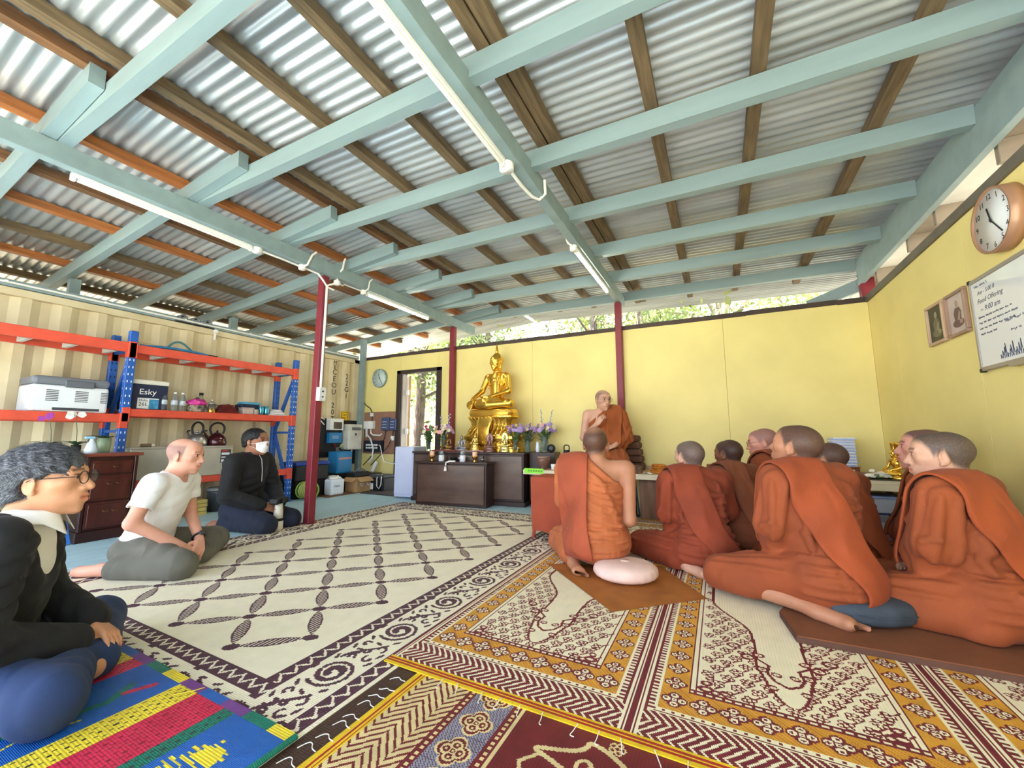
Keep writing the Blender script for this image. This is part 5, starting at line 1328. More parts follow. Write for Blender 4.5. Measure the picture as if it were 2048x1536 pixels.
MB().box(-.16, .16, -.15, .15, 0, .13, c=.012).build('body', TUBP, o); MB().box(-.165, .165, -.155, .155, .13, .15, c=.006).build('lid', mat('frosted_blue_lid', (150, 172, 220)), o)
# things on the platform
t = thing('green_notice', 'bright green paper notice taped to the platform edge', 'notice', (-2.06, py0 - .002, .46)); MB().box(-.14, .12, -.0025, 0, .0, .06).build('paper', mat('fluorescent_green', (150, 232, 70), rough=.7, var=.03), t)
GINK = mat('green_ink', (96, 170, 50))
for q in range(6): MB().box(-2.15 + .034 * q, -2.15 + .034 * q + .024, py0 - .0052, py0 - .0044, .480, .502).build('printed_mark', GINK, t, True)
t = thing('alms_bowl', 'brown ceramic bowl with a pale rim on a small stand', 'bowl', (-2.02, 4.82, PTOP))
MB().lathe([(.05, 0), (.055, .01), (.045, .03), (.07, .06), (.082, .11), (.08, .15), (.072, .15), (.06, .06)], 22).build('body', mat('brown_ceramic', (130, 92, 80), rough=.3, var=.12), t); MB().lathe([(.083, .148), (.084, .156), (.075, .158)], 22).build('rim', mat('pale_brown_rim', (176, 146, 130)), t)
t = thing('thermos_flask', 'yellow insulated flask with a black handle lid', 'flask', (-1.72, 4.86, PTOP))
MB().lathe([(.04, 0), (.043, .004), (.043, .19), (.038, .205)], 18).build('body', mat('amber_powdercoat', (238, 170, 40), rough=.5), t); MB().lathe([(.04, .2), (.04, .24), (.036, .245)], 16).build('lid', BLACK, t)
b = MB(); b.tube([(-.034, 0, .235), (-.034, 0, .29), (-.02, 0, .305), (.02, 0, .305), (.034, 0, .29), (.034, 0, .235)], .008, 8); b.build('handle', BLACK, t)
t = thing('white_cup', 'small white cup beside the yellow flask', 'cup', (-1.86, 4.76, PTOP)); MB().lathe([(.022, 0), (.028, .004), (.034, .07), (.031, .07), (.026, .01)], 16).build('body', WHITE, t); MB().lathe([(.024, 0), (.024, .004)], 12).build('foot', WHITE, t)
t = thing('tape_roll', 'black reel standing on the altar end', 'reel', on_altar(2.04, .26)); b = MB(); b.lathe([(.02, 0), (.055, 0), (.055, .03), (.02, .03)], 20, M=frame_mat((0, 0, .055), (1, 0, 0), (0, 0, 1), (0, -1, 0))); b.build('reel', BLACK, t); b = MB(); b.lathe([(.02, -.004), (.03, -.004), (.03, .034), (.02, .034)], 16, M=frame_mat((0, 0, .055), (1, 0, 0), (0, 0, 1), (0, -1, 0))); b.build('hub', DGREY, t)
t = thing('brown_tray', 'flat brown tray on the platform behind the green notice', 'tray', (-1.55, 5.08, PTOP)); MB().box(-.2, .2, -.09, .09, 0, .02, c=.006).build('base', MAHD, t); MB().box(-.21, .21, -.1, -.09, 0, .03, c=.003).build('rim', MAHD, t)
# triangular back cushion stack
CUSB = mat('brown_cushion', (112, 78, 62), rough=.85, var=.15, bump=.2, bscale=200)
t = thing('back_cushion', 'brown ribbed triangular back cushion behind the speaking monk', 'cushion', (-.99, 5.25, PTOP))
for k in range(5):
    w = .17 - .012 * k; MB().box(-.12, w - .02, -.10, .10, .008 + .085 * k, .09 + .085 * k, c=.028).build('cushion_roll', CUSB, t)
MB().box(-.11, .14, -.09, .09, 0, .012, c=.003).build('base', CUSB, t)
ROBEF = mat('ochre_folded_robe', (204, 124, 36), rough=.85, var=.2, scale=14, bump=.5, bscale=25)
t = thing('folded_robe', 'ochre robe folded in a soft heap on the platform', 'cloth', (-.60, 4.92, PTOP))
for k in range(4):
    b = MB(); b.box(-.13 + .012 * k, .13 - .03 * k, -.09 + .01 * k, .09, .024 * k, .024 * k + .026, M=rot('Z', (8, -6, 14, 22)[k]), c=.011); b.build('fold', ROBEF, t)
t = thing('tissue', 'crumpled white tissue beside the folded robe', 'tissue', (-.72, 4.76, PTOP)); b = MB(); b.sheet(lambda u, v: (.05 * (u - .5) * 2 * (1 + .2 * math.sin(9 * v)), .03 * (v - .5) * 2 * (1 + .2 * math.sin(8 * u)), .006 + .006 * math.sin(7 * u + 5 * v)), 10, 8); b.build('sheet', WHITE, t); MB().ball((0, 0, .008), (.025, .018, .008)).build('fold', WHITE, t)
t = thing('wooden_block', 'rough brown timber block on the platform edge', 'block', (-.85, 4.78, PTOP)); MB().box(-.07, .05, -.05, .06, 0, .075, c=.006).build('block', KNOT, t); MB().box(-.06, .02, -.04, .04, .075, .09, c=.004).build('cap', KNOT, t)
ROBB = mat('brown_folded_cloth', (150, 84, 54), rough=.85, var=.15, bump=.4, bscale=25)
t = thing('folded_blanket', 'brown blankets folded flat along the platform back', 'blanket', (.12, 5.10, PTOP))
for k in range(3): MB().box(-.32 + .03 * k, .30 - .02 * k, -.13, .13, .034 * k, .034 * k + .032, M=rot('Z', (2, -3, 4)[k]), c=.012).build('fold', ROBB, t)
t = thing('rolled_cloth', 'long brown cloth bundle beside the blankets', 'cloth', (.70, 5.13, PTOP))
MB().box(-.2, .2, -.1, .1, 0, .05, c=.02).build('bundle', ROBB, t); MB().box(-.17, .16, -.08, .09, .05, .085, c=.015).build('fold', ROBB, t)
for k in range(10):
    b = MB(); b.box(-.09, .09, -.125, .125, 0, .019, c=.003, M=rot('Z', rng.uniform(-3, 3)))
    o = thing('chanting_book', ('pale blue chanting book at the bottom of the stack' if k == 0 else 'topmost pale blue chanting book of the stack' if k == 9 else 'pale blue chanting book in the middle of the stack'), 'book', (1.10 + rng.uniform(-.004, .004), 5.20 + rng.uniform(-.005, .005), .62 + .0285 * k), 0, 'stacked chanting books')
    b.build('cover', mat('pale_blue_cover', (186, 200, 240), rough=.5), o)
    MB().box(-.086, .086, -.120, .120, .019, .0285).build('page_block', WHITE, o)
t = thing('book_stand', 'low brown box carrying the pale blue books', 'box', (1.10, 5.20, PTOP)); MB().box(-.10, .10, -.14, .14, 0, .108, c=.006).build('body', ROBB, t); MB().box(-.105, .105, -.145, .145, .108, .12, c=.003).build('top', ROBB, t)
def garland(loc, n, r, m_, label, h=.06, seed=1):
    r_ = random.Random(seed); t = thing('flower_garland', label, 'flowers', loc)
    for k in range(n):
        a = r_.uniform(0, 6.28); q = math.sqrt(r_.random()); z = .015 + h * (1 - q * q) * r_.random()
        b = MB(); petals(b, (q * r[0] * math.cos(a), q * r[1] * math.sin(a), z), .022, 5, (.3 * math.cos(a), -.6, .8)); b.build('bloom', m_, t)
    b = MB(); b.ball((0, 0, .012), (r[0] * .9, r[1] * .9, .012)); b.build('bed', PALEG, t)
    for k in range(9):
        a = r_.uniform(0, 6.28); b = MB(); leaf_strip(b, (.3 * r[0] * math.cos(a), .3 * r[1] * math.sin(a), .03), (math.cos(a), math.sin(a), .5), r[0] * 1.1, .008, .6, None, 5); b.build('stem_leaf', PALEG, t)
    return t
garland((1.06, 4.84, PTOP + .04), 22, (.11, .07), CRMP, 'heap of dried cream flowers on the tray edge', .08, 3)
garland((1.25, 4.80, PTOP + .04), 24, (.10, .06), WHP, 'heap of white jasmine flowers beside the small golden statue', .06, 4)
t = thing('serving_tray', 'pale raised board with dark edge under the flowers', 'board', (1.20, 4.86, PTOP)); MB().box(-.29, .28, -.20, .16, .0, .036, c=.004).build('board', PLE, t); MB().box(-.295, .285, -.205, .165, .034, .0395).build('edge_strip', BLACK, t)

# ---- cloth-covered box beside the first monk
RUST = mat('rust_cloth', (170, 76, 48), rough=.8, var=.1, scale=5, bump=.25, bscale=500)
t = thing('covered_stand', 'square stand draped in rust coloured cloth beside a monk', 'stand', (-1.40, 3.62, 0))
def drape(u, v):
    a = u * 4; s_ = int(a) % 4; f_ = a - int(a); q = [(-1, -1), (1, -1), (1, 1), (-1, 1)]
    p0, p1 = q[s_], q[(s_ + 1) % 4]; x = p0[0] + (p1[0] - p0[0]) * f_; y = p0[1] + (p1[1] - p0[1]) * f_
    w = .175 - .012 * v + .006 * math.sin(20 * u + 3 * v) * v
    return (x * w, y * w, .545 - .485 * v + (.008 * math.sin(31 * u) if v > .9 else 0))
b = MB(); b.sheet(drape, 64, 14); b.build('cloth_skirt', RUST, t)
MB().box(-.176, .176, -.176, .176, .53, .548, c=.008).build('cloth_top', RUST, t)
for sx in (-1, 1):
    for sy in (-1, 1):
        b = MB(); b.tube([(sx * .13, sy * .13, .53), (sx * .15, sy * .15, .08), (sx * .16, sy * .16, .0)], [.018, .018, .014], 8); b.build('leg', RUST, t)

# ---- mats and cushions under the monks
OCH = mat('ochre_sitting_cloth', (176, 106, 44), rough=.8, var=.12, scale=6, bump=.2, bscale=300)
t = thing('sitting_cloth', 'ochre brown sitting cloth spread under the monk with the pink cushion', 'cloth', (-.60, 2.65, 0.0095))
def sc(u, v):
    A, B, C_, D_ = (-1.15, 2.80), (-.55, 2.21), (-.11, 2.63), (-.42, 3.12)
    x = (1 - u) * (1 - v) * A[0] + u * (1 - v) * B[0] + u * v * C_[0] + (1 - u) * v * D_[0]; y = (1 - u) * (1 - v) * A[1] + u * (1 - v) * B[1] + u * v * C_[1] + (1 - u) * v * D_[1]
    return (x + .60, y - 2.65, .0015 + .004 * (math.sin(9 * u + 5 * v) ** 2) * (math.sin(6 * v + 2) ** 2) * (1 if .05 < u < .95 and .05 < v < .95 else .1))
b = MB(); b.sheet(sc, 30, 30); b.build('cloth', OCH, t)
b = MB(); b.sheet(lambda u, v: tuple(Vector(sc(u, .0 if v < .5 else .012)) + Vector((0, 0, .0016))), 30, 1); b.build('hem', OCH, t)
PNK = mat('pale_pink_cotton', (240, 204, 192), rough=.8, var=.06, scale=8, bump=.15, bscale=400)
t = thing('round_cushion', 'round pale pink meditation cushion beside the bare shouldered monk', 'cushion', (-.585, 2.735, 0.0145), R(20))
def puff(u, v):
    a = 2 * math.pi * u; ph = math.pi * v
    pl = 1 + .018 * math.cos(22 * a) * math.sin(ph) ** 2
    rr = .20 * (abs(math.sin(ph)) ** .55) * pl
    return (rr * math.cos(a), rr * math.sin(a) * .86, .052 - .052 * math.copysign(abs(math.cos(ph)) ** .8, math.cos(ph)) * (1 if v < .5 else 1.15))
b = MB(); b.sheet(lambda u, v: puff(u, v), 66, 18); b.build('cover', PNK, t)
b = MB(); b.lathe([(.03, .108), (.03, .113), (.001, .114)], 16); b.build('centre_button', PNK, t)
BRN = mat('brown_felt', (128, 76, 48), rough=.9, var=.1, scale=5, bump=.2, bscale=200); BRND = mat('brown_foam_edge', (98, 66, 54), rough=.9, var=.1)
t = thing('sitting_mat', 'thick brown felt sitting mat under the nearest monks', 'mat', (1.0, 2.7, 0.0095))
pol = [(.255, 2.28), (.96, 2.30), (1.48, 2.30), (1.48, 3.1), (.42, 3.06), (.22, 2.55)]
MB().prism([(p[0] - 1.0, p[1] - 2.7) for p in pol], 0, .024).build('foam', BRND, t)
MB().prism([((p[0] - .86) * .995 - .14, (p[1] - 2.7) * .995) for p in pol], .024, .030).build('felt_top', BRN, t)
t = thing('sitting_mat', 'darker brown felt mat overlapping beside the right wall', 'mat', (1.25, 2.55, .0396))
MB().prism([(-.10, -.20), (.22, -.24), (.22, .3), (.06, .34)], 0, .006).build('felt_top', mat('dark_brown_felt', (112, 54, 36), rough=.9, var=.1), t)
t = thing('sitting_mat', 'tan sitting mat under the monks at the middle row', 'mat', (.35, 3.45, .0095)); MB().box(-.60, .35, -.28, .35, 0, .012, c=.004).build('pad', mat('tan_mat', (176, 140, 100), rough=.9), t); MB().box(-.61, .36, -.29, .36, 0, .005).build('backing', BRND, t)
# ================================================================== SCULPTED FIGURES (implicit surfaces meshed to continuous skins)
F32 = np.float32
def axis_grid(lo, hi, h, fine):
    xs = [lo]
    while xs[-1] < hi:
        x = xs[-1]; st = h
        for a, b, hf in fine:
            if a - 1e-6 <= x < b: st = min(st, hf)
            elif x < a < x + st: st = min(st, max(hf, a - x))
        xs.append(x + st)
    return np.array(xs, F32)
class Field:
    def __init__(s, lo, hi, h, fine=()):
        s.ax = [axis_grid(lo[i] - 2 * h, hi[i] + 2 * h, h, [(f[0][i], f[1][i], f[2]) for f in fine]) for i in range(3)]
        s.d = np.full([len(a) for a in s.ax], 1.0, F32)
    def reg(s, lo, hi):
        sl = []
        for i in range(3):
            a = int(np.searchsorted(s.ax[i], lo[i])); b = int(np.searchsorted(s.ax[i], hi[i]))
            if b <= a: return None
            sl.append(slice(a, b))
        return tuple(sl)
    def xyz(s, sl):
        return s.ax[0][sl[0]][:, None, None], s.ax[1][sl[1]][None, :, None], s.ax[2][sl[2]][None, None, :]
    def _apply(s, sl, v, k, op):
        a = s.d[sl]
        if op == 'sub': v = -v
        if k <= 0: s.d[sl] = np.minimum(a, v) if op == 'add' else np.maximum(a, v); return
        if op == 'add':
            t = np.clip(.5 + .5 * (v - a) / k, 0, 1); s.d[sl] = v + (a - v) * t - k * t * (1 - t)
        else:
            t = np.clip(.5 - .5 * (v - a) / k, 0, 1); s.d[sl] = v + (a - v) * t + k * t * (1 - t)
    def cap(s, a, b, ra, rb=None, k=.02, op='add', pad=.035, fold=None):
        a = np.array(a, F32); b = np.array(b, F32); rb = ra if rb is None else rb
        m = max(ra, rb) + k + pad; lo = np.minimum(a, b) - m; hi = np.maximum(a, b) + m
        sl = s.reg(lo, hi)
        if sl is None: return s
        X, Y, Z = s.xyz(sl); d = b - a; L = float(d @ d) + 1e-12
        t = np.clip(((X - a[0]) * d[0] + (Y - a[1]) * d[1] + (Z - a[2]) * d[2]) / L, 0, 1)
        v = np.sqrt((X - a[0] - t * d[0]) ** 2 + (Y - a[1] - t * d[1]) ** 2 + (Z - a[2] - t * d[2]) ** 2) - (ra + (rb - ra) * t)
        if fold is not None: v = v + fold(X, Y, Z)
        s._apply(sl, v.astype(F32), k, op); return s
    def chain(s, pts, rs, k=.02, fold=None):
        for i in range(len(pts) - 1): s.cap(pts[i], pts[i + 1], rs[i], rs[i + 1], k, 'add', .035, fold)
        return s
    def ell(s, c, r, k=.02, Rm=None, op='add', pad=.035, fold=None):
        c = np.array(c, F32); m = max(r) + k + pad
        sl = s.reg(c - m, c + m)
        if sl is None: return s
        X, Y, Z = s.xyz(sl); x, y, z = X - c[0], Y - c[1], Z - c[2]
        if Rm is not None:
            M = np.array(Rm, F32)
            x, y, z = M[0, 0] * x + M[1, 0] * y + M[2, 0] * z, M[0, 1] * x + M[1, 1] * y + M[2, 1] * z, M[0, 2] * x + M[1, 2] * y + M[2, 2] * z
        k0 = np.sqrt((x / r[0]) ** 2 + (y / r[1]) ** 2 + (z / r[2]) ** 2); k1 = np.sqrt((x / r[0] ** 2) ** 2 + (y / r[1] ** 2) ** 2 + (z / r[2] ** 2) ** 2) + 1e-6
        v = k0 * (k0 - 1) / k1
        if fold is not None: v = v + fold(X, Y, Z)
        s._apply(sl, v.astype(F32), k, op); return s
    def cut(s, n, c, k=.01):          # remove n.p > c
        n = np.array(n, F32); n = n / np.linalg.norm(n)
        X, Y, Z = s.xyz((slice(None),) * 3)
        v = (c - (n[0] * X + n[1] * Y + n[2] * Z)).astype(F32)
        s._apply((slice(None),) * 3, v, k, 'sub'); return s
    def sample(s, P):
        P = np.asarray(P, F32); idx = []; fr = []
        for i in range(3):
            a = s.ax[i]; j = np.clip(np.searchsorted(a, P[:, i]) - 1, 0, len(a) - 2); idx.append(j); fr.append(np.clip((P[:, i] - a[j]) / (a[j + 1] - a[j]), 0, 1))
        o = 0
        for cx in (0, 1):
            for cy in (0, 1):
                for cz in (0, 1):
                    w = (fr[0] if cx else 1 - fr[0]) * (fr[1] if cy else 1 - fr[1]) * (fr[2] if cz else 1 - fr[2])
                    o = o + w * s.d[idx[0] + cx, idx[1] + cy, idx[2] + cz]
        return o
    def drop(s, org, dirv, maxt=.9, off=.0, n=150):
        """march points from org along dirv until the field falls below off"""
        P = np.array(org, F32); D = np.array(dirv, F32); t = np.zeros(len(P), F32); done = np.zeros(len(P), bool)
        for _ in range(n):
            v = s.sample(P + D * t[:, None]) - off
            done |= v < .0006
            t = np.where(done, t, np.minimum(t + np.clip(v * .6, .0008, .05), maxt))
        return P + D * t[:, None], done
    def mesh(s):
        d = s.d; nx, ny, nz = d.shape; S = d < 0
        c = [S[i:nx - 1 + i, j:ny - 1 + j, k:nz - 1 + k] for i in (0, 1) for j in (0, 1) for k in (0, 1)]
        al = c[0].copy(); an = c[0].copy()
        for q in c[1:]: al &= q; an |= q
        act = np.nonzero(an & ~al); N = len(act[0])
        idm = np.full((nx - 1, ny - 1, nz - 1), -1, np.int32); idm[act] = np.arange(N)
        V = np.zeros((N, 3), np.float64); cnt = np.zeros(N)
        cor = [(i, j, k) for i in (0, 1) for j in (0, 1) for k in (0, 1)]
        vals = {o: d[act[0] + o[0], act[1] + o[1], act[2] + o[2]].astype(np.float64) for o in cor}
        for a in cor:
            for axx in range(3):
                if a[axx] == 0:
                    b = list(a); b[axx] = 1; b = tuple(b); va, vb = vals[a], vals[b]
                    m = (va < 0) != (vb < 0); t = np.where(m, va / np.where(m, va - vb, 1), 0)
                    p = np.array(a, float)[None, :].repeat(N, 0); p[:, axx] += t
                    V += np.where(m[:, None], p, 0); cnt += m
        V /= cnt[:, None]
        W = np.empty_like(V)
        for i in range(3):
            a = s.ax[i].astype(np.float64); W[:, i] = a[act[i]] + V[:, i] * (a[act[i] + 1] - a[act[i]])
        Fc = []
        for axx in range(3):
            sl0 = [slice(None)] * 3; sl1 = [slice(None)] * 3; sl0[axx] = slice(0, -1); sl1[axx] = slice(1, None)
            A = S[tuple(sl0)]; B = S[tuple(sl1)]
            m = A != B; o = [q for q in range(3) if q != axx]
            e = np.nonzero(m); ok = (e[o[0]] > 0) & (e[o[1]] > 0) & (e[o[0]] < d.shape[o[0]] - 1) & (e[o[1]] < d.shape[o[1]] - 1)
            e = [q[ok] for q in e]; fl = A[tuple(e)]
            def cid(du, dv):
                q = [x.copy() for x in e]; q[o[0]] = q[o[0]] - du; q[o[1]] = q[o[1]] - dv; return idm[tuple(q)]
            Q = np.stack([cid(1, 1), cid(0, 1), cid(0, 0), cid(1, 0)], 1)
            if axx == 1: fl = ~fl
            Q[~fl] = Q[~fl][:, ::-1]
            Fc.append(Q)
        return W, np.concatenate(Fc, 0)
def np_object(name, V, Fq, material, parent=None, col=None, smooth=True):
    me = bpy.data.meshes.new(name); nV = len(V); nF = len(Fq); w = Fq.shape[1]
    me.vertices.add(nV); me.vertices.foreach_set('co', np.ascontiguousarray(V, F32).ravel())
    me.loops.add(nF * w); me.loops.foreach_set('vertex_index', np.ascontiguousarray(Fq, np.int32).ravel())
    me.polygons.add(nF); me.polygons.foreach_set('loop_start', np.arange(nF, dtype=np.int32) * w); me.polygons.foreach_set('loop_total', np.full(nF, w, np.int32))
    me.polygons.foreach_set('use_smooth', np.full(nF, smooth))
    for m_ in (material if isinstance(material, (list, tuple)) else [material]): me.materials.append(m_)
    me.update(calc_edges=True); me.validate()
    if col is not None:
        ca = me.color_attributes.new('Col', 'FLOAT_COLOR', 'POINT')
        c4 = np.ones((nV, 4), F32); c4[:, :3] = col; ca.data.foreach_set('color', c4.ravel())
    o = bpy.data.objects.new(name, me); link(o, parent)
    return o
def folds(direction, lam, amp, seed=0.0, warp=1.0, mlo=.25):
    dx, dy, dz = direction; n = math.sqrt(dx * dx + dy * dy + dz * dz); dx, dy, dz = dx / n, dy / n, dz / n
    def f(X, Y, Z):
        w = .6 * np.sin(7.1 * X + 3.7 * Y + 2.3 * Z + seed) + .5 * np.sin(5.3 * Y - 6.1 * Z + 2.1 * seed) + .45 * np.sin(8.9 * Z + 4.3 * X - 3.1 * Y + 1.3 * seed)
        ph = 2 * math.pi * (dx * X + dy * Y + dz * Z) / lam + 1.9 * warp * w
        m = mlo + (1 - mlo) * (.5 + .5 * np.sin(6.3 * X - 4.7 * Z + 5.1 * Y + 3.3 * seed + w))
        return -amp * m * (np.abs(np.sin(ph * .5)) - .62)
    return f
def Rxyz(yaw=0, pitch=0, roll=0):
    return np.array((Matrix.Rotation(R(yaw), 3, 'Z') @ Matrix.Rotation(R(pitch), 3, 'X') @ Matrix.Rotation(R(roll), 3, 'Y')), F32)
class Head:
    """local axes: +y face, +x the person's right, +z up; origin at skull middle"""
    def __init__(s, c, yaw=0, pitch=0, roll=0, sc=1.0, age=0): s.c = np.array(c, F32); s.R = Rxyz(yaw, pitch, roll); s.s = sc; s.age = age
    def w(s, p): return s.c + s.s * (s.R @ np.array(p, F32))
    def local(s, P): return ((np.asarray(P, F32) - s.c) @ s.R) / s.s
    def sculpt(s, f, neck_base, neck_r=.055, jaw=1.0, ears=True):
        w, q = s.w, s.s
        f.cap(w((0, -.028, -.05)), neck_base, .054 * q, neck_r * q, .02)
        f.ell(w((0, -.018, .032)), tuple(v * q for v in (.076, .097, .083)), .03, s.R)
        f.ell(w((0, .022, -.020)), tuple(v * q for v in (.063 * jaw, .072, .092)), .03, s.R)
        f.ell(w((0, .030, -.066)), tuple(v * q for v in (.050 * jaw, .052, .044)), .025, s.R)
        f.ell(w((0, .044, .048)), tuple(v * q for v in (.058, .044, .048)), .03, s.R)
        f.cap(w((0, .070, -.094)), w((0, .072, -.098)), .019 * q, .019 * q, .022)
        for e in (-1, 1):
            f.cap(w((e * .045, .060, -.004)), w((e * .050, .045, -.006)), .023 * q, .022 * q, .022)
            f.cap(w((e * .016, .089, .030)), w((e * .046, .076, .031)), .0105 * q, .009 * q, .014)
            f.cap(w((e * .031, .104, .012)), w((e * .035, .103, .012)), .0165 * q, .0165 * q, .010, 'sub')
            f.ell(w((e * .032, .0775, .012)), tuple(v * q for v in (.0150, .0150, .0135)), .003, s.R)
            f.cap(w((e * .020, .090, .0215)), w((e * .046, .0815, .0195)), .0048 * q, .0048 * q, .005)
            f.cap(w((e * .021, .0895, .003)), w((e * .044, .0815, .004)), .0045 * q, .0045 * q, .006)
        f.cap(w((0, .084, .026)), w((0, .106, -.020)), .0085 * q, .0125 * q, .012)
        f.cap(w((0, .108, -.025)), w((0, .110, -.026)), .0135 * q, .0130 * q, .006)
        for e in (-1, 1): f.cap(w((e * .013, .097, -.029)), w((e * .014, .093, -.029)), .0095 * q, .009 * q, .007)
        f.ell(w((0, .075, -.060)), tuple(v * q for v in (.034, .026, .027)), .018, s.R)
        for e in (-1, 1):
            f.cap(w((0, .1005, -.0555)), w((e * .023, .090, -.0585)), .0068 * q, .004 * q, .006)
            f.cap(w((0, .0985, -.0675)), w((e * .021, .090, -.0640)), .0078 * q, .004 * q, .006)
            f.cap(w((0, .108, -.0612)), w((e * .026, .096, -.0612)), .0042 * q, .0034 * q, .004, 'sub')
            if ears:
                Re = s.R @ Rxyz(e * -24, -6, 0)
                f.ell(w((e * .077, -.010, .0)), tuple(v * q for v in (.0095, .021, .034)), .008, Re)
                f.ell(w((e * .087, -.006, .004)), tuple(v * q for v in (.007, .011, .019)), .005, Re, 'sub')
                f.cap(w((e * .076, -.002, -.026)), w((e * .076, -.001, -.030)), .0085 * q, .0085 * q, .006)
    def paint(s, P, col, hair='shaved', haircol=(.36, .32, .31), brow=(.22, .17, .15), browamt=.85):
        L = s.local(P); x, y, z = L[:, 0], L[:, 1], L[:, 2]; ax = np.abs(x)
        near = (np.linalg.norm(L, axis=1) < .16)
        def mix(m, c):
            nonlocal col
            m = np.clip(m, 0, 1)[:, None]; col = col * (1 - m) + np.array(c, F32) * m
        sm = lambda v, a, b: np.clip((v - a) / (b - a), 0, 1)
        if hair:
            zh = np.interp(y, [-.12, -.07, -.035, -.012, .012, .022, .035, .055, .07, .085], [-.052, -.055, -.035, .030, .012, .002, .036, .064, .070, .074])
            if hair == 'balding': zh = np.interp(y, [-.12, -.07, -.035, -.012, .012, .022, .03, .04], [-.052, -.055, -.035, .012, .004, .0, .05, .2])
            m = sm(z - zh, -.012, .016) * near
            if hair == 'balding': m = m * (1 - sm(z, .062, .082))
            if hair == 'thin': m = m * (1 - .65 * sm(z, .07, .10))
            n = np.random.RandomState(5).rand(len(x)).astype(F32)
            mix(np.clip(m * (.88 + .16 * n), 0, 1), haircol)
        bz = .037 - .12 * (ax - .03) ** 2 / .03
        mix(browamt * sm(.0065 - np.abs(z - bz), 0, .004) * (ax > .014) * (ax < .052) * (y > .06) * near, brow)
        lips = sm(.0115 - np.abs(z + .0615), 0, .005) * sm(.026 - ax, 0, .006) * (y > .085) * near
        mix(.75 * lips, (.86, .52, .50)); mix(.85 * sm(.0022 - np.abs(z + .0612), 0, .002) * (ax < .025) * (y > .085) * near, (.35, .16, .15))
        e = (ax > .018) * (ax < .047) * (np.abs(z - .0125) < .0085 - .011 * (np.abs(ax - .0325) / .0145) ** 2) * (y > .075) * near
        mix(e * 1.0, (1.25, 1.3, 1.35)); mix(e * (np.abs(ax - .0325) < .0065), (.10, .07, .06))
        mix(.8 * (np.abs(z - (.021 - 9 * (ax - .0325) ** 2)) < .0022) * (ax > .017) * (ax < .048) * (y > .074) * near, (.25, .18, .16))
        return col
def hand(f, wr, d, nrm, s=1.0, curl=.6, side=1, spread=.010, thumb=.8):
    """palm and five fingers. wr wrist, d finger direction, nrm back-of-hand normal, side = +1 thumb towards d x nrm"""
    wr = Vector(wr); d = Vector(d).normalized(); nrm = Vector(nrm); nrm = (nrm - d * nrm.dot(d)).normalized(); sd = d.cross(nrm) * side
    A = lambda v: np.array(v, F32)
    c0 = wr + d * .015 * s; c1 = wr + d * .078 * s
    for t_ in (-.026, -.009, .009, .026):
        f.cap(A(c0 + sd * t_ * .8 * s), A(c1 + sd * t_ * s), .0135 * s, .0115 * s, .012)
    for i, (t_, L) in enumerate(((.029, .070), (.0105, .080), (-.0095, .074), (-.028, .058))):
        p = c1 + sd * t_ * s; dd = (d + sd * t_ * spread * 14).normalized(); a = 0.0
        r0 = (.0088, .009, .0086, .0078)[i] * s
        for j, fr in enumerate((.46, .30, .24)):
            a += curl * (.55 if j == 0 else .75)
            v = dd * math.cos(a) - nrm * math.sin(a); q = p + v * L * fr * s
            f.cap(A(p), A(q), r0, r0 * .9, .004); p = q; r0 *= .9
    p = wr + d * .028 * s + sd * .026 * s; v = (d * .55 + sd * thumb - nrm * .25).normalized()
    q = p + v * .036 * s; f.cap(A(p), A(q), .0125 * s, .0102 * s, .010)
    v2 = (v * .6 + d * .8 - nrm * .25 * curl).normalized(); q2 = q + v2 * .030 * s; f.cap(A(q), A(q2), .0100 * s, .009 * s, .004)
    f.cap(A(q2), A(q2 + (v2 - nrm * .3 * curl).normalized() * .022 * s), .009 * s, .008 * s, .004)
def foot(f, ankle, heel, toe, up, s=1.0):
    an, he, to = Vector(ankle), Vector(heel), Vector(toe); d = (to - he).normalized(); up = Vector(up); up = (up - d * up.dot(d)).normalized(); sd = d.cross(up)
    A = lambda v: np.array(v, F32)
    f.cap(A(an), A(he), .034 * s, .028 * s, .02); f.cap(A(he), A(he + (to - he) * .62), .028 * s, .030 * s, .02); f.cap(A(an), A(he + (to - he) * .6 + up * .004), .032 * s, .026 * s, .02)
    ball = he + (to - he) * .70
    f.cap(A(ball - sd * .024 * s), A(ball + sd * .026 * s), .020 * s, .019 * s, .02)
    for i, t_ in enumerate((.030, .014, .001, -.012, -.024)):
        L = (.062, .060, .055, .049, .042)[i] * s
        f.cap(A(ball + sd * t_ * s + d * .008), A(ball + sd * t_ * 1.08 * s + d * L), (.0125, .0092, .0088, .0084, .0082)[i] * s, (.0115, .0085, .008, .0078, .0076)[i] * s, .005)
def bb(pts, pad): a = np.array(pts, F32); return a.min(0) - pad, a.max(0) + pad
SKINS = {}
def skin(name, rgb): return mat('skin_' + name, rgb, rough=.5, var=.07, scale=9, vcol=True, bump=.06, bscale=220, spec=.4)
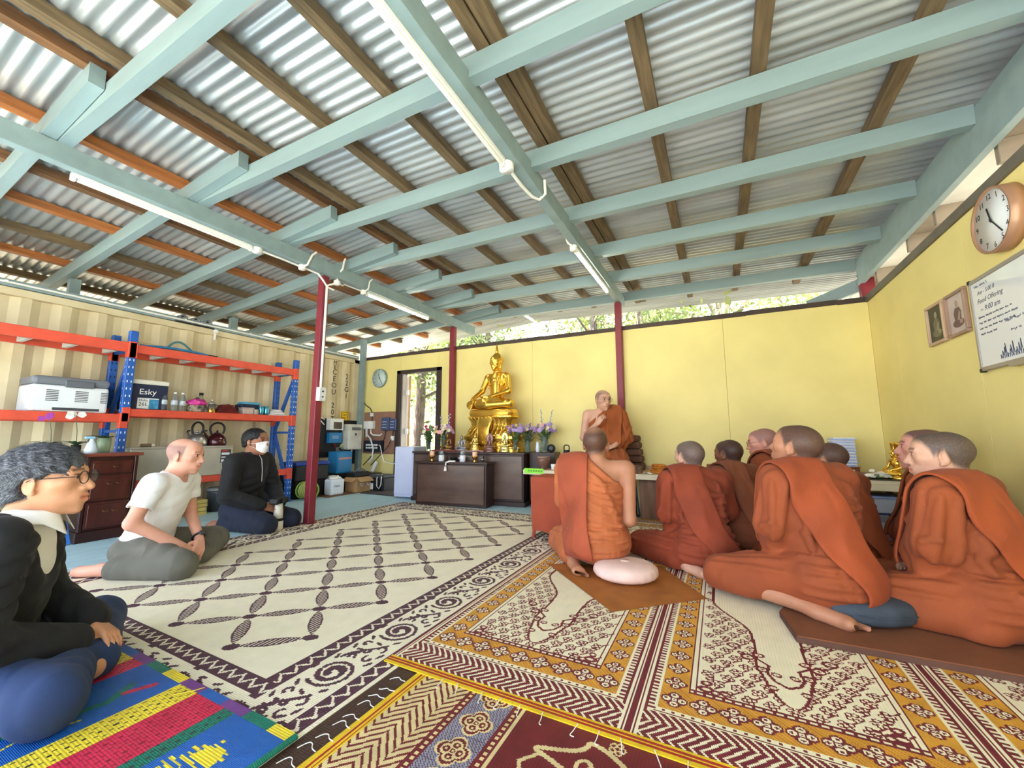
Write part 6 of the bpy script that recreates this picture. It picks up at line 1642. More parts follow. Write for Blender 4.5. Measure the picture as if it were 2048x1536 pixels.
def cloth_mat(name, rgb, crease=.6, cs=9.0, rough=.82, var=.12, sheen=.04, st=(1, 1, .45), fine=420):
    if name in MATS: return MATS[name]
    m = mat(name, rgb, rough=rough, var=var, scale=4.5, bump=.18, bscale=fine, sheen=sheen)
    nt = m.node_tree; n = nt.nodes; l = nt.links; b = n['Principled BSDF']
    tc = [x for x in n if x.type == 'TEX_COORD'][0]; bp0 = [x for x in n if x.type == 'BUMP'][0]
    mp = n.new('ShaderNodeMapping'); mp.inputs['Scale'].default_value = st; mp.inputs['Rotation'].default_value = (.5, .3, .4); l.new(tc.outputs['Object'], mp.inputs['Vector'])
    nz = n.new('ShaderNodeTexNoise'); nz.noise_type = 'RIDGED_MULTIFRACTAL'; nz.inputs['Scale'].default_value = cs; nz.inputs['Detail'].default_value = 2.0; nz.inputs['Distortion'].default_value = .5
    l.new(mp.outputs['Vector'], nz.inputs['Vector'])
    bp = n.new('ShaderNodeBump'); bp.inputs['Strength'].default_value = crease; bp.inputs['Distance'].default_value = .03
    l.new(nz.outputs['Fac'], bp.inputs['Height']); l.new(bp.outputs['Normal'], bp0.inputs['Normal'])
    return m
def robe_mat(name, rgb): return cloth_mat('robe_' + name, rgb)

def torso(f, J, inf=0.0, k=.05, fold=None, wide=1.0):
    P, C, N = np.array(J['pelvis'], F32), np.array(J['chest'], F32), np.array(J['neck'], F32); s = J['s']
    ax = C - P; lean = math.degrees(math.atan2(float(ax[1]), float(ax[2]))); rl = math.degrees(math.atan2(float(ax[0]), float(ax[2])))
    Rt = Rxyz(J.get('twist', 0), -lean, rl)
    e = inf
    f.ell(P, ((.165 * wide) * s + e, .130 * s + e, .115 * s + e), k, None, fold=fold)
    f.ell(P + (C - P) * .5, (.142 * wide * s + e, .108 * s + e, .15 * s + e), k, Rt, fold=fold)
    f.ell(C, (.165 * s + e, .112 * s + e, .165 * s + e), k, Rt, fold=fold)
    SL, SR = np.array(J['shL'], F32), np.array(J['shR'], F32); m = (SL + SR) / 2
    f.cap(SL * .86 + m * .14, SR * .86 + m * .14, .058 * s + e, None, k, fold=fold)
    f.cap(m, N, .070 * s + e * .6, .056 * s + e * .4, k)
    if e > .018: f.cap(SL * .55 + m * .45 + np.array((0, -.02, .03)), SR * .55 + m * .45 + np.array((0, -.02, .03)), .050 * s, None, k)
def limb(f, a, b, c, r, inf=0, k=.03, fold=None):
    f.cap(a, b, r[0] + inf, r[1] + inf, k, fold=fold); f.cap(b, c, r[1] + inf, r[2] + inf, k, fold=fold)

def person(name_label, loc, rz, J, H, skin_m, clothes, fine_extra=(), hair='shaved', haircol=(.36, .32, .31), h=.0135, brow=(.22, .17, .15), body_hands=None, feet=None, neck_r=.056, jaw=1.0):
    root = thing('person', name_label, 'person', loc, rz)
    s = J['s']
    allp = [v for k_, v in J.items() if isinstance(v, tuple) and len(v) == 3]
    lo, hi = bb(allp + [tuple(H.w((0, 0, .12)))], .16)
    lo[2] = max(lo[2], -.02)
    fine = [(H.c - .125 * s, H.c + .135 * s, .0046)] + [(bb([p], .0)[0] - .085, bb([p], .0)[1] + .085, .0058) for p in fine_extra]
    f = Field(lo, hi, h, fine)
    torso(f, J, 0, .05)
    for e in 'LR':
        limb(f, J['sh' + e], J['el' + e], J['wr' + e], (.050 * s, .040 * s, .027 * s), k=.025)
        limb(f, J['hip' + e], J['kn' + e], J['an' + e], (.085 * s, .060 * s, .036 * s), k=.04)
    H.sculpt(f, np.array(J['neck'], F32), neck_r, jaw)
    if body_hands: body_hands(f)
    if feet: feet(f)
    V, Q = f.mesh()
    col = np.ones((len(V), 3), F32)
    col = H.paint(V, col, hair, haircol, brow)
    np_object('body', V, Q, skin_m, root, col)
    clothes(root, J, H, f)
    return root
def pleat(f, path, r=.013, k=.007, n=14, sink=.30):
    r = r * 1.4
    """a raised cloth fold laid on the surface; path = [(centre, outward), ...]"""
    cs = np.array([p[0] for p in path], float); os_ = np.array([p[1] for p in path], float); O = []; D = []
    m = len(path)
    for i in range(n + 1):
        t = i / n * (m - 1); j = min(int(t), m - 2); q = t - j; c = cs[j] * (1 - q) + cs[j + 1] * q; o = os_[j] * (1 - q) + os_[j + 1] * q; o /= np.linalg.norm(o)
        O.append(c + o * .42); D.append(-o)
    P, ok = f.drop(np.array(O), np.array(D), .5, 0.0, 90)
    Dn = np.array(D)
    for i in range(n):
        if ok[i] and ok[i + 1] and np.linalg.norm(P[i] - P[i + 1]) < .09:
            ra = r * math.sin(math.pi * (.12 + .76 * i / n)) ** .6; rb_ = r * math.sin(math.pi * (.12 + .76 * (i + 1) / n)) ** .6
            f.cap(P[i] + Dn[i] * ra * sink, P[i + 1] + Dn[i + 1] * rb_ * sink, ra, rb_, k, 'add', .01)
def strap(f, name, root, m_, path, width, thick=.010, off=.006, nu=60, nv=12, wob=.008, seed=0.0):
    """draped band: path = list of (centre, outward) rays; each row is cast onto the robe"""
    n = len(path); O = []; D = []
    cs = np.array([p[0] for p in path], float); os_ = np.array([p[1] for p in path], float); ws = np.array([p[2] if len(p) > 2 else 1 for p in path], float)
    sd = np.array([p[3] if len(p) > 3 else (1, 0, 0) for p in path], float)
    for i in range(nu + 1):
        t = i / nu * (n - 1); j = min(int(t), n - 2); q = t - j; q = q * q * (3 - 2 * q) if False else q
        c = cs[j] * (1 - q) + cs[j + 1] * q; o = os_[j] * (1 - q) + os_[j + 1] * q; o = o / np.linalg.norm(o); w = width * (ws[j] * (1 - q) + ws[j + 1] * q); s_ = sd[j] * (1 - q) + sd[j + 1] * q
        for k in range(nv + 1):
            O.append(c + s_ * (k / nv - .5) * w + o * .45); D.append(-o)
    P, ok = f.drop(np.array(O), np.array(D), .60, off)
    P = P.reshape(nu + 1, nv + 1, 3).astype(float); ok = ok.reshape(nu + 1, nv + 1); Ow = np.array(O).reshape(nu + 1, nv + 1, 3)
    for i in range(nu - 1, -1, -1):
        for k in range(nv + 1):
            if not ok[i, k]: P[i, k] = P[i + 1, k] + (Ow[i, k] - Ow[i + 1, k])
    D = np.array(D).reshape(nu + 1, nv + 1, 3)
    for _ in range(5):
        Pn = P.copy(); Pn[1:-1] = .5 * P[1:-1] + .25 * (P[:-2] + P[2:]); Pn[:, 1:-1] = .5 * Pn[:, 1:-1] + .25 * (Pn[:, :-2] + Pn[:, 2:]); 
        P = Pn
    u = np.linspace(0, 1, nu + 1)[:, None, None]; v = np.linspace(0, 1, nv + 1)[None, :, None]
    P = P - D * (.004 + wob * (1.6 * (1 - np.abs(np.sin(13 * u + 1.3 * np.sin(3 * v + 5 * u) + seed)) ** .6) - .5) * (.4 + .6 * np.sin(7 * u + 2 * v + seed) ** 2))
    Vt = (P - D * thick).reshape(-1, 3); Vb = P.reshape(-1, 3); N_ = len(Vt); W_ = nv + 1
    Fq = []
    for i in range(nu):
        for k in range(nv):
            a = i * W_ + k; Fq.append((a, a + 1, a + W_ + 1, a + W_)); Fq.append((N_ + a, N_ + a + W_, N_ + a + W_ + 1, N_ + a + 1))
    for i in range(nu):
        a = i * W_; b = a + W_; Fq.append((a, b, N_ + b, N_ + a)); a = i * W_ + nv; b = a + W_; Fq.append((a, N_ + a, N_ + b, b))
    for k in range(nv):
        Fq.append((k, N_ + k, N_ + k + 1, k + 1)); a = nu * W_ + k; Fq.append((a, a + 1, N_ + a + 1, N_ + a))
    o = np_object(name, np.vstack([Vt, Vb]), np.array(Fq), m_, root)
    md = o.modifiers.new('soft', 'SUBSURF'); md.levels = 0; md.render_levels = 1
    return o
# ================================================================== PEOPLE
def spine(s, zp, lean, roll=0.0):
    d = np.array((math.sin(R(roll)), math.sin(R(lean)), math.cos(R(lean))))
    d = d / np.linalg.norm(d)
    return lambda t: np.array((0, 0, zp)) + d * t * s
def tup(v): return tuple(float(q) for q in v)
def make_J(s, zp, lean=6, roll=0.0, twist=0, pose='fold', arms=None, shrug=0.0, shw=.185):
    sp = spine(s, zp, lean, roll); J = dict(s=s, twist=twist)
    J['pelvis'] = tup(sp(0)); J['chest'] = tup(sp(.30)); J['neck'] = tup(sp(.485))
    ct, st = math.cos(R(twist)), math.sin(R(twist))
    sh = sp(.425 + shrug)
    J['shL'] = tup(sh + np.array((-shw * ct, -shw * st, 0)) * s); J['shR'] = tup(sh + np.array((shw * ct, shw * st, 0)) * s)
    J['hipL'] = (-.085 * s, .03, zp - .02); J['hipR'] = (.085 * s, .03, zp - .02)
    fl = .062 * s
    if pose == 'fold':        # left shin tucked back along the left side, right leg folded in front
        J['knL'] = (-.30 * s, .36 * s, fl + .012); J['anL'] = (-.15 * s, -.03 * s, .045); J['knR'] = (.10 * s, .43 * s, fl + .012); J['anR'] = (-.16 * s, .30 * s, .05)
    elif pose == 'seiza':
        J['knL'] = (-.15 * s, .40 * s, fl + .005); J['anL'] = (-.10 * s, -.10 * s, .05); J['knR'] = (.15 * s, .40 * s, fl + .005); J['anR'] = (.10 * s, -.10 * s, .05)
    elif pose == 'cross':
        J['knL'] = (-.36 * s, .27 * s, fl + .02); J['anL'] = (.10 * s, .33 * s, .05); J['knR'] = (.36 * s, .27 * s, fl + .02); J['anR'] = (-.12 * s, .26 * s, .055)
    elif pose == 'right_back':   # right shin folded back, left leg crossed in front
        J['knL'] = (-.36 * s, .26 * s, fl + .02); J['anL'] = (.08 * s, .33 * s, .05); J['knR'] = (.30 * s, .36 * s, fl + .01); J['anR'] = (.36 * s, -.10 * s, .05)
    lap = np.array(sp(0)) + np.array((0, .25 * s, .03))
    J['wrL'] = tup(lap + np.array((-.07 * s, .0, .05))); J['wrR'] = tup(lap + np.array((.07 * s, .0, .06)))
    J['elL'] = tup(np.array(J['shL']) * .52 + np.array(J['wrL']) * .48 + np.array((-.055, -.05, -.05)) * s); J['elR'] = tup(np.array(J['shR']) * .52 + np.array(J['wrR']) * .48 + np.array((.085, -.05, -.04)) * s)
    if arms: J.update(arms)
    return J
def lapped_hands(J, s, low=.0):
    def g(f):
        l = Vector(J['wrL']); r = Vector(J['wrR'])
        hand(f, l, (r - l) * .9 + Vector((0, .05, -.03)), (0, .3, 1), s, .35, 1)
        hand(f, r, (l - r) * .9 + Vector((0, .06, -.02)), (0, .35, 1), s, .45, -1)
    return g
def left_foot(J, s):
    def g(f):
        an = Vector(J['anL']); foot(f, an, an + Vector((-.005, -.035, -.008)) * s, an + Vector((.075, -.185, -.022)) * s, (-.25, .1, -1), s)
    return g
def monk(label, loc, rz, s, robe, sash, skin_m, zp=.13, lean=7, roll=0.0, twist=0, head=(0, 0, 0), bare=False, hairp='shaved', haircol=(0.14, 0.18, 0.22), strip=(-.12, .0, .06, .22), hem=.42, seed=1.0, arms=None, hands=True, feet=True, pose='fold', fa=.018, h=.0135, extra=None, jaw=1.0, brow=(.22, .17, .15), fineh=True, robe_h=.0088, shrug=0.0, headoff=(0, .045, .100), right_sleeve=True, strip_front=True, shw=.185):
    J = make_J(s, zp, lean, roll, twist, pose, arms, shrug, shw)
    Hd = Head(np.array(J['neck']) + np.array(headoff) * s, head[0], head[1], head[2], s * 1.04)
    def clothes(root, J, H, fb):
        allp = [J[k] for k in J if isinstance(J[k], tuple)]
        lo, hi = bb(allp, .17); lo[2] = -.01; hi[2] = J['neck'][2] + .10
        f = Field(lo, hi, robe_h)
        P = np.array(J['pelvis']); C = np.array(J['chest'])
        # skirt
        fs = folds((.35, .25, 1), .10, fa, seed, 1.0)
        for e in 'LR':
            hp, kn, an = (np.array(J[q + e]) for q in ('hip', 'kn', 'an'))
            f.cap(hp, kn, .120 * s, .085 * s, .06, fold=folds((.5, 1, .3), .12, fa, seed + 2))
            end = kn + (an - kn) * (hem if e == 'L' else .8)
            f.cap(kn, end, .083 * s, .070 * s, .05, fold=folds((.6, .8, .4), .095, fa * .9, seed + 3))
        f.ell(P + np.array((-.02, .20, -.05)), (.20 * s, .20 * s, .075 * s), .07, fold=fs)
        f.ell(P + np.array((0, -.01, -.045)), (.195 * s, .165 * s, .125 * s), .06, fold=fs)
        # torso wrap, pleats gathered to the left shoulder
        ft = folds((.60, .15, 1), .078, fa, seed + 1, .8)
        torso(f, J, .022, .05, ft)
        if bare:
            n = np.array((.655, 0, .757)); p0 = np.array(J['neck']) + np.array((-.035, 0, .012)) * s
            f.cut(n, float(n @ p0), .012)
        else:
            if right_sleeve: limb(f, J['shR'], J['elR'], tup(np.array(J['elR']) * .55 + np.array(J['wrR']) * .45), (.075 * s, .078 * s, .07 * s), 0, .04, folds((1, .5, .3), .085, fa, seed + 5))
        # left sleeve with hanging slack
        sL, eL, wL = (np.array(J[q]) for q in ('shL', 'elL', 'wrL'))
        fl_ = folds((.8, .75, .12), .075, fa * 1.35, seed + 4, .8)
        f.cap(sL, eL, .070 * s, .072 * s, .04, fold=fl_); f.cap(eL, eL * .4 + wL * .6, .072 * s, .060 * s, .04, fold=fl_)
        f.cap(eL * .55 + sL * .45 + np.array((.02, .0, -.05)), eL * .7 + wL * .3 + np.array((.0, .0, -.065)), .050 * s, .055 * s, .04, fold=fl_)
        # raised pleats: sleeve, back, waist, thigh
        pr = random.Random(int(seed * 10)); zs = J['shL'][2]; spn = spine(s, zp, lean, roll)
        axs = (eL - sL) / np.linalg.norm(eL - sL); u1 = np.cross(axs, (0, 0, 1.0)); u1 = u1 / np.linalg.norm(u1); u2 = np.cross(axs, u1)
        for j in range(8):
            a0 = R(-150 + 42 * j + pr.uniform(-10, 10)); a1 = a0 + pr.uniform(-.35, .35)
            pth = []
            for q in (-.05, .3, .65, 1.0, 1.15):
                a = a0 + (a1 - a0) * q; c = sL + (eL - sL) * q; pth.append((c, math.cos(a) * u1 + math.sin(a) * u2 + axs * (.5 if q > 1.05 else 0)))
            pleat(f, pth, pr.uniform(.012, .019) * s)
        for j in range(8):
            zr = zp + (.03 + .045 * j) * s; zl = zs - (.035 + .030 * (7 - j)) * s; pth = []
            for q in (0, .25, .5, .75, 1):
                z = zr + (zl - zr) * q - .03 * math.sin(math.pi * q) * s; x = (.145 - .235 * q) * s; c = spn(max(0, (z - zp) / s)); pth.append(((c[0] + x, c[1], z), (.5 * (1 - q) ** 2, -1, 0)))
            pleat(f, pth, pr.uniform(.008, .014) * s)
        for j in range(5):
            z = (.05 + .042 * j + pr.uniform(-.01, .01)) * s + zp * .35; pth = [((x * s, 0, z - (.03 - abs(x) * .1) * pr.uniform(.3, 1)), (x * 4, -1, .05)) for x in (-.16, -.08, 0, .08, .16)]
            pleat(f, pth, pr.uniform(.009, .014) * s)
        hp, kn = np.array(J['hipL']), np.array(J['knL'])
        for j in range(6):
            a = R(20 + 30 * j + pr.uniform(-8, 8)); pth = []
            for q in (.1, .4, .7, 1.02):
                c = hp + (kn - hp) * q; pth.append((c, (-math.cos(a - .5 + q * .5), -.35 * (1 - q), .25 + math.sin(a - .5 + q * .5))))
            pleat(f, pth, pr.uniform(.010, .015) * s)
        # openings
        nk = np.array(J['neck']); hc = H.c
        f.cap(nk + (hc - nk) * .16, hc, .055 * s, .105 * s, .012, 'sub')
        f.cut((0, 0, -1), -.004, 0)
        V, Q = f.mesh()
        np_object('robe', V, Q, robe, root)
        # folded outer robe carried over the left shoulder
        if strip:
            xt, xm, xb, wd = strip; sp = spine(s, zp, lean, roll)
            def cy(z): 
                t = np.clip((z - zp) / (s * math.cos(R(lean))), 0, .5); return sp(t)
            zs = J['shL'][2]
            path = []
            for (x, z, o) in ((xb, .07, (0, -1, .10)), (xb * .9 + xm * .1, .16, (0, -1, .05)), (xm, zs * .45, (0, -1, 0)), (xm * .5 + xt * .5, zs * .70, (0, -1, 0)), (xt, zs * .88, (0, -1, .12)), (xt, zs - .04, (0, -.85, .55)), (xt, zs - .05, (0, -.25, 1)), (xt, zs - .05, (0, .5, 1)), (xt, zs - .06, (0, 1, .4)), (xt + .02, zs - .20, (0, 1, 0)), (xt + .04, zs - .36, (0, 1, 0))):
                c = cy(z); path.append(((c[0] + x * s, c[1], z), o, 1.0, (1, 0, 0)))
            if not strip_front: path = path[:8]
            strap(f, 'shoulder_cloth', root, sash, path, wd * s, .016, .011, seed=seed)
        if extra: extra(root, J, H, fb, f)
    fe = []
    if fineh and hands: fe = [tuple((np.array(J['wrL']) + np.array(J['wrR'])) / 2 + np.array((0, .04, 0)))]
    if feet: fe.append(tup(np.array(J['anL']) + np.array((.05, -.15, -.02)) * s))
    return person(label, loc, rz, J, Hd, skin_m, clothes, fe, hairp, haircol, h, brow, lapped_hands(J, s) if hands is True else hands, left_foot(J, s) if feet else None, jaw=jaw)
SK_A = skin('tan', (186, 128, 98)); SK_B = skin('fair', (214, 164, 138)); SK_C = skin('brown', (142, 92, 70)); SK_D = skin('ruddy', (216, 152, 132)); SK_L = skin('warm', (214, 154, 118)); SK_W = skin('pink', (222, 162, 138)); SK_T = skin('light_tan', (206, 158, 134))
RB_A = robe_mat('coral', (190, 104, 60)); SH_A = robe_mat('terracotta', (172, 80, 50)); RB_B = robe_mat('brick', (146, 62, 34)); RB_C = robe_mat('brown_rust', (136, 74, 46)); RB_E = robe_mat('rust', (154, 74, 38)); SH_E = robe_mat('deep_rust', (164, 74, 37)); RB_G = robe_mat('burnt_orange', (156, 76, 37)); SH_G = robe_mat('vivid_rust', (170, 78, 36)); RB_T = robe_mat('saffron_rust', (164, 84, 38))
WIRE = mat('gold_wire', (150, 120, 90), rough=.3, metal=.7); DWIRE = mat('dark_wire', (50, 44, 42), rough=.35, metal=.4); LENS = mat('spectacle_lens', (240, 244, 246), rough=.02, trans=.97, ior=1.05, alpha=.35, var=0)
def glasses(root, H, m_, rx=.024, rz=.020, rr=.0013):
    for e in (-1, 1):
        pts = [tup(H.w((e * .034 + rx * math.cos(a), .1065 - .10 * (e * rx * math.cos(a) * e) ** 2 * 0 - .0025 * e * math.cos(a) * 1.0 * e, .008 + rz * math.sin(a)))) for a in [2 * math.pi * k / 20 for k in range(21)]]
        b = MB(); b.tube(pts, rr, 6); b.build('lens_rim', m_, root)
        b = MB(); n = 20; b.add([Vector(p) for p in pts[:20]], [tuple(range(20))]); b.build('lens', LENS, root)
        b = MB(); b.tube([tup(H.w((e * .058, .104, .012))), tup(H.w((e * .076, .085, .014))), tup(H.w((e * .081, .0, .016))), tup(H.w((e * .080, -.022, .006)))], rr, 6); b.build('temple_arm', m_, root)
    b = MB(); b.tube([tup(H.w((-.011, .108, .012))), tup(H.w((0, .1135, .015))), tup(H.w((.011, .108, .012)))], rr, 6); b.build('bridge', m_, root)

# --- A: bare shouldered monk seen from behind, in front of the speaker
monk('monk seen from behind with bare right shoulder and terracotta cloth hanging straight down', (-.80, 2.86, .014), R(10), 1.08, RB_A, SH_A, SK_A, zp=.215, lean=4, shw=.205, head=(-4, 4, 0), bare=True, hairp='thin', haircol=(0.22, 0.25, 0.31), strip=(-.14, -.145, -.11, .20), hem=.75, seed=.6, fa=.018,
     arms=dict(elR=(.222, .0, .335), wrR=(.06, .24, .22)))
# --- B
monk('monk in brick red robe sitting between the pink cushion and the platform', (-.13, 3.17, .014), R(30), 1.04, RB_B, RB_B, SK_B, zp=.15, lean=12, head=(14, 2, 0), strip=(-.10, -.03, .06, .20), hem=.8, seed=2.2, fa=.018, haircol=(0.19, 0.24, 0.30))
# --- C
monk('slim monk with brown skin in a brownish robe beside the brick robed monk', (.13, 3.58, .023), R(44), .98, RB_C, RB_C, SK_C, zp=.18, lean=7, head=(8, -2, 0), strip=(-.09, .0, .06, .17), hem=.9, seed=3.1, fa=.018, feet=False, haircol=(0.19, 0.24, 0.31), h=.015, robe_h=.012)
# --- D
monk('pale monk wearing thin glasses facing sideways near the platform', (.42, 4.10, .010), R(66), 1.05, RB_E, RB_E, SK_D, zp=.235, lean=5, head=(20, -8, 0), strip=(-.10, .0, .05, .18), seed=4.4, fa=.018, feet=False, hands=False, haircol=(0.45, 0.48, 0.54), h=.016, robe_h=.013, extra=lambda root, J, H, fb, f: glasses(root, H, WIRE))
# --- E
def sw_strap(root, J, H, fb, f):
    pass
monk('monk with short grey stubble sitting on a dark cushion with one bare shin showing', (.46, 2.66, .04), R(37), 1.08, RB_E, SH_E, SK_A, zp=.19, lean=9, head=(22, 12, 0), strip=(-.105, -.01, .085, .215), hem=.40, seed=5.7, fa=.018, haircol=(0.19, 0.23, 0.28))
# --- F
monk('monk half hidden behind the grey stubbled monk with an open sleeve at his shoulder', (.72, 3.40, .023), R(50), 1.0, RB_E, RB_E, SK_A, zp=.15, lean=5, head=(6, 0, 0), strip=(-.10, .0, .05, .18), seed=6.5, fa=.018, feet=False, hands=False, haircol=(0.17, 0.21, 0.27), h=.016, robe_h=.012)
# --- G
monk('young round headed monk with a wide rust shoulder cloth near the right wall', (1.07, 2.72, .04), R(48), 1.06, RB_G, SH_G, SK_B, zp=.16, lean=8, head=(26, 0, 0), strip=(-.10, .03, .10, .24), hem=.95, seed=7.3, fa=.018, haircol=(0.14, 0.18, 0.21), feet=False, jaw=1.06)
# --- H
monk('monk sitting against the right wall behind the round headed monk', (1.22, 3.42, .010), R(58), 1.1, RB_G, RB_G, SK_D, zp=.18, lean=4, head=(20, 6, 0), strip=(-.10, .0, .05, .18), seed=8.8, fa=.018, feet=False, hands=False, haircol=(0.22, 0.24, 0.29), h=.016, robe_h=.013)
# --- T: the speaker on the platform
def t_hands(f_):
    def g(f):
        hand(f, (.10, .275, .56), (-.55, .35, .70), (.55, .80, .1), 1.05, .75, -1)
        hand(f, (-.10, .27, .31), (.75, .35, -.25), (.1, .45, .9), 1.05, .4, 1)
    return g
Tm = monk('speaking monk with raised hand and bare shoulder seated on the platform', (-1.27, 4.95, PTOP), R(-160), 1.06, RB_T, RB_T, SK_T, zp=.235, lean=3, head=(22, -6, 0), bare=True, haircol=(0.42, 0.46, 0.53), hairp='thin', strip=(-.12, -.12, -.12, .17), hem=.95, seed=9.1, fa=.018, feet=False, hands=t_hands(None), pose='seiza', fineh=False,
     arms=dict(elR=(.245, .06, .40), wrR=(.10, .275, .56), elL=(-.255, .05, .40), wrL=(-.10, .27, .31)), extra=lambda root, J, H, fb, f: glasses(root, H, WIRE))

# dark cushion under E
t = thing('meditation_cushion', 'dark slate grey cushion under the stubbled monk', 'cushion', (.60, 2.64, .04), R(30))
SLT = mat('slate_cotton', (66, 74, 86), rough=.85, var=.12, bump=.2, bscale=300)
def puff2(u, v):
    a = 2 * math.pi * u; ph = math.pi * v; pl = 1 + .022 * math.cos(16 * a + .5) * math.sin(ph) ** 2
    rr = abs(math.sin(ph)) ** .5 * pl
    return (.235 * rr * math.cos(a), .15 * rr * math.sin(a), .062 - .062 * math.copysign(abs(math.cos(ph)) ** .75, math.cos(ph)))
b = MB(); b.sheet(puff2, 64, 18); b.build('cover', SLT, t)
b = MB(); b.tube([(.237 * math.cos(a), .152 * math.sin(a), .062) for a in [2 * math.pi * k / 40 for k in range(41)]], .0035, 6); b.build('piping', SLT, t)
# ---- lay visitors
def garment(root, name, m_, lo, hi, h, fn):
    f = Field(lo, hi, h); fn(f); f.cut((0, 0, -1), -.004, 0); V, Q = f.mesh(); return np_object(name, V, Q, m_, root), f
def trousers(J, inf=.016, amp=.012, seed=1.0, hemf=.86):
    def fn(f):
        s = J['s']; P = np.array(J['pelvis'])
        f.ell(P + np.array((0, -.005, -.02)), (.175 * s + inf, .145 * s + inf, .12 * s), .05, fold=folds((.3, .2, 1), .09, amp * .7, seed))
        for e in 'LR':
            hp, kn, an = (np.array(J[q + e]) for q in ('hip', 'kn', 'an'))
            f.cap(hp, kn, .090 * s + inf, .068 * s + inf, .05, fold=folds((.4, 1, .3), .11, amp * .62, seed + 1, 2.0)); f.cap(kn, kn + (an - kn) * hemf, .068 * s + inf, .052 * s + inf * 1.2, .03, fold=folds((1, .6, .4), .09, amp * .62, seed + 2, 2.0))
        f.cut((0, 0, 1), P[2] + .10, .01)
    return fn
def jacket(J, H, inf=.022, amp=.012, seed=1.0, sleeve=1.0, hem=-.05, neck=.062, upper_only=None):
    def fn(f):
        s = J['s']; torso(f, J, inf, .05, folds((.4, .2, 1), .075, amp, seed))
        for e in 'LR':
            sh, el, wr = (np.array(J[q + e]) for q in ('sh', 'el', 'wr'))
            if upper_only:
                f.cap(sh, sh + (el - sh) * (upper_only + .12), .054 * s + inf, .050 * s + inf * 1.15, .03, fold=folds((.5, .5, 1), .075, amp, seed + 3))
                if upper_only > .3: f.cap(sh + (el - sh) * (upper_only + .34), el + (el - sh) * .3, .088, None, .003, 'sub')
            else:
                f.cap(sh, el, .056 * s + inf, .046 * s + inf, .03, fold=folds((.4, .3, 1), .055, amp, seed + 3)); f.cap(el, el + (wr - el) * sleeve, .046 * s + inf, .036 * s + inf, .03, fold=folds((.6, .8, .5), .05, amp, seed + 4))
        nk = np.array(J['neck']); f.cap(nk - np.array((0, 0, .02)), H.c, neck * s, .10 * s, .008, 'sub')
        f.cut((0, 0, -1), -(J['pelvis'][2] + hem), .01)
    return fn
def hair_shell(root, H, m_, th=.010, name='hair', amp=.004, face=(0, .125, -.02, .092, .080, .088), strands=0, mats2=(), low=-.052, fringe=0.0):
    f = Field(H.c - .15, H.c + .15, .005); w = H.w; q = H.s
    def nz(X, Y, Z): return amp * (np.sin(260 * X + 3 * np.sin(70 * Z)) * .5 + np.sin(190 * Y + 90 * Z) * .5 + .5 * np.sin(120 * X - 80 * Y + 150 * Z))
    f.ell(w((0, -.018, .034)), tuple((v + th) * q for v in (.077, .098, .084)), .02, H.R, fold=nz)
    f.ell(w((0, -.045, -.015)), tuple((v + th * .7) * q for v in (.066, .060, .060)), .02, H.R, fold=nz)
    f.ell(w(face[:3]), tuple(v * q for v in face[3:]), .012, H.R, 'sub')
    for e in (-1, 1): f.ell(w((e * .082, -.002, -.022)), tuple(v * q for v in (.028, .030, .044)), .008, H.R, 'sub'); f.cap(w((e * .085, .028, -.02)), w((e * .085, .05, .0)), .034 * q, .036 * q, .008, 'sub')
    n = H.R @ np.array((0, .25, -1.0)); n = n / np.linalg.norm(n); f.cut(n, float(n @ w((0, -.08, low))), .006)
    V, Q = f.mesh(); o = np_object(name, V, Q, m_, root)
    if strands:
        r_ = np.random.RandomState(4); L = H.local(V); ok_ = np.flatnonzero(L[:, 1] < .072); idx = ok_[r_.randint(0, len(ok_), strands)]
        eps = .004; vs_ = []; fs_ = []; mi = []
        P0 = V[idx]; G = np.stack([f.sample(P0 + np.eye(3)[i] * eps) - f.sample(P0 - np.eye(3)[i] * eps) for i in range(3)], 1); G /= np.linalg.norm(G, axis=1)[:, None] + 1e-9
        for p, g_, l in zip(P0, G, L[idx]):
            comb = H.R @ np.array((.25 * l[0] / .08 + r_.uniform(-.25, .25), .75 if l[2] > .03 else -.55, -.55 if l[2] < .06 else -.1)); t_ = comb - g_ * (comb @ g_); t_ /= np.linalg.norm(t_) + 1e-9; sd = np.cross(t_, g_)
            Ln = r_.uniform(.018, .034); wd = .0007; o_ = len(vs_)
            for k in range(4):
                u = k / 3; c_ = p + t_ * Ln * u + g_ * (.0010 + .0028 * math.sin(2.2 * u) * r_.uniform(.5, 1.3)); ww = wd * (1 - .8 * u)
                vs_ += [c_ - sd * ww, c_ + sd * ww]
            for k in range(3): fs_.append((o_ + 2 * k, o_ + 2 * k + 1, o_ + 2 * k + 3, o_ + 2 * k + 2)); mi.append(0 if r_.rand() < .58 else 1)
        ob = np_object('hair_strands', np.array(vs_), np.array(fs_), list(mats2), root); ob.data.polygons.foreach_set('material_index', mi); ob['kind'] = 'stuff'
    return o
HAIRD = mat('dark_grey_hair', (52, 52, 58), rough=.5, var=.15, scale=60)
HAIRK = mat('black_hair', (26, 24, 26), rough=.5, var=.15, scale=60, bump=.5, bscale=160); HAIRG = mat('greying_hair', (84, 84, 92), rough=.5, var=.3, scale=60, rgb2=(52, 52, 58), bump=.6, bscale=160); HAIRS = mat('silver_hair', (120, 122, 130), rough=.5, var=.1)
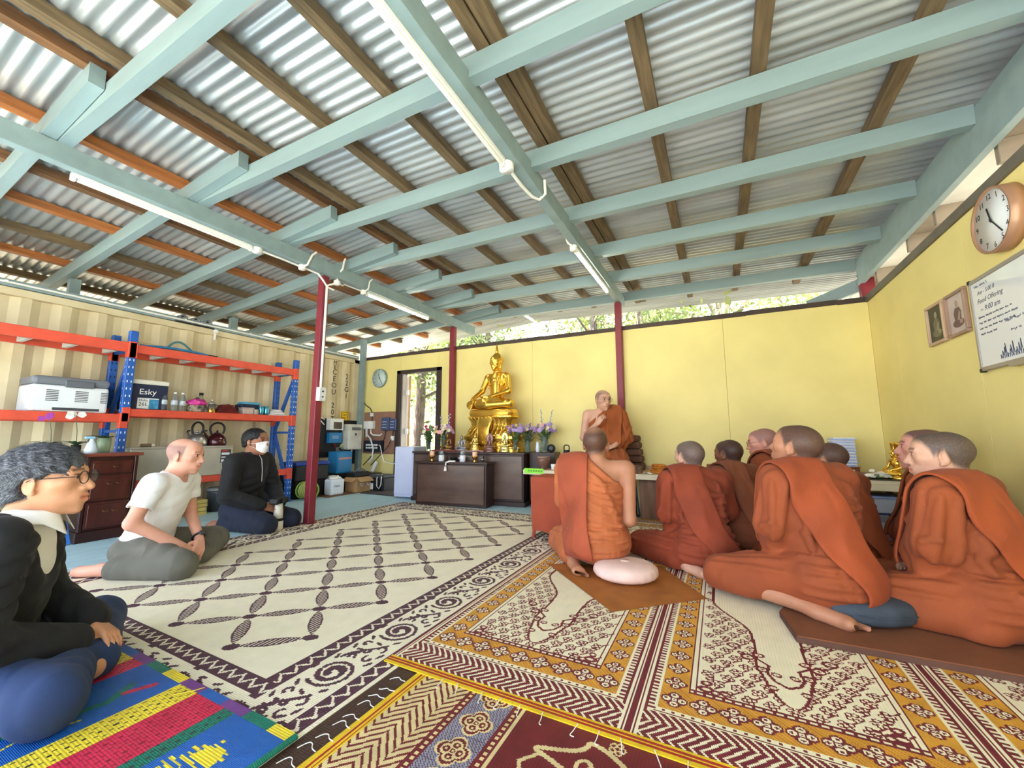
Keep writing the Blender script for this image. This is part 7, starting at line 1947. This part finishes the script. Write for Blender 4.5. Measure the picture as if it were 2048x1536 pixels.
DENIM = cloth_mat('navy_denim', (38, 58, 100), .5, 10, .85, .15); JBLK = cloth_mat('black_jacket_cloth', (24, 24, 27), .7, 10, .8, .1); SHW = cloth_mat('white_shirt_cotton', (238, 236, 230), .35, 10, .8, .03); KHAKI = cloth_mat('grey_khaki', (104, 102, 92), .5, 11, .85, .12); TEEW = cloth_mat('white_tee_cotton', (240, 240, 242), .45, 9, .85, .03); NAVYT = cloth_mat('dark_navy_trousers', (32, 38, 58), .5, 11, .85, .12)
def jb(J, H, pad=.14):
    lo, hi = bb([v for v in J.values() if isinstance(v, tuple)], pad); lo[2] = -.01; hi[2] = J['neck'][2] + .09; return lo, hi
# --- L
LJ = make_J(1.0, .115, 10, 0, 0, 'cross', dict(wrL=(-.045, .30, .165), wrR=(.06, .27, .14), elL=(-.25, .10, .27), elR=(.26, .07, .25)))
LH = Head(np.array(LJ['neck']) + np.array((0, .045, .13)), -12, 4, 0, 1.10)
def l_hands(f):
    hand(f, LJ['wrR'], (-.8, .45, -.12), (.25, .35, .9), 1.08, .42, -1); hand(f, LJ['wrL'], (.55, .55, -.35), (-.1, .45, .9), 1.08, .5, 1)
def l_clothes(root, J, H, fb):
    lo, hi = jb(J, H)
    garment(root, 'trousers', DENIM, lo, hi, .0095, trousers(J, .018, .014, 1.2))
    _, fs = garment(root, 'shirt', SHW, lo, hi, .011, jacket(J, H, .010, .004, 2, upper_only=.02, hem=.0, neck=.056))
    jk = jacket(J, H, .026, .018, 3.3, .93, -.06, .075)
    def open_front(f):
        jk(f); nk = np.array(J['neck'])
        f.cap(nk + np.array((.03, .10, .06)), np.array((.05, .29, J['pelvis'][2] + .26)), .125, .10, .012, 'sub'); f.cap(np.array((.05, .29, J['pelvis'][2] + .26)), np.array((.03, .27, J['pelvis'][2] + .14)), .10, .012, .006, 'sub')
    garment(root, 'jacket', JBLK, lo, hi, .0088, open_front)
    # collar: stand band and two pointed flaps
    nk = Vector(J['neck']); ax = (Vector(tuple(H.w((0, -.03, -.06)))) - nk).normalized()
    def ring(u, v):
        a = R(90) + R(28) + u * R(304); r = .066 + .012 * v; x = math.cos(a) * r * 1.0; y = math.sin(a) * r * .98
        return tuple(nk + Vector((x, y, 0)) + ax * (.046 - .055 * v) + Vector((0, .012, -.02 * (.5 + .5 * math.sin(a)))))
    b = MB(); b.sheet(ring, 40, 5); b.build('collar_band', SHW, root)
    for e in (-1, 1):
        def flap(u, v):
            a = R(90) - e * (R(150) - u * R(124)); r = .068 + .030 * v + .010 * u * v
            tip = max(0, (u - .72) / .28) * v
            p = nk + Vector((math.cos(a) * r, math.sin(a) * r, 0)) + ax * (.050 - .045 * v) + Vector((0, .014 + .012 * tip, -.022 * (.5 + .5 * math.sin(a)) - .045 * tip))
            return tuple(p + Vector((e * .012 * tip, 0, 0)))
        b = MB(); b.sheet(flap, 22, 6); o = b.build('collar_flap', SHW, root); md = o.modifiers.new('thick', 'SOLIDIFY'); md.thickness = .003
    hair_shell(root, H, HAIRG, .017, 'hair', .0035, (0, .135, -.028, .095, .080, .084), 5200, (HAIRD, HAIRS), -.058)
    glasses(root, H, DWIRE, .024, .021, .0018)
person('man in black jacket and white collar wearing round glasses sitting on the blue mat', (-2.33, .46, .024), R(-26), LJ, LH, SK_L, l_clothes, [tup((np.array(LJ['wrL']) + np.array(LJ['wrR'])) / 2 + np.array((0, .05, 0)))], None, (.2, .2, .2), .0125, (.12, .10, .09), l_hands)
# --- W
WJ = make_J(1.06, .15, 16, 0, -4, 'right_back', dict(wrL=(.015, .345, .165), wrR=(.155, .30, .16), elL=(-.20, .16, .35), elR=(.29, .07, .35), anR=(.20, -.11, .05)))
WH = Head(np.array(WJ['neck']) + np.array((0, .052, .125)), -4, -6, 0, 1.09)
def w_hands(f):
    hand(f, WJ['wrR'], (-.35, .62, -.62), (.2, .6, .7), 1.1, .55, -1); hand(f, WJ['wrL'], (.75, .35, -.5), (-.1, .6, .75), 1.1, .55, 1)
def w_feet(f):
    an = Vector(WJ['anR']); foot(f, an, an + Vector((.0, -.045, -.005)), an + Vector((-.075, -.225, -.022)), (.3, .2, -1), 1.05)
def w_clothes(root, J, H, fb):
    lo, hi = jb(J, H)
    garment(root, 'trousers', KHAKI, lo, hi, .0105, trousers(J, .020, .016, 4.2, .80))
    def tee(f):
        jacket(J, H, .015, .009, 5.1, upper_only=.52, hem=-.085, neck=.068)(f)
        nk = np.array(J['neck']); f.cap(nk + np.array((0, .06, -.01)), nk + np.array((0, .12, -.02)), .055, .05, .012, 'sub')
    _, f = garment(root, 'tee_shirt', TEEW, lo, hi, .0078, tee)
    nk = Vector(J['neck'])
    w = Vector(J['wrL']); d = (Vector(J['wrL']) - Vector(J['elL'])).normalized(); x = d.orthogonal().normalized(); y = d.cross(x); c = w - d * .035
    b = MB(); b.tube([c + (x * math.cos(a) + y * math.sin(a)) * .036 for a in [2 * math.pi * k / 18 for k in range(19)]], .008, 6); b.build('watch_strap', BLACK, root)
    fc = (Vector((.1, .5, .9)) - d * Vector((.1, .5, .9)).dot(d)).normalized()
    b = MB(); b.lathe([(.019, 0), (.02, .006), (.016, .012)], 14, M=frame_mat(c + fc * .034, d, fc.cross(d), fc)); b.build('watch_face', DGREY, root)
person('balding man in a white tee shirt and khaki trousers sitting by the cabinet', (-3.68, 1.45, .004), R(-50), WJ, WH, SK_W, w_clothes, [tup((np.array(WJ['wrL']) + np.array(WJ['wrR'])) / 2 + np.array((0, .05, -.04))), tup(np.array(WJ['anR']) + np.array((-.03, -.12, -.01)))], 'balding', (.46, .50, .58), .013, (.62, .52, .46), w_hands, w_feet)
# --- M
MJ = make_J(1.08, .20, 6, 0, 0, 'seiza', dict(wrL=(-.075, .36, .245), wrR=(.10, .31, .235), elL=(-.25, .13, .36), elR=(.27, .08, .35)))
MH = Head(np.array(MJ['neck']) + np.array((0, .045, .135)), 4, 2, 0, 1.14)
def m_hands(f):
    hand(f, MJ['wrR'], (-.55, .62, -.22), (.45, .55, .65), 1.1, .5, -1); hand(f, MJ['wrL'], (.25, .55, -.62), (-.45, .6, .55), 1.1, .5, 1)
def m_feet(f):
    for e in (-1, 1):
        an = Vector(MJ['anL' if e < 0 else 'anR']); foot(f, an, an + Vector((0, -.03, .01)), an + Vector((-e * .03, -.20, -.018)), (0, .2, -1), 1.05)
def m_clothes(root, J, H, fb):
    lo, hi = jb(J, H)
    garment(root, 'trousers', NAVYT, lo, hi, .0115, trousers(J, .024, .012, 6.2, .92))
    garment(root, 'jacket', JBLK, lo, hi, .0105, jacket(J, H, .026, .016, 7.7, .95, -.04, .060))
    nk = Vector(J['neck'])
    b = MB(); b.sheet(lambda u, v: tuple(nk + Vector((math.cos(R(90) + u * 6.283) * (.072 - .006 * v), math.sin(R(90) + u * 6.283) * (.072 - .006 * v) + .008 + .01 * v, -.012 + .05 * v))), 36, 4); o = b.build('stand_collar', JBLK, root); md = o.modifiers.new('thick', 'SOLIDIFY'); md.thickness = .006
    b = MB(); b.tube([tuple(nk + Vector((0, .085, .02))), tuple(nk + Vector((0, .13, -.04))), tuple(nk + Vector((0, .145, -.14))), tuple(nk + Vector((0, .15, -.26)))], .003, 6); b.build('zip', STEEL, root)
    hair_shell(root, H, HAIRK, .012, 'hair', .002, (0, .130, -.030, .095, .078, .090), 900, (HAIRK, HAIRK), -.04)
    # face mask: cast from the front onto the face
    nu, nv = 18, 12; O = []; D = []
    for i in range(nu + 1):
        for k in range(nv + 1):
            u = i / nu * 2 - 1; v = k / nv; a = u * R(62)
            z = (.004 + .004 * math.cos(u * 2)) - v * (.108 - .052 * abs(u) ** 1.6) - .012 * abs(u)
            o_ = np.array((math.sin(a), math.cos(a), 0.0)); c_ = np.array((0, .02, z)); O.append(H.w(c_ + o_ * .2)); D.append(-(H.R @ o_))
    P, ok = fb.drop(np.array(O), np.array(D), .22, .006)
    P = P.reshape(nu + 1, nv + 1, 3)
    for _ in range(6):
        P[1:-1, 1:-1] = .4 * P[1:-1, 1:-1] + .15 * (P[:-2, 1:-1] + P[2:, 1:-1] + P[1:-1, :-2] + P[1:-1, 2:])
    W_ = nv + 1; Fq = np.array([(i * W_ + k, i * W_ + k + 1, (i + 1) * W_ + k + 1, (i + 1) * W_ + k) for i in range(nu) for k in range(nv)])
    o = np_object('face_mask', P.reshape(-1, 3), Fq, mat('white_mask', (244, 244, 246), rough=.8, var=.02), root); md = o.modifiers.new('thick', 'SOLIDIFY'); md.thickness = .003; md.offset = 1
    for e, i in ((-1, 0), (1, nu)):
        for k in (1, nv - 2): b = MB(); b.tube([tuple(P[i, k]), tuple(H.w((e * .083, .0, -.01 - .02 * (k > 3)))), tuple(H.w((e * .08, -.022, .005)))], .0015, 5); b.build('ear_loop', WHITE, root)
    w = Vector(J['wrL']); d = (w - Vector(J['elL'])).normalized(); x = d.orthogonal().normalized(); y = d.cross(x); c = w - d * .01
    b = MB(); b.tube([c + (x * math.cos(a) + y * math.sin(a)) * .036 for a in [2 * math.pi * k / 18 for k in range(19)]], .007, 6); b.build('watch', STEEL, root)
MLOC = (-4.37, 2.49, .0)
person('man in black jacket and white face mask kneeling with a camera', MLOC, R(-74), MJ, MH, skin('deep_tan', (160, 108, 82)), m_clothes, [tup((np.array(MJ['wrL']) + np.array(MJ['wrR'])) / 2 + np.array((0, .05, -.03)))], None, (.2, .2, .2), .0135, (.10, .08, .07), m_hands, m_feet)
Mc = Matrix.Translation(MLOC) @ Matrix.Rotation(R(-74), 4, 'Z')
cp = Mc @ Vector((.005, .43, .005)); t = thing('camera', 'black camera with long white telephoto lens resting upright on the mat', 'camera', tuple(cp), R(-74))
LENSW = mat('lens_white', (226, 220, 206), rough=.4, var=.03)
MB().lathe([(.048, 0), (.05, .004), (.05, .075), (.046, .08)], 22).build('lens_hood', LENSW, t); MB().lathe([(.0485, .08), (.0485, .105)], 22).build('focus_ring', BLACK, t)
MB().lathe([(.044, .105), (.042, .16), (.036, .19), (.036, .25)], 22).build('lens_barrel', LENSW, t); MB().box(-.075, .075, -.04, .055, .25, .305, c=.012).build('camera_body', BLACK, t)
MB().box(-.03, .03, .05, .085, .255, .30, c=.008).build('viewfinder', BLACK, t); MB().box(.05, .085, -.045, .05, .245, .30, c=.012).build('grip', BLACK, t)
# ================================================================== STATUES
GOLD = mat('polished_gold', (246, 204, 92), rough=.27, metal=.92, var=.10, scale=3, rgb2=(232, 178, 66)); GOLD2 = mat('pale_gilt', (248, 222, 130), rough=.28, metal=.9, var=.1, scale=6)
def buddha_field(h=.0085, s=1.0):
    J = dict(s=1.0, twist=0, pelvis=(0, 0, .115), chest=(0, .0, .40), neck=(0, .0, .56), shL=(-.185, -.005, .52), shR=(.185, -.005, .52), elL=(-.235, .02, .285), elR=(.245, .06, .30), wrL=(-.02, .235, .185), wrR=(.265, .265, .165))
    f = Field((-.46, -.22, -.01), (.46, .46, 1.06), h)
    f.ell((0, 0, .10), (.155, .125, .10), .05); f.ell((0, .005, .24), (.112, .085, .15), .05); f.ell((0, .0, .41), (.150, .098, .15), .05)
    f.cap((-.155, 0, .525), (.155, 0, .525), .052, None, .05); f.cap((0, 0, .52), (0, .01, .64), .056, .046, .03)
    for e in 'LR': limb(f, J['sh' + e], J['el' + e], J['wr' + e], (.050, .040, .028), 0, .025)
    # folded legs
    f.chain([(-.09, .02, .09), (-.36, .19, .085)], [.085, .062], .04); f.chain([(.09, .02, .09), (.36, .19, .085)], [.085, .062], .04)
    f.chain([(-.36, .19, .08), (-.05, .30, .065), (.16, .27, .07)], [.060, .052, .04], .04); f.chain([(.36, .19, .085), (.05, .25, .125), (-.17, .22, .13)], [.060, .050, .036], .03)
    f.ell((0, .12, .06), (.26, .15, .06), .06)
    hand(f, (.265, .265, .165), (.08, .35, -.95), (.1, 1, .3), 1.05, .12, -1); hand(f, (-.02, .235, .185), (.95, .15, -.02), (0, .3, -1), 1.05, .2, -1)
    # robe ridge and hanging flap on the left breast
    f.chain([(-.06, .03, .565), (.0, .092, .47), (.07, .088, .40), (.135, .045, .34)], [.006, .007, .007, .006], .012)
    f.chain([(-.10, .072, .52), (-.085, .088, .40), (-.07, .078, .22)], [.012, .014, .012], .02)
    H = Head((0, .02, .735), 0, -3, 0, 1.06)
    H.sculpt(f, np.array((0, .0, .56)), .050, 1.0)
    for e in (-1, 1): f.chain([H.w((e * .077, -.005, -.02)), H.w((e * .074, .005, -.085))], [.010, .012], .008)
    f.ell(H.w((0, -.018, .105)), (.060, .060, .045), .025)
    def curls(X, Y, Z): return -.0035 * (np.sin(210 * X) * np.sin(210 * Z + 60 * Y) * np.cos(170 * Y))
    f.ell(H.w((0, -.022, .045)), (.083, .100, .085), .01, fold=curls); f.ell(H.w((0, .10, -.015)), (.085, .055, .088), .01, None, 'sub')
    H.sculpt(f, np.array((0, .0, .56)), .050, 1.0)
    f.chain([H.w((0, -.018, .14)), H.w((0, -.018, .165)), H.w((0, -.018, .205)), H.w((0, -.018, .25)), H.w((0, -.018, .305))], [.020, .028, .020, .011, .004], .006)
    f.cut((0, 0, -1), -.002, 0)
    return f, H
bf, BH = buddha_field()
BV, BQ = bf.mesh()
SX, SY = 1.12, .33
sp_ = on_altar(SX, SY + .03, .70)
st = thing('temple_statue', 'large golden seated temple statue on a tall lotus throne', 'statue', sp_, R(173))
bs = 1.0; ZB = .60
BVs = BV.copy() * .98; BVs[:, 2] += ZB; BVs[:, 1] -= .12
np_object('figure', BVs, BQ, GOLD, st)
def tier(prof, name, n=8, kx=1.0, ky=.43, p=3.2):
    b = MB(); seg = 56; vs_ = []; fs_ = []
    for r, z in prof:
        for k in range(seg):
            a = 2 * math.pi * k / seg; ca, sa = math.cos(a), math.sin(a); q = (abs(ca) ** p + abs(sa) ** p) ** (-1 / p)
            vs_.append((r * kx * ca * q, r * ky * sa * q - .02, z))
    m_ = len(prof)
    for i in range(m_ - 1):
        for k in range(seg): fs_.append((i * seg + k, i * seg + (k + 1) % seg, (i + 1) * seg + (k + 1) % seg, (i + 1) * seg + k))
    fs_.append(tuple(reversed(range(seg)))); fs_.append(tuple(range((m_ - 1) * seg, m_ * seg)))
    b.add(vs_, fs_, None, False); o = b.build(name, GOLD, st); return o
tier([(.50, 0), (.50, .045), (.47, .055), (.47, .07), (.44, .09), (.43, .13), (.46, .15), (.47, .17)], 'plinth'); tier([(.49, .17), (.50, .185), (.50, .215), (.46, .225), (.44, .24), (.40, .25), (.38, .275)], 'middle_tier'); tier([(.37, .275), (.38, .29), (.36, .31), (.335, .40), (.37, .455), (.385, .47)], 'lotus_core')
tier([(.40, .47), (.415, .485), (.415, .505), (.39, .515), (.395, .53), (.40, .55), (.39, .585), (.375, .602)], 'seat_cushion')
def petal_mesh(w, h_, lean):
    b = MB()
    def fn(u, v):
        x = (v - .5) * 2; ww = w * math.sin(math.pi * (.18 + .80 * u)) ** .75; cup = .35 * w * (1 - x * x)
        return (x * ww, -(lean * u * u + cup * .8), h_ * u)
    b.sheet(fn, 6, 6); return b.mesh('petal', GOLD)
pm1 = petal_mesh(.040, .115, .055); pm2 = petal_mesh(.040, -.085, .05); pm3 = petal_mesh(.030, -.05, .03)
def ring_petals(me, n, r, z, name, ky=.43, p=3.2):
    for k in range(n):
        a = 2 * math.pi * (k + .5) / n; ca, sa = math.cos(a), math.sin(a); q = (abs(ca) ** p + abs(sa) ** p) ** (-1 / p)
        if sa < -.45: continue       # the back stands against the wall
        o = bpy.data.objects.new(name, me); link(o, st); o.location = (r * ca * q, r * ky * sa * q - .02, z)
        nx, ny = ca * abs(ca) ** (p - 2), sa * abs(sa) ** (p - 2) / ky; o.rotation_euler = (0, 0, math.atan2(ny, nx) + math.pi / 2)
ring_petals(pm1, 34, .345, .375, 'lotus_petal'); ring_petals(pm2, 34, .36, .375, 'lower_petal'); ring_petals(pm3, 40, .435, .16, 'plinth_leaf'); ring_petals(pm3, 36, .40, .29, 'tier_leaf')
b = MB()
def banner(u, v):
    x = (v - .5) * 2; w = .115 * (1 + .12 * math.cos(u * 6.2)) * (1 - .15 * u); z = .50 - .40 * u - (.03 * (1 - x * x) if u > .95 else 0)
    y = .150 + .045 * math.sin(u * 3) + .035 * u - .008 * x * x
    return (x * w, y, z)
b.sheet(banner, 20, 10); o = b.build('front_banner', GOLD, st); md = o.modifiers.new('thick', 'SOLIDIFY'); md.thickness = .012
for e in (-1, 1):
    b = MB(); b.tube([tuple(Vector(banner(u / 12, .5 + e * .5)) + Vector((0, .006, 0))) for u in range(13)], .009, 6); b.build('banner_edge', GOLD2, st)
for (x, z, r) in ((0, .20, .03), (-.05, .17, .02), (.05, .17, .02), (0, .14, .02), (-.03, .23, .012), (.03, .23, .012)):
    b = MB(); petals(b, (x, .212, z), r, 6, (0, 1, 0), None, .3); b.build('banner_rosette', GOLD2, st)
# small statues
SILV = mat('antique_silver', (168, 164, 172), rough=.35, metal=.75, var=.2, scale=30); BRON = mat('dark_bronze_gilt', (150, 118, 70), rough=.3, metal=.8, var=.3, scale=20); COPP = mat('aged_copper', (150, 112, 104), rough=.4, metal=.6, var=.25, scale=20); GLASG = mat('gilt_glass', (226, 208, 130), rough=.2, metal=.6, var=.2, scale=20)
cf, _ = buddha_field(.0125); CV, CQ = cf.mesh()
def small_buddha(loc, rz, sc, m_, label, base_h=.03, tiers=1, halo=False):
    t = thing('temple_figurine', label, 'figurine', loc, rz)
    V = CV * sc; V = V.copy(); V[:, 2] += base_h; V[:, 1] -= .10 * sc
    np_object('figure', V, CQ, m_, t)
    for k in range(tiers):
        z0 = base_h * k / tiers; z1 = base_h * (k + 1) / tiers; w = sc * (.44 - .05 * k)
        b = MB(); b.lathe([(w, z0), (w * 1.03, z0 + (z1 - z0) * .3), (w * .94, z0 + (z1 - z0) * .6), (w * .99, z1)], 22, sy=.62); b.build('base_tier', m_, t)
    if halo:
        b = MB(); b.lathe([(sc * .30, 0), (sc * .30, .012), (sc * .25, .012)], 24, M=frame_mat((0, -.17 * sc, base_h + .72 * sc), (1, 0, 0), (0, 0, 1.5), (0, 1, 0))); b.build('halo', m_, t)
    return t
zt_ = .7165
small_buddha(on_altar(.52, .10, zt_), AR + math.pi, .235, BRON, 'dark gilt small seated figurine nearest the bouquets', .025)
small_buddha(on_altar(.76, .085, zt_), AR + math.pi, .215, SILV, 'antique silver small seated figurine with a pointed crown', .02)
small_buddha(on_altar(.97, .085, zt_), AR + math.pi, .15, GOLD2, 'tiny gilt seated figurine on a tall stepped base', .085, 4)
small_buddha(on_altar(1.20, .07, .7001), AR + math.pi, .17, COPP, 'copper toned small seated figurine with a halo', .06, 2, True)
small_buddha(on_altar(1.42, .08, .7001), AR + math.pi, .17, GLASG, 'pale gilt small seated figurine beside the lilac bouquet', .075, 2, True)
t = small_buddha((1.385, 4.86, PTOP + .0396), R(112), .27, GOLD, 'small shiny golden seated figurine with a hood in the corner', .02)
b = MB()
def hood(u, v):
    a = (v - .5) * 2.2; r = .055 + .035 * math.sin(math.pi * u)
    return (math.sin(a) * r, -.075 + .03 * math.cos(a) - .02 + .05 * u * u, .10 + .22 * u)
b.sheet(hood, 12, 10); o = b.build('hood', GOLD, t); md = o.modifiers.new('thick', 'SOLIDIFY'); md.thickness = .012

# ================================================================== TREES OUTSIDE
BARK = mat('eucalypt_bark', (190, 178, 168), rough=.9, var=.3, scale=6, stretch=(3, 3, .5), bump=.5, bscale=12); BARKD = mat('ironbark', (136, 122, 118), rough=.95, var=.3, scale=8, stretch=(4, 4, .6), bump=.8, bscale=14)
LV = [mat('gum_leaf', (196, 206, 140), rough=.6, var=.25, scale=2, rgb2=(150, 172, 100)), mat('yellow_gum_leaf', (222, 222, 150), rough=.6, var=.2, scale=2), mat('dark_gum_leaf', (146, 168, 110), rough=.6, var=.25, scale=2)]
def tree(x, y, r, hgt, lean, kind, label, nl=1500, crown=(2.2, 6.5), spread=1.6, bark=None, seed=0):
    r_ = np.random.RandomState(seed); t = thing('gum_tree', label, 'tree', (x, y, -.36), 0, 'gum trees behind the yellow wall')
    pts = [(0, 0, -.05)]; px = py = 0
    for k in range(1, 9):
        px += lean[0] * hgt / 8 + r_.uniform(-.05, .05); py += lean[1] * hgt / 8 + r_.uniform(-.05, .05); pts.append((px, py, hgt * k / 8))
    b = MB(); b.tube(pts, [r * (1 - .085 * k) for k in range(9)], 12); b.build('trunk', bark or BARK, t)
    vs_ = []; fs_ = []; centers = []
    for k in range(9):
        z = r_.uniform(*crown); u = min(.99, z / hgt) * 8; j = int(u); bp = Vector(pts[min(j, 8)]); a = r_.uniform(0, 6.28); L = spread * r_.uniform(.5, 1.1)
        e = bp + Vector((math.cos(a) * L, math.sin(a) * L, L * r_.uniform(.2, .9))); m_ = (bp + e) / 2 + Vector((0, 0, .15))
        b = MB(); b.tube([bp, m_, e], [r * .28, r * .16, .01], 7); b.build('branch', bark or BARK, t); centers += [e, (m_ + e) / 2]
    for i in range(nl):
        c = centers[r_.randint(len(centers))]; p = np.array(c) + r_.normal(0, .42, 3); a = r_.normal(0, 1, 3); a /= np.linalg.norm(a); q = np.cross(a, r_.normal(0, 1, 3)); q /= np.linalg.norm(q) + 1e-9
        L = r_.uniform(.045, .10); w = .018; o = len(vs_); vs_ += [p - a * L, p + q * w * 1.6, p + a * L, p - q * w * 1.6]; fs_.append((o, o + 1, o + 2, o + 3))
    ob = np_object('foliage', np.array(vs_), np.array(fs_), LV[kind], t, smooth=False); ob['kind'] = 'stuff'
    return t
specs = [(-11.6, 12.0, .17, 9, (.0, 0), 1, 'pale gum tree behind the container end', BARK), (-7.05, 8.25, .15, 9, (.0, 0), 0, 'thick dark gum trunk seen through the doorway', BARKD), (-9.6, 12.5, .10, 9, (.01, 0), 1, 'slender gum tree seen through the doorway beside the thick trunk', BARK), (-6.3, 10.5, .12, 9, (-.05, 0), 0, 'leaning gum tree behind the post near the doorway', BARK),
         (-5.43, 9.0, .10, 9, (.02, 0), 2, 'straight gum tree behind the golden statue', BARKD), (-3.4, 11.5, .12, 10, (.06, 0), 1, 'twin stemmed gum tree right of the statue', BARK), (-2.25, 8.6, .10, 9, (.0, 0), 0, 'mottled gum trunk just beyond the speaking monk', BARKD), (-1.25, 9.2, .13, 9, (-.06, 0), 2, 'forking pale gum tree next to the middle post', BARK),
         (1.4, 10.5, .08, 9, (.02, 0), 1, 'thin gum sapling above the middle of the back wall', BARK), (.05, 8.6, .17, 9, (.07, 0), 0, 'stout leaning gum tree above the right part of the back wall', BARK), (3.2, 11.5, .12, 9, (0, 0), 1, 'bushy yellowish gum tree above the right part of the back wall', BARKD), (4.1, 9.4, .09, 9, (.01, 0), 0, 'narrow gum tree near the short corner post', BARK), (5.6, 12.5, .14, 9, (-.02, 0), 2, 'distant gum tree beyond the corner of the walls', BARK),
         (-13.5, 15, .15, 10, (0, 0), 0, 'distant gum tree seen past the container', BARK), (-2.2, 15, .14, 10, (0, 0), 1, 'distant yellowish gum tree in the gap under the eave', BARK), (6.8, 15.5, .15, 10, (0, 0), 0, 'farthest gum tree behind the corner post', BARK)]
for i, (x, y, r, hg, ln, kd, lb, bk) in enumerate(specs): tree(x, y, r, hg, ln, kd, lb, 5200, (2.4, 6.8), 1.9, bk, i + 3)
def shrub(x, y, h_, kind, label, seed):
    r_ = np.random.RandomState(seed); t = thing('bush', label, 'shrub', (x, y, -.36)); vs_ = []; fs_ = []
    for k in range(5):
        a = r_.uniform(0, 6.28); b = MB(); b.tube([(0, 0, 0), (math.cos(a) * .2, math.sin(a) * .2, h_ * .5), (math.cos(a) * .5, math.sin(a) * .5, h_ * .95)], [.02, .014, .005], 6); b.build('stem', BARK, t)
    for i in range(2200):
        p = np.array((r_.normal(0, .45), r_.normal(0, .4), h_ * r_.uniform(.1, 1.1))); a = r_.normal(0, 1, 3); a /= np.linalg.norm(a); q = np.cross(a, r_.normal(0, 1, 3)); q /= np.linalg.norm(q); L = r_.uniform(.04, .09); o = len(vs_); vs_ += [p - a * L, p + q * .02, p + a * L, p - q * .02]; fs_.append((o, o + 1, o + 2, o + 3))
    ob = np_object('foliage', np.array(vs_), np.array(fs_), LV[kind], t, smooth=False); ob['kind'] = 'stuff'
shrub(-6.9, 9.9, 1.9, 1, 'yellow green bush growing outside the doorway', 41); shrub(-9.3, 11.0, 2.4, 0, 'taller green bush farther outside the doorway', 42)
# wire fence post and veranda step outside the door
t = thing('garden_fence', 'low white wire fence outside the doorway', 'fence', (-6.8, 8.2, -.36))
for x in (-1.4, 0, 1.4): MB().box(x - .03, x + .03, -.03, .03, 0, 1.3, c=.004).build('fence_post', FRW, t)
for z in (.5, .85, 1.2): b = MB(); b.tube([(-1.4, 0, z), (1.4, 0, z)], .008, 6); b.build('wire', FRW, t)
t = thing('door_step', 'pale timber step outside the doorway', 'step', (-4.6, 6.0, -.36)); MB().box(-.7, .7, -.42, .5, .28, .33, c=.004).build('tread', PLT, t)
for x in (-.6, .55): MB().box(x, x + .06, -.3, .4, 0, .281).build('riser', PLT, t)
